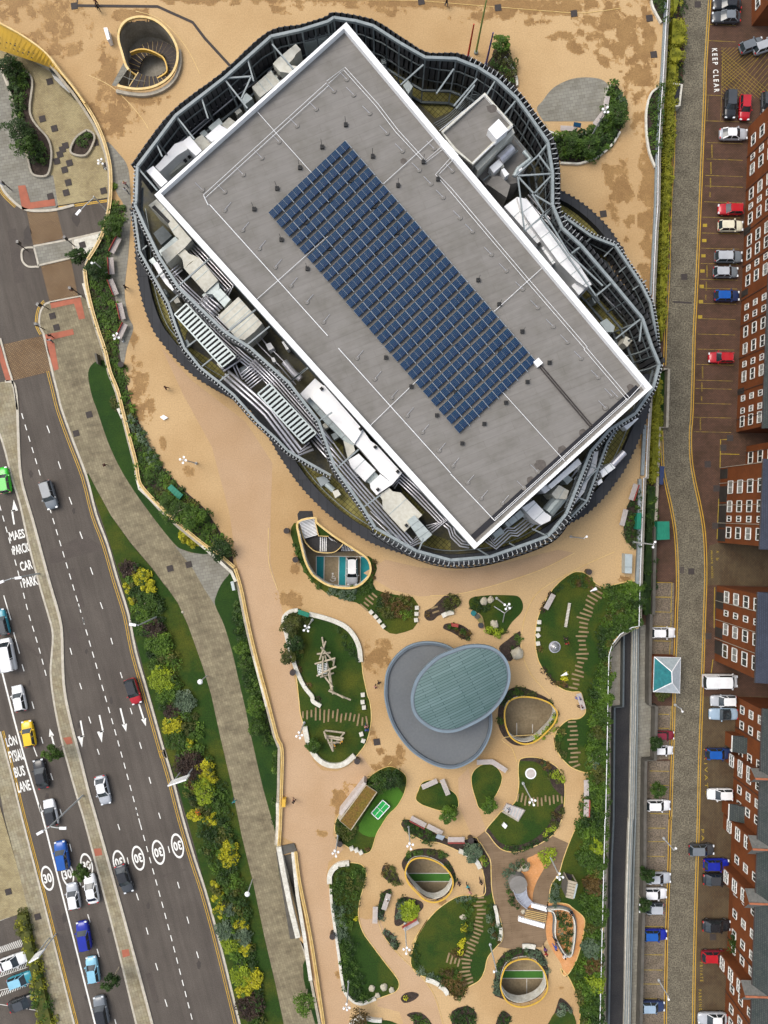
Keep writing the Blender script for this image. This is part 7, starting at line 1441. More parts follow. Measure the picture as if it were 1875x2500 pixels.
for i, (s_, r_, lb) in enumerate((('f 1160,312',.85,'larger pale boulder on the triangular lawn'),('f 1232,292',.75,'smaller pale boulder on the triangular lawn'),('f 1275,568',.9,'square pale stone on the triangular lawn'),('S 782,900',1.35,'flat pale boulder at the bark bed right of the oval roof'),('W 950,1330',.7,'grey boulder left at the foot of the long bed'),('W 1058,1318',.8,'pink boulder in the middle at the foot of the long bed'),('W 1128,1345',.6,'round boulder right at the foot of the long bed'),('W 1002,1395',.6,'pale wedge boulder lowest at the foot of the long bed'),('V 885,1068',.55,'cream boulder in the play island bed'),('V 932,1052',.85,'blue-grey round boulder in the play island bed'),('V 920,1408',.55,'cream boulder at the foot of the slide'),('V 432,1455',.7,'long pale log stone on the round lawn edge'),('C 1480,1640',.3,'tiny pale stone on the verge'))):
    b = MB(); n1, n2 = 8, 12
    rows_ = []
    for a in range(n1+1):
        th = math.pi*a/n1; rows_.append(len(b.v))
        for k in range(n2):
            ph = 2*math.pi*k/n2; v = Vector((math.sin(th)*math.cos(ph), math.sin(th)*math.sin(ph), math.cos(th)*.6)); v *= .72*r_*(1+.3*noise.noise(v*1.5+Vector((i*5, 0, 0)))); b.v.append(tuple(v+Vector((0, 0, r_*.25))))
    for a in range(n1):
        for k in range(n2): b.f.append((rows_[a]+k, rows_[a+1]+k, rows_[a+1]+(k+1) % n2, rows_[a]+(k+1) % n2)); b.m.append(0)
    root = b.obj('boulder', m_rock, None); root.location = WP(s_, ZP if i < 12 else .13)[0]; root.rotation_euler.z = i; tag(root, lb, 'boulder')
# white wind-sail markers
for s_, lb in (('S 1438,345','white cone marker at the top of the big right lawn'),('S 1175,1105','white cone marker at the foot of the big right lawn')):
    b = MB(); b.tube([Vector((0, 0, .15)), Vector((.9, .5, .5))], .05, 8, r2=.28); root = b.obj('cone_marker', m_lamp, None); root.location = WP(s_, ZP)[0]; tag(root, lb, 'marker')
# ================================================================ PEOPLE
def person(spec, z, rz, top_, legs_, hair_, label, pose='stand', scale=1):
    c_ = WP(spec, z+.9)[0]; me = bpy.data.meshes.new('person')
    sit = pose == 'sit'; hz = .5 if sit else .92
    V_ = [(0,0,hz),(0,0,hz+.28),(0,0,hz+.52),(0,.01,hz+.62),(0,.02,hz+.72),(-.1,0,hz-.04),(.1,0,hz-.04)]
    if sit: V_ += [(-.12,.42,hz),(.12,.42,hz),(-.12,.45,.08),(.12,.45,.08),(-.12,.6,.04),(.12,.6,.04)]
    else: V_ += [(-.12,.14,.5),(.12,-.06,.5),(-.12,.2,.09),(.12,-.22,.12),(-.12,.36,.05),(.12,-.08,.05)]
    V_ += [(-.2,0,hz+.5),(.2,0,hz+.5),(-.27,-.06,hz+.25),(.27,.08,hz+.25),(-.25,.08,hz+.02),(.25,.22,hz+.06),(-.25,.12,hz-.06),(.25,.27,hz)]
    E_ = [(0,1),(1,2),(2,3),(3,4),(0,5),(0,6),(5,7),(6,8),(7,9),(8,10),(9,11),(10,12),(2,13),(2,14),(13,15),(14,16),(15,17),(16,18),(17,19),(18,20)]
    RR = [.15,.13,.16,.06,.1,.10,.10,.075,.075,.05,.05,.045,.045,.07,.07,.05,.05,.04,.04,.035,.03]
    me.from_pydata(V_, E_, []); o_ = bpy.data.objects.new('person', me); COL.objects.link(o_)
    sk = o_.modifiers.new('skin', 'SKIN'); me.skin_vertices or None
    for i, r_ in enumerate(RR): me.skin_vertices[0].data[i].radius = (r_, r_*(.75 if i < 3 else 1))
    me.skin_vertices[0].data[0].use_root = True
    o_.modifiers.new('sub', 'SUBSURF').levels = 1; o_.modifiers['sub'].render_levels = 1
    dg = bpy.context.evaluated_depsgraph_get(); dg.update(); m2 = bpy.data.meshes.new_from_object(o_.evaluated_get(dg))
    mats = [top_, legs_, m_skin]; m2.materials.clear()
    for k in mats: m2.materials.append(k)
    for p in m2.polygons:
        z_ = p.center.z; p.material_index = 2 if z_ > hz+.58 or (abs(p.center.x) > .2 and z_ < hz+.08) else (1 if z_ < hz+.05 else 0); p.use_smooth = True
    bpy.data.objects.remove(o_); root = link('person', m2, None, (c_.x, c_.y, z)); root.rotation_euler.z = R(rz); root.scale = (scale,)*3
    tag(root, label, 'person'); b = MB(); N_ = 8
    for a in range(5):
        for k in range(N_):
            f = lambda a_, k_: Vector((0, .0, hz+.76))+Vector((math.sin(a_*.42)*math.cos(k_*2*math.pi/N_)*.125, math.sin(a_*.42)*math.sin(k_*2*math.pi/N_)*.14, math.cos(a_*.42)*.12))
            b.face([f(a, k), f(a+1, k), f(a+1, k+1), f(a, k+1)])
    b.obj('hair', hair_, root); fa = MB(); fa.box((-.04, .115, hz+.76), (.025, .02, .02)); fa.box((.04, .115, hz+.76), (.025, .02, .02)); fa.obj('eye', m_blk, root)
    return root
def cloth(n_, c): return mat(n_, c, scale=6, rough=.9)
m_skin = mat('skin', (.45,.26,.18), scale=6, rough=.6); hb_ = cloth('brown_hair', (.03,.018,.01)); hy_ = cloth('fair_hair', (.30,.2,.08))
ck, cm_, cr_, cb_, cp_, cw_, cj, ct_, cyl_ = cloth('black_cloth', (.015,.015,.018)), cloth('maroon_cloth', (.10,.015,.02)), cloth('red_cloth', (.35,.02,.02)), cloth('blue_cloth', (.02,.08,.40)), cloth('pink_cloth', (.60,.28,.26)), cloth('white_cloth', (.75,.75,.75)), cloth('denim', (.05,.07,.12)), cloth('teal_cloth', (.03,.30,.33)), cloth('yellow_cloth', (.65,.33,.02))
for a in (('A 790,60',ZP,30,ck,ck,hb_,'person in black walking at the top of the plaza','stand'),('A 778,15',ZP,30,cm_,ck,hb_,'person in maroon just above the one in black at the top','stand'),('A 1015,1490',ZP,10,cp_,cj,hy_,'person in pink walking on the grey strip beside the arena','stand'),('A 1020,1540',ZP,0,cw_,cj,hb_,'person in white just behind the one in pink','stand'),
  ('B 1018,668',ZP,80,ck,ck,hb_,'person in black walking past the red-backed benches','stand'),('B 408,1062',.13,20,ck,ck,hb_,'person in black on the red crossing paving','stand'),('B 402,1098',.13,10,cw_,cj,hb_,'person in white waiting at the crossing','stand'),('B 1345,1482',ZP,100,cm_,ck,hb_,'person in dark maroon alone on the wide tan paving','stand'),('C 850,450',.13,70,cm_,ck,hb_,'person in dark brown on the stone footpath','stand'),
  ('M 965,16',ZP,40,ck,cj,hb_,'person in black at the top edge north of the arena','stand'),('Z 1003,492',ZP,20,ck,cm_,hb_,'person in black near the yellow grit bin','stand'),('Z 542,495',.13,20,ct_,cj,hb_,'person in pale teal at the edge of the stone footpath','stand'),('U 1015,60',ZP,200,ck,ck,hb_,'person in black beside the round pavilion roof','stand'),('U 985,98',ZP,150,cp_,ck,hb_,'person in pink beside the round pavilion roof','stand'),
  ('S 1222,770',ZP,10,ck,ck,hb_,'person in black on the big right lawn','stand'),('S 1230,815',ZP+.0,10,cr_,ck,hb_,'person in red on the big right lawn','stand'),('U 900,455',ZP,0,cp_,cj,hb_,'person in patterned top at the lawn path end','stand'),('U 905,485',ZP,0,cb_,cj,hb_,'child in blue at the lawn path end','stand'),('U 678,592',ZP+1.2,40,cyl_,ck,hb_,'child in yellow climbing the right of the log triangle','stand'),('U 620,632',ZP+1.2,90,cyl_,ck,hb_,'child in yellow climbing the tip of the log triangle','stand'),
  ('V 798,597',ZP+.1,-60,cw_,cj,hb_,'person in white sitting on the broad sun platform','sit'),('V 470,1205',ZP,180,ct_,ck,hb_,'person in teal at the oval opening by the planting bed','stand'),('V 490,1252',ZP,150,cp_,ck,hy_,'person in pink beside the one in teal','stand'),('X 1042,1020',ZP,170,cr_,ck,hb_,'person in crimson below the timber deck','stand'),('X 1035,980',ZP,170,cloth('purple_cloth', (.12,.05,.22)),ck,hb_,'person in purple behind the one in crimson','stand'),
  ('X 1130,968',ZP,60,cb_,cb_,hb_,'person in blue on the orange play track','stand'),('X 1130,905',ZP,60,ck,ck,hb_,'person in black leaning on the loop wall','stand'),('X 1268,655',ZP,20,ck,ck,hb_,'person in black on the upper orange track','stand'),('X 1208,1045',ZP,20,cw_,ck,hb_,'person in white at the foot of the loop','stand'),('W 1095,540',ZP,-20,cw_,cb_,hb_,'person in white and blue on the narrow white bench','sit'),
  ('S 1350,1310',ZP,100,cb_,cb_,hb_,'person in blue sitting in the tan bay','sit'),('S 1368,1385',ZP,100,cm_,ck,hb_,'person in maroon sitting in the tan bay','sit'),('V 400,1180',ZP,0,ck,ck,hb_,'dark slim figure left of the group by the oval opening','stand'),('V 578,1170',ZP,0,ck,ck,hb_,'dark slim figure right of the group by the oval opening','stand')):
    person(*a[:7], pose=a[7])
# ================================================================ PLANTING
def leafclump(b, c, r, h, n, s, mi=0):
    for _ in range(n):
        th = rnd.random()*2*math.pi; u = rnd.random()**.55; el = rnd.uniform(.0, 1.5); rr = r*u
        p = Vector((c.x+math.cos(th)*rr*math.cos(el*.5), c.y+math.sin(th)*rr*math.cos(el*.5), c.z+h*(1-u*u*.75)*rnd.uniform(.55, 1.0)))
        a = rnd.random()*6.28; ca, sa = math.cos(a), math.sin(a); tz = rnd.uniform(-.6, .6); ty = rnd.uniform(-.45, .45); l, w_ = s*rnd.uniform(.6, 1.3), s*rnd.uniform(.3, .6)
        U_ = Vector((ca*l, sa*l, tz*l)); W_ = Vector((-sa*w_, ca*w_, ty*w_)); n0 = len(b.v)
        b.v += [tuple(p-U_), tuple(p+W_), tuple(p+U_), tuple(p-W_)]; b.f.append((n0, n0+3, n0+2, n0+1)); b.m.append(mi)
def cover(name, specs, z, kinds, label, dens=1.25, r=.62, h=.55, s=.17, n=26, cat='planting', sub=None, scale=.22, sm=True, kind='stuff'):
    """a planted patch nobody could count: clumps of leaves all over the outline(s)"""
    b = MB(); specs = [specs] if isinstance(specs, str) else specs
    for sp in specs:
        q = smooth(WP(sp, z)) if sm else WP(sp, z); x0, x1 = min(p.x for p in q), max(p.x for p in q); y0, y1 = min(p.y for p in q), max(p.y for p in q); st_ = 1/math.sqrt(dens)
        x = x0
        while x < x1:
            y = y0
            while y < y1:
                X_, Y_ = x+rnd.uniform(-.4, .4)*st_, y+rnd.uniform(-.4, .4)*st_
                if inside(X_, Y_, q) and not (sub and any(inside(X_, Y_, k) for k in sub)):
                    t = noise.noise(Vector((X_*scale, Y_*scale, hash(label) % 7 if False else len(label)*.7)))*.5+.5+rnd.uniform(-.1, .1); k = min(len(kinds)-1, max(0, int((t-.22)/.56*len(kinds))))
                    hh = h*rnd.uniform(.5, 1.4); leafclump(b, Vector((X_, Y_, z)), r*rnd.uniform(.7, 1.25), hh, n, s, k)
                y += st_
            x += st_
    if name == 'hedge' and h > 1.4:
        for sp in specs:
            q = smooth(WP(sp, z)) if sm else WP(sp, z); b.prism(offset(ccw(q), -.25), z, z+h*.62)
    o_ = b.obj(name, [LM[k] for k in kinds]); return tag(o_, label, cat, kind=kind)
SP = dict(dens=1.5)
cover('ground_cover', BEDS_PODIUM_L.replace('A 940,1550', ''), ZP, 'dmmbo', 'dark mixed shrub planting on the long bank west of the arena', sm=False, h=.6, r=.75, dens=1.2, n=44, s=.2)
cover('ground_cover', 'C 1030,20 1120,100 1190,250 1300,440 1300,500 1240,490 1200,380 1150,260 1080,160', ZP, 'sss', 'silver green planting band on the bank below the benches', h=.9, r=.6, dens=2)
cover('ground_cover', 'C 1160,260 1230,350 1300,450 1290,500 1240,480 1190,370', ZP, 'bl', 'bright green planting at the tip of the silver band', h=1.1, dens=2)
# the verge bank beside the dual carriageway
VB = 'C 990,1300 1040,1240 1120,1250 1240,1440 1290,1530 1330,1659 D 1100,30 1180,0 1330,0 1360,200 1440,330 1480,600 1540,700 1600,850 1659,1000 Z 250,0 320,90 400,190 440,330 480,500 520,700 560,850 590,1050 640,1250 660,1450 690,1600 720,1800 740,1950 760,2100 760,2230 640,2230 600,2000 560,1800 480,1600 430,1400 370,1200 380,1000 300,900 260,700 200,500 150,300 110,150 D 1350,800 1260,600 1240,450 1180,250 C 1020,1480'
cover('ground_cover', VB, .13, 'dmdbmod', 'dark green shrub mass along the bank beside the carriageway', sm=False, h=1.1, r=.9, dens=.9, n=46, s=.22)
cover('ground_cover', 'Y 770,640 800,750 850,850 900,1000 940,1150 990,1330 1040,1500 1090,1750 1150,1900 1180,2100 Z 870,40 880,200 885,650 865,640 870,350 800,60 Y 990,2100 960,1850 890,1600 850,1300 800,1100 770,850', .2, 'dmdm', 'dark planting under the straight gold parapet', sm=False, h=1.4, r=.8, dens=.9, n=44, s=.22)
cover('ground_cover', 'C 915,0 990,130 1020,180 980,130 940,60 B 860,1330 930,1560 990,1659 930,1659 850,1500', .2, 'mob', 'olive planting strip outside the bank parapet', sm=False, h=1.3, r=.7, dens=1.2, n=40, s=.2)
ybush = 'yellow and lime shrubs of the carriageway bank'
def shrub(spec, z, r, h, kind, label, group=None, n=None, s=None):
    q = P(*px(spec)[0], z) if isinstance(spec, str) else P(*spec, z); f_ = .62 if 'belt' in str(group) or 'right' in str(group) else .78; r *= f_; h *= .75; b = MB(); k = max(3, int(r*r*5)); c_ = []
    for i in range(k): a = i*2.4; rr = r*math.sqrt((i+.5)/k)*.8; c_.append(Vector((math.cos(a)*rr, math.sin(a)*rr, 0)))
    for c in c_: leafclump(b, c+Vector((0, 0, rnd.uniform(0, .2*h))), r*.42+.1, h*rnd.uniform(.5, 1.05), int((n or 60)*1.3), (s or .2)*.85)
    root = b.obj('shrub', LM[kind], None); root.location = q; tag(root, label, 'shrub', group); t_ = MB()
    for i in range(3): t_.tube([Vector((0, 0, 0)), Vector((math.cos(i*2.1)*r*.4, math.sin(i*2.1)*r*.4, h*.6))], .05, 5)
    t_.obj('stem', m_log, root); return root
for s_, r, h, k, lb in (('C 1150,1350',1.9,1.6,'y','bright yellow shrub at the top of the carriageway bank'),('C 1210,1430',1.5,1.4,'y','yellow shrub just below the topmost yellow one'),('C 1040,1440',1.1,1.3,'y','small yellow shrub left of the topmost pair'),('C 1075,1540',.8,1.2,'y','thin yellow shrub low in the topmost group'),('C 1050,1290',1.9,1.6,'p','dark purple shrub above the topmost yellow shrub'),('C 1200,1540',2.2,1.6,'m','mid green shrub between the yellow and purple ones'),
  ('D 1250,110',2.2,1.7,'p','dark purple spiky shrub beside the road lamp'),('D 1180,20',1.6,1.6,'b','bright green shrub beside the road lamp'),('D 1300,230',2.6,1.9,'b','bright green shrub below the purple spiky one'),('D 1320,530',2.6,1.9,'l','lime green shrub level with the red car'),('D 1360,640',2.2,1.8,'b','bright green shrub level with the red car'),('D 1300,480',1.6,1.6,'l','small lime shrub above the lime one'),('D 1400,780',1.8,1.5,'p','purple shrub between lime and yellow ones'),('D 1410,890',2.1,1.6,'y','yellow green shrub left of the silver one'),('D 1500,700',2.3,1.8,'s','silver grey shrub in the middle of the bank'),('D 1430,1010',2.2,1.8,'m','green shrub below the yellow green one'),('D 1540,1030',1.0,1.4,'y','thin yellow shrub right of the green one'),
  ('D 1540,1210',3.0,1.8,'p','large purple shrub above the white road sign'),('Z 320,240',2.0,1.7,'y','tall yellow shrub right of the large purple one'),('Z 355,300',1.7,1.6,'y','yellow shrub under the tall yellow one'),('Z 305,370',2.2,1.7,'l','lime shrub below the yellow pair'),('Z 320,450',1.8,1.6,'l','lower lime shrub below the yellow pair'),('Z 245,590',1.5,1.5,'y','yellow spiky shrub beside the orange flowers'),('Z 360,620',1.5,1.5,'y','yellow shrub right of the orange flowers'),('Z 345,550',1.1,1.4,'o','olive shrub by the orange flowers'),
  ('Z 500,850',1.8,1.6,'y','upper half of the bright yellow block shrub'),('Z 505,930',1.9,1.6,'y','lower half of the bright yellow block shrub'),('Z 400,1130',1.1,1.4,'y','top of the thin yellow shrub row'),('Z 430,1230',1.3,1.4,'y','middle of the thin yellow shrub row'),('Z 440,1330',1.4,1.4,'y','bottom of the thin yellow shrub row'),('Z 495,1320',1.5,1.4,'s','silver shrub right of the yellow row'),('Z 470,1480',2.0,1.5,'s','large silver shrub lower in the bank'),('Z 600,1430',1.5,1.4,'y','pale yellow spiky shrub near the footpath'),('Z 610,1530',2.0,1.5,'s','grey green shrub below the spiky yellow one'),('Z 520,1590',1.9,1.6,'l','lime shrub with upright leaves'),('Z 635,1625',1.3,1.4,'y','small yellow shrub right of the upright lime one'),
  ('Z 600,1820',2.2,1.7,'l','lime shrub of the lowest bright group'),('Z 695,1850',2.0,1.7,'y','yellow spiky shrub of the lowest bright group'),('Z 620,1930',1.8,1.6,'y','lowest yellow green shrub of the bank'),('Z 670,2060',2.9,1.7,'p','large dark purple shrub near the bottom of the bank'),('Z 710,2190',1.8,1.6,'m','green shrub at the bottom edge of the bank'),('Z 225,350',1.6,1.5,'a','brownish shrub below the large purple one')):
    shrub(s_, .2, r, h, k, lb, ybush)
b = MB(); leafclump(b, Vector((0, 0, .4)), .5, .8, 40, .13); root = b.obj('flower_clump', mat('orange_petals', (.75,.12,.02), c2=(.5,.06,.01), scale=3), None); root.location = WP('Z 275,567', .3)[0]; tag(root, 'small clump of orange flowers in the carriageway bank', 'flowers')
# hedges
cover('hedge', 'F 812,-60 885,-60 875,90 845,165 815,170 810,60', .1, 'h', 'yellow green clipped hedge at the top right', sm=False, h=2.4, r=.7, dens=2, n=46, s=.18, cat='hedge', kind=None)
cover('hedge', 'F 800,210 840,205 850,240 890,195 910,260 945,300 920,360 920,420 870,445 790,430', .1, 'h', 'bushy yellow green hedge piece with a bulge', sm=False, h=2.6, r=.8, dens=1.8, n=50, s=.18, cat='hedge', kind=None)
cover('hedge', 'F 785,470 850,450 900,490 895,560 830,590 780,560', .1, 'h', 'round yellow green bush at the hedge gap', h=2.6, r=.8, dens=1.8, n=50, s=.18, cat='hedge', kind=None)
cover('hedge', 'F 775,590 865,580 850,780 838,1100 818,1300 805,1746 G 795,100 775,500 765,760 745,1180 700,1000 700,700 725,0 F 740,1500 758,1000 768,700', .1, 'h', 'long narrow yellow green hedge between white rail and street', sm=False, h=2.0, r=.6, dens=4.5, n=46, s=.17, cat='hedge', kind=None)
cover('hedge', 'G 735,1400 720,1746 H 725,60 710,400 690,600 650,645 630,590 640,300 655,0 G 680,1600', .1, 'hh', 'lower length of the yellow green hedge beside the arena tip', sm=False, h=1.9, r=.65, dens=3.6, n=46, s=.17, cat='hedge', kind=None)
cover('hedge', 'H 600,650 690,655 695,900 685,1300 660,1746 575,1746 580,1300 600,900', .1, 'dm', 'dark ivy bank below the white rail', sm=False, h=1.5, r=.8, dens=1.2, n=46, s=.2, cat='hedge', kind=None)
cover('hedge', 'F 900,200 945,200 935,400 925,700 860,715 860,600 920,480', .05, 'dd', 'dark low planting between the hedge and the street', sm=False, h=.5, r=.6, dens=1.4, cat='hedge', kind=None)
cover('hedge', 'E 150,745 240,740 260,830 290,980 340,1150 390,1350 420,1500 465,1690 330,1690 310,1500 280,1300 240,1150 200,1000 160,880', .05, 'ohm', 'thick green hedge between the footway and the corner car park', sm=False, h=1.5, r=.8, dens=1.5, n=50, s=.19, cat='hedge', kind=None)
cover('hedge', 'F 900,-60 960,-60 950,60 900,150', .05, 'dm', 'dark planting at the top beside the cobbled street', sm=False, h=.8, cat='hedge', kind=None)
# roof park planting
PZ = ZP+.04
def gc(spec, kinds, label, **k): cover('ground_cover', spec, PZ, kinds, label, **{**dict(h=.45, r=.5, dens=2.0, n=30, s=.15), **k})
gc('R 250,110 225,150 225,210 250,300 290,420 350,545 450,655 500,690 530,680 420,600 350,470 310,350 270,200', 'dm', 'dark strip planting left of the teardrop opening')
gc('R 540,700 640,680 700,700 800,700 830,760 800,810 740,800 640,765 570,735', 'ss', 'silver mound planting below the teardrop opening', h=.7)
gc('R 700,690 860,650 950,560 955,640 920,700 850,770 820,740', 'ma', 'green and brown planting at the right foot of the teardrop opening')
gc('R 920,395 980,440 996,510 968,590 930,640 935,500', 'da', 'bark and low planting right of the teardrop opening')
gc('R 960,880 1000,790 1050,740 1100,745 1060,830 1010,880 990,900', 'da', 'dark heather at the top of the mound lawn')
gc('R 1060,740 1200,755 1310,770 1325,850 1290,940 1200,980 1100,960 1020,900 1030,820', 'ooab', 'olive and brown grasses on the round mound', h=.9, dens=2.2)
gc('R 155,940 200,895 270,885 380,930 370,1020 330,1080 240,1110 170,1080', 'moo', 'green shrubs in the top corner of the climbing lawn', h=1.2)
gc('R 200,1130 300,1100 340,1180 330,1300 260,1330 225,1250', 'dmo', 'dark shrubs left on the climbing lawn', h=1.2)
gc('R 610,1020 680,1040 760,1120 810,1220 835,1330 790,1330 740,1260 690,1200 650,1100', 'dda', 'row of dark tufts inside the curved wall', h=.7, dens=1.2)
gc('R 255,1340 330,1400 340,1500 400,1570 450,1659 U 510,240 470,240 400,130 R 340,1560 290,1470', 'dap', 'dark low planting along the left wall of the climbing lawn')
gc('U 380,560 440,540 490,580 480,640 430,680 390,640', 'm', 'green bush by the lower curved wall', h=1.2)
gc('f 510,440 560,490 580,520 530,525 495,500', 'a', 'brown grasses at the tip of the small lawn', h=.5)
gc('f 690,350 740,245 838,240 885,300 880,350 800,400 690,445 670,440', 'ao', 'brown feathery grasses in the small bed', h=.9, dens=2.4)
gc('f 705,600 780,565 960,615 1005,665 1000,710 960,740 900,710 790,655', 'oma', 'mixed grasses in the oval bed with the red sign', h=.8, dens=2.4)
gc('S 355,430 440,405 490,400 500,450 520,500 470,560 440,530 370,490', 'dm', 'dark planting at the left of the triangular lawn', h=.7)
gc('S 500,640 560,670 640,680 700,670 670,730 600,745 520,725', 'oll', 'yellow green tufts at the foot of the triangular lawn', h=1.0, dens=2.4)
gc('S 760,760 810,725 810,790 780,800', 'md', 'green bush at the top of the bark bed', h=.8); gc('S 690,860 740,850 750,920 700,930', 'm', 'green bush beside the flat boulder', h=.9)
gc('S 1200,235 1300,180 1430,215 1480,290 1430,330 1340,300 1250,290', 'dam', 'dark planting at the top of the big right lawn', h=.7); gc('S 1200,240 1100,340 1020,470 965,620 975,640 1040,500 1130,380 1220,280', 'apd', 'bark and low plants along the left edge of the big right lawn', h=.35)
gc('S 950,830 985,850 1000,960 1050,1060 1150,1130 1250,1180 1240,1245 1180,1220 1090,1150 1010,1050 960,920', 'apa', 'heather strip at the lower left of the big right lawn', h=.4); gc('S 1190,1120 1230,1070 1250,1090 1230,1140 1200,1160', 'y', 'bright yellow tuft at the foot of the big right lawn', h=.9)
gc('S 1140,1600 1200,1540 1220,1560 1200,1700 1200,1843 V 1220,190 1190,100 1172,0 S 1125,1700', 'mob', 'green planting at the left of the lower right lawn', h=.7)
RS = 'S 1590,330 1659,310 H 260,1530 330,1500 540,1490 570,1500 590,1520 565,1746 I 560,85 500,100 395,158 320,250 300,350 318,500 300,700 300,1000 285,1300 275,1746 J 262,300 245,700 230,1100 235,1746 80,1746 60,1600 30,1400 0,1300 60,1200 110,1050 125,850 100,780 60,700 130,500 150,300 60,200 20,60 I 90,1600 130,1300 120,1100 150,900 130,700 200,500 230,300 210,100 H 290,1746 270,1600'
cover('ground_cover', RS, PZ, 'dmmbo', 'dense mixed shrub belt along the right edge of the roof park', sm=False, h=1.1, r=.8, dens=1.5, n=62, s=.2, scale=.35)
for s_, r, h, k, lb in (('H 480,1540',2.4,2.4,'b','big green bush at the top of the right shrub belt'),('H 380,1620',2.3,2.2,'m','green bush left of the topmost one in the belt'),('H 540,1600',2.0,2.0,'d','dark bush by the rail in the belt'),('I 400,60',2.4,2.3,'m','bush above the curved white rail'),('I 240,500',2.0,2.0,'m','round bush level with the kiosk roof in the belt'),('I 230,600',2.2,2.2,'b','brighter bush level with the kiosk foot in the belt'),('I 250,720',2.2,2.2,'b','bright bush beside the tan bay'),('I 230,850',2.0,2.0,'m','bush just below the tan bay'),('I 200,1000',2.0,1.9,'o','olive bush beside the short lawn'),('I 220,1170',2.1,2.0,'m','bush beside the lower sleeper path'),('I 170,1250',1.6,1.6,'s','silver bush beside the lower sleeper path'),
  ('V 1500,880',2.0,1.9,'l','lime bush at the belt level with the deck top'),('V 1420,960',2.4,2.2,'m','green bush beside the deck top'),('V 1520,1000',2.2,2.0,'m','green bush near the rail level with the play area'),('V 1480,1180',2.4,2.0,'a','reddish brown bush right of the pergola'),('V 1520,1420',2.6,2.2,'m','large dark green bush below the pergola'),('X 1440,950',2.4,2.0,'s','silver blue bush right of the orange track'),('X 1450,1100',2.2,2.0,'a','brown bush right of the orange track'),('X 1480,1260',2.4,2.1,'l','lime green bush at the lower right'),('X 1420,1330',2.2,2.0,'b','green bush left of the lower lime one'),('X 1430,1500',2.4,2.0,'m','bush near the bottom of the belt'),('X 1470,1600',2.2,2.0,'d','dark bush at the bottom of the belt')):
    shrub(s_, ZP, r, h, k, lb, 'bushes of the right-hand belt', n=80, s=.24)
gc('V 1130,290 1200,260 1240,330 1235,400 1170,360 1120,330', 'olo', 'olive shrubs on the upper right of the trampoline lawn', h=1.0); gc('V 1010,180 1070,180 1140,230 1130,280 1060,250', 'da', 'dark planting at the top of the trampoline lawn')
gc('V 1170,590 1235,560 1240,640 1210,710 1150,700 1120,660', 'oao', 'golden and brown shrubs on the lower right of the trampoline lawn', h=.9); gc('V 1060,770 1090,735 1130,745 1160,700 1170,730 1120,780 1075,795', 'll', 'lime mounds on the trampoline lawn', h=.8)
gc('V 760,880 850,860 1000,850 1150,770 1190,740 1150,790 1060,850 950,900 850,925 780,910', 'dm', 'dark clipped edging under the trampoline lawn', h=.6)
gc('U 910,930 1040,850 1110,825 1190,850 1240,900 1240,980 1180,990 1100,970 1050,1000 1000,1060 930,990', 'dmd', 'dark shrubs above the table tennis lawn', h=1.5); gc('U 640,1290 670,1300 760,1380 800,1340 830,1400 720,1470 660,1470 620,1390', 'mdo', 'green shrubs at the foot of the sedum-roofed shelter', h=1.0); gc('U 880,1590 890,1560 950,1540 945,1570 910,1595', 'a', 'brown patch at the tip of the table tennis lawn', h=.3)
gc('V 270,540 340,530 380,560 370,620 310,630 270,600', 'mb', 'green bush on the heart-shaped lawn', h=1.5); gc('V 600,500 660,470 680,520 650,560 610,550', 'mb', 'green bush on the pear-shaped lawn', h=1.4)
gc('U 1215,1335 1250,1300 1320,1310 1450,1360 1530,1430 1520,1500 1430,1485 1330,1435 1250,1385', 'dmd', 'dark clipped planting strip behind the benches', h=1.0, dens=2.4)
gc('V 430,870 480,830 540,850 580,900 560,960 500,950 440,920', 'ss', 'silver green shrub mass at the end of the planting strip', h=1.1); gc('V 570,940 600,920 620,980 630,1050 600,1060 580,1010', 'bl', 'lime planting beside the curved benches', h=.7)
for s_, kz, lb in (('S 615,1450 640,1350 700,1250 780,1215 860,1225 960,1265 1060,1320 1120,1390 1130,1450 1100,1550 1040,1620 1150,1420 1060,1300 760,1270 640,1380 650,1560 620,1540','omd','mixed planting round the bare grey opening'),('W 1222,200 1262,140 1330,92 1450,82 1560,102 1659,155 X 110,135 175,210 220,300 222,400 190,300 120,190 W 1560,140 1400,110 1300,150 1240,250','dmo','hedge planting round the upper green walkway opening'),('X 578,1390 582,1250 602,1120 652,1045 740,985 860,965 978,995 1036,1072 1060,1180 1055,1290 1030,1180 950,1050 800,1010 660,1100 620,1250 625,1400','dss','hedge planting round the lowest opening')): gc(s_, kz, lb, h=.7, dens=2.6, sm=False)
gc('S 1020,1600 1100,1500 1130,1450 1120,1560 1040,1640 960,1690 900,1700', 'll', 'yellow green planting at the lower right of the grey opening', h=.5)
gc('V 430,1280 520,1280 600,1290 690,1360 740,1500 748,1600 700,1659 640,1640 640,1500 610,1400 600,1290 540,1290 520,1400 520,1500 490,1600 420,1600 440,1400 420,1350', 'mdsa', 'mixed beds along both sides of the curved sleeper path', sm=False, h=.8); gc('V 350,1320 430,1290 440,1350 380,1360', 'ss', 'silver clump at the top of the round lawn', h=.5)
gc('X 290,740 330,740 330,830 300,940 320,990 260,1000 270,900 300,850', 'yy', 'yellow flowers on the right of the round lawn', h=.7); gc('X 180,980 320,980 310,1030 230,1040', 'a', 'orange brown grasses on the round lawn', h=.6)
gc('W 1320,980 1350,930 1370,1000 1370,1090 1430,1180 1400,1190 1340,1150 1305,1100', 'dds', 'dark tufted edge at the lower left of the round lawn', h=.5); gc('W 1370,1160 1440,1190 1570,1230 1560,1275 1440,1235 1350,1195', 'ss', 'silver edge below the round lawn', h=.5)
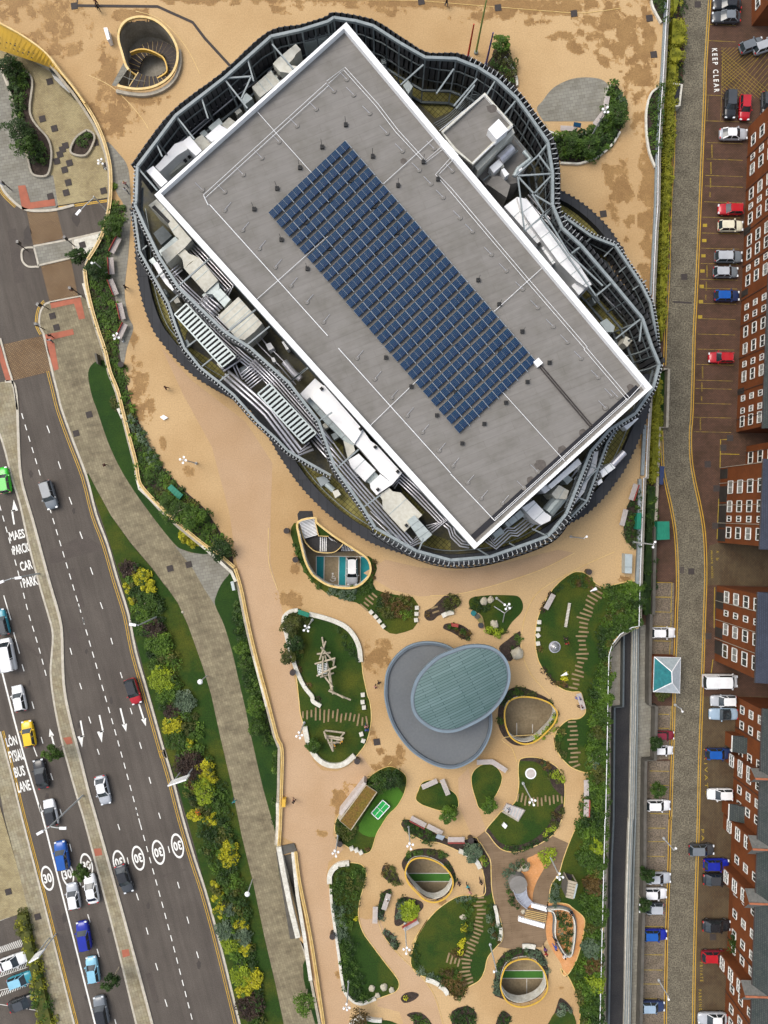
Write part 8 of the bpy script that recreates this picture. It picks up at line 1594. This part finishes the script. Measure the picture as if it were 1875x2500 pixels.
gc('X 60,1240 120,1150 200,1140 260,1200 330,1320 320,1390 260,1415 190,1380 110,1290', 'amda', 'brown and green shrubs at the foot of the round lawn', h=1.0)
gc('W 600,290 650,240 740,215 850,230 890,275 890,360 860,470 840,520 800,620 800,760 700,760 620,640 600,560 590,400', 'dmmo', 'dark green shrubs at the top of the long bed', h=1.3, dens=1.6); gc('W 600,560 680,580 720,680 720,760 740,850 700,900 640,900 620,740', 'ss', 'silver shrubs in the middle of the long bed', h=1.0)
gc('W 640,910 800,860 810,960 830,1080 860,1200 900,1330 980,1400 880,1470 800,1450 730,1390 700,1300 670,1180 655,1030', 'dmd', 'dark shrubs at the foot of the long bed', h=1.4, dens=1.6); gc('W 780,680 825,660 830,740 790,770', 'y', 'yellow touch on the right of the long bed', h=.8)
gc(beds['w2'], 'ao', 'brown heather bed on the tan paving', h=.6); gc(beds['w3'], 'ds', 'slim crescent bed beside two benches', h=.6); gc(beds['w5'], 'ds', 'small leaf-shaped bed on the tan paving', h=.6); gc(beds['w7'], 'dm', 'dark planting bed at the bottom edge', h=.7)
gc('W 1165,600 1195,540 1250,520 1240,600 1210,690 1200,770 1160,755', 'ds', 'silver tufts left in the kite-shaped bed', h=.6); shrub('W 1285,635', ZP, 2.0, 1.2, 'l', 'bright lime mound in the kite-shaped bed', n=90)
gc('W 1225,1430 1250,1395 1300,1400 1290,1450 1240,1460', 'yy', 'yellow flowers in the tiny oval bed', h=.5); gc('W 1320,1390 1350,1385 1350,1410 1325,1410', 'y', 'second yellow patch in the tiny oval bed', h=.4)
gc(beds['x1'], 'dm', 'rounded dark bed at the bottom edge', h=.7); gc(beds['x2'], 'dm', 'dark bed beside the yellow play piece', h=.7); gc('X 1120,1560 1160,1445 1190,1435 1240,1475 1280,1540 1230,1550', 'ss', 'silver shrubs at the top of the lower right bed', h=.8)
sheet('lawn', 'X 1050,1720 1070,1650 1130,1560 1280,1560 1300,1720', PZ+.004, m_grass)
gc('V 800,1040 880,1000 950,990 955,1040 880,1060 845,1110 820,1250 870,1320 900,1400 850,1385 790,1300 780,1200 765,1100', 'dms', 'dark planting round the silver slide', h=1.1); gc(beds['tri'], 'l', 'lime triangle bush on the timber deck', h=1.1, dens=2.6)
gc('V 1150,1170 1210,1160 1230,1200 1220,1300 1190,1340 1130,1330 1130,1250', 'ss', 'silver green hedge beside the pergola', h=1.3); gc('X 1130,640 1230,640 1270,720 1290,850 1270,980 1230,1020 1180,960 1150,880 1150,760', 'sdm', 'planting inside the little loop', h=1.0)
gc(beds['f1'], 'mmdb', 'dense green shrubs of the oval seating bed', h=1.5, dens=1.4, n=46, s=.22, r=.8, sm=True); gc('F 380,820 430,850 435,960 390,950 360,880', 's', 'silver patch on the oval seating bed', h=1.7)
gc(beds['f2'], 'dm', 'dark shrubs at the top by the white rail', h=1.2); gc(beds['f3'], 'mmb', 'green shrubs in the long bed by the white rail', h=1.4, dens=1.5, n=46); gc(beds['m1'], 'bmo', 'bright green shrubs by the flagpoles', h=1.5, dens=1.6, n=50); gc(beds['h1'], 'dmd', 'dark shrubs of the bed south-east of the arena', h=1.2)
cover('ground_cover', 'A 60,540 130,515 200,570 225,650 210,800 200,940 220,1020 280,1080 340,1150 380,1230 370,1330 330,1350 270,1290 210,1200 160,1030 120,850', .2, 'dmd', 'dark planting in the long plaza planter', h=1.1, r=.7, dens=1.6, n=44, s=.2); cover('ground_cover', 'A 690,1070 745,1095 735,1140 690,1180 650,1200 610,1190 640,1120', .2, 'dm', 'dark planting in the small plaza planter', h=.9, n=40)
# trees: trunk, limbs and crown
def tree(spec, z, r, h, k, label, airy=1.0, group=None):
    q = P(*px(spec)[0], z); root = empty('tree', q, 0, label, 'tree', group); b = MB(); b.tube([Vector((0, 0, 0)), Vector((.05, 0, h*.5)), Vector((0, .05, h*.85))], .12, 7, r2=.05)
    cr = MB()
    for i in range(9):
        a = i*2.4; e = Vector((math.cos(a)*r*.6, math.sin(a)*r*.6, h*(.62+.05*(i % 5)))); b.tube([Vector((0, 0, h*(.35+.04*i))), e], .05, 5, r2=.02)
        for j in range(3): leafclump(cr, e+Vector((rnd.uniform(-.35, .35)*r, rnd.uniform(-.35, .35)*r, -.2*h*rnd.random())), r*.35, h*.16, int(34*airy), .17)
    leafclump(cr, Vector((0, 0, h*.8)), r*.5, h*.2, int(60*airy), .17)
    b.obj('trunk', m_log, root); cr.obj('crown', LM[k], root)
for s_, z, r, h, k, lb in (('D 500,1065',.13,1.5,5,'m','leafy sapling overhanging the median by the upward arrow'),('E 735,345',.13,1.35,5,'m','leafy sapling over the third speed roundel'),('E 965,1200',.13,1.4,5,'d','leafy sapling on the lower part of the median'),('A 210,1130',.2,2.2,4.5,'d','dark spreading tree in the long plaza planter'),('A 250,1250',.2,1.9,4,'m','lower tree in the long plaza planter'),('A 130,600',.2,1.7,3.6,'d','dark tree at the head of the long plaza planter'),
  ('B 700,470',.2,1.9,5,'d','loose dark tree overhanging the side road'),('B 820,560',ZP,1.7,3,'d','dark tree inside the planted bank'),('B 930,200',ZP,1.8,2.5,'m','bright tree at the top of the planted bank'),('C 1460,830',ZP,2.3,3.4,'m','biggest tree on the planted bank near the green box'),('C 1380,740',ZP,1.3,2.6,'m','small tree left of the biggest bank tree'),('C 1580,870',ZP,2.4,3.4,'b','yellowish tree right of the biggest bank tree'),('Y 640,180',ZP,2.0,3,'d','dark tree at the tip of the planted bank'),('C 1540,1010',.2,1.4,3.5,'y','yellow shrub tree outside the parapet'),('C 1600,1060',.2,1.3,3,'y','lower yellow shrub tree outside the parapet'),
  ('Y 890,1230',.2,1.5,4,'b','bright tree under the straight parapet, upper'),('Y 925,1380',.2,1.6,4,'m','green tree under the straight parapet, middle'),('Y 1030,1830',.2,1.6,4,'b','bright tree under the straight parapet, lower'),('Y 1040,2050',.2,1.7,4,'m','green tree under the straight parapet, lowest'),('W 370,1350',.2,2.3,4.5,'b','lime green tree below the long stair'),('R 205,1280',ZP,1.4,3.4,'o','airy bronze tree leaning over the left wall'),('R 240,1010',ZP,1.7,3,'o','olive tree in the corner of the climbing lawn'),('R 265,1160',ZP,1.5,3,'d','dark tree left of the climbing frame'),('U 430,600',ZP,1.2,2.6,'m','small tree by the lower curved wall'),
  ('V 305,585',ZP,1.4,3,'b','young tree on the heart-shaped lawn'),('V 630,515',ZP,1.4,3,'b','young tree on the pear-shaped lawn'),('U 1000,920',ZP,1.8,3.4,'m','tree above the sedum-roofed shelter'),('U 1120,880',ZP,1.8,3.4,'d','dark tree at the top of the table tennis lawn'),('W 840,1520',ZP,1.9,3.6,'a','sparse brown tree below the long bed'),('V 500,900',ZP,1.5,2.5,'s','silver tree at the end of the planting strip'),('I 655,1060',0,1.4,3.5,'d','dark tree against the boundary wall beside the maroon car'),('I 675,1450',0,1.7,3.5,'m','tree in the parking bays below the maroon car'),
  ('J 575,410',0,1.6,4,'d','dark tree behind the boundary wall by the silver saloon'),('J 560,650',0,1.5,4,'d','dark tree behind the boundary wall by the white hatchback'),('I 720,650',0,1.4,3,'o','yellowish tree touching the kiosk roof'),('M 1385,420',ZP,1.5,3,'b','bright tree at the tip of the flagpole shrubs'),('N 860,200',ZP,1.9,3,'m','tree in the lower part of the oval bed'),('N 1000,210',ZP,1.9,3,'m','tree at the bottom right of the oval bed'),('F 350,1030',ZP,1.8,3,'m','tree on the right of the oval bed'),('J 1370,980',.03,2.3,3.5,'d','dark bush tree against the gabled row')):
    tree(s_, z, r*(.7 if 'boundary wall' in lb or 'parking bays' in lb or 'side road' in lb else .85), h, k, lb, .5 if 'airy' in lb or 'sparse' in lb else 1.0)
for o_ in list(bpy.data.objects):
    if o_.parent is None and 'label' in o_ and 'category' not in o_: o_['category'] = o_.name.split('.')[0].replace('_', ' ')
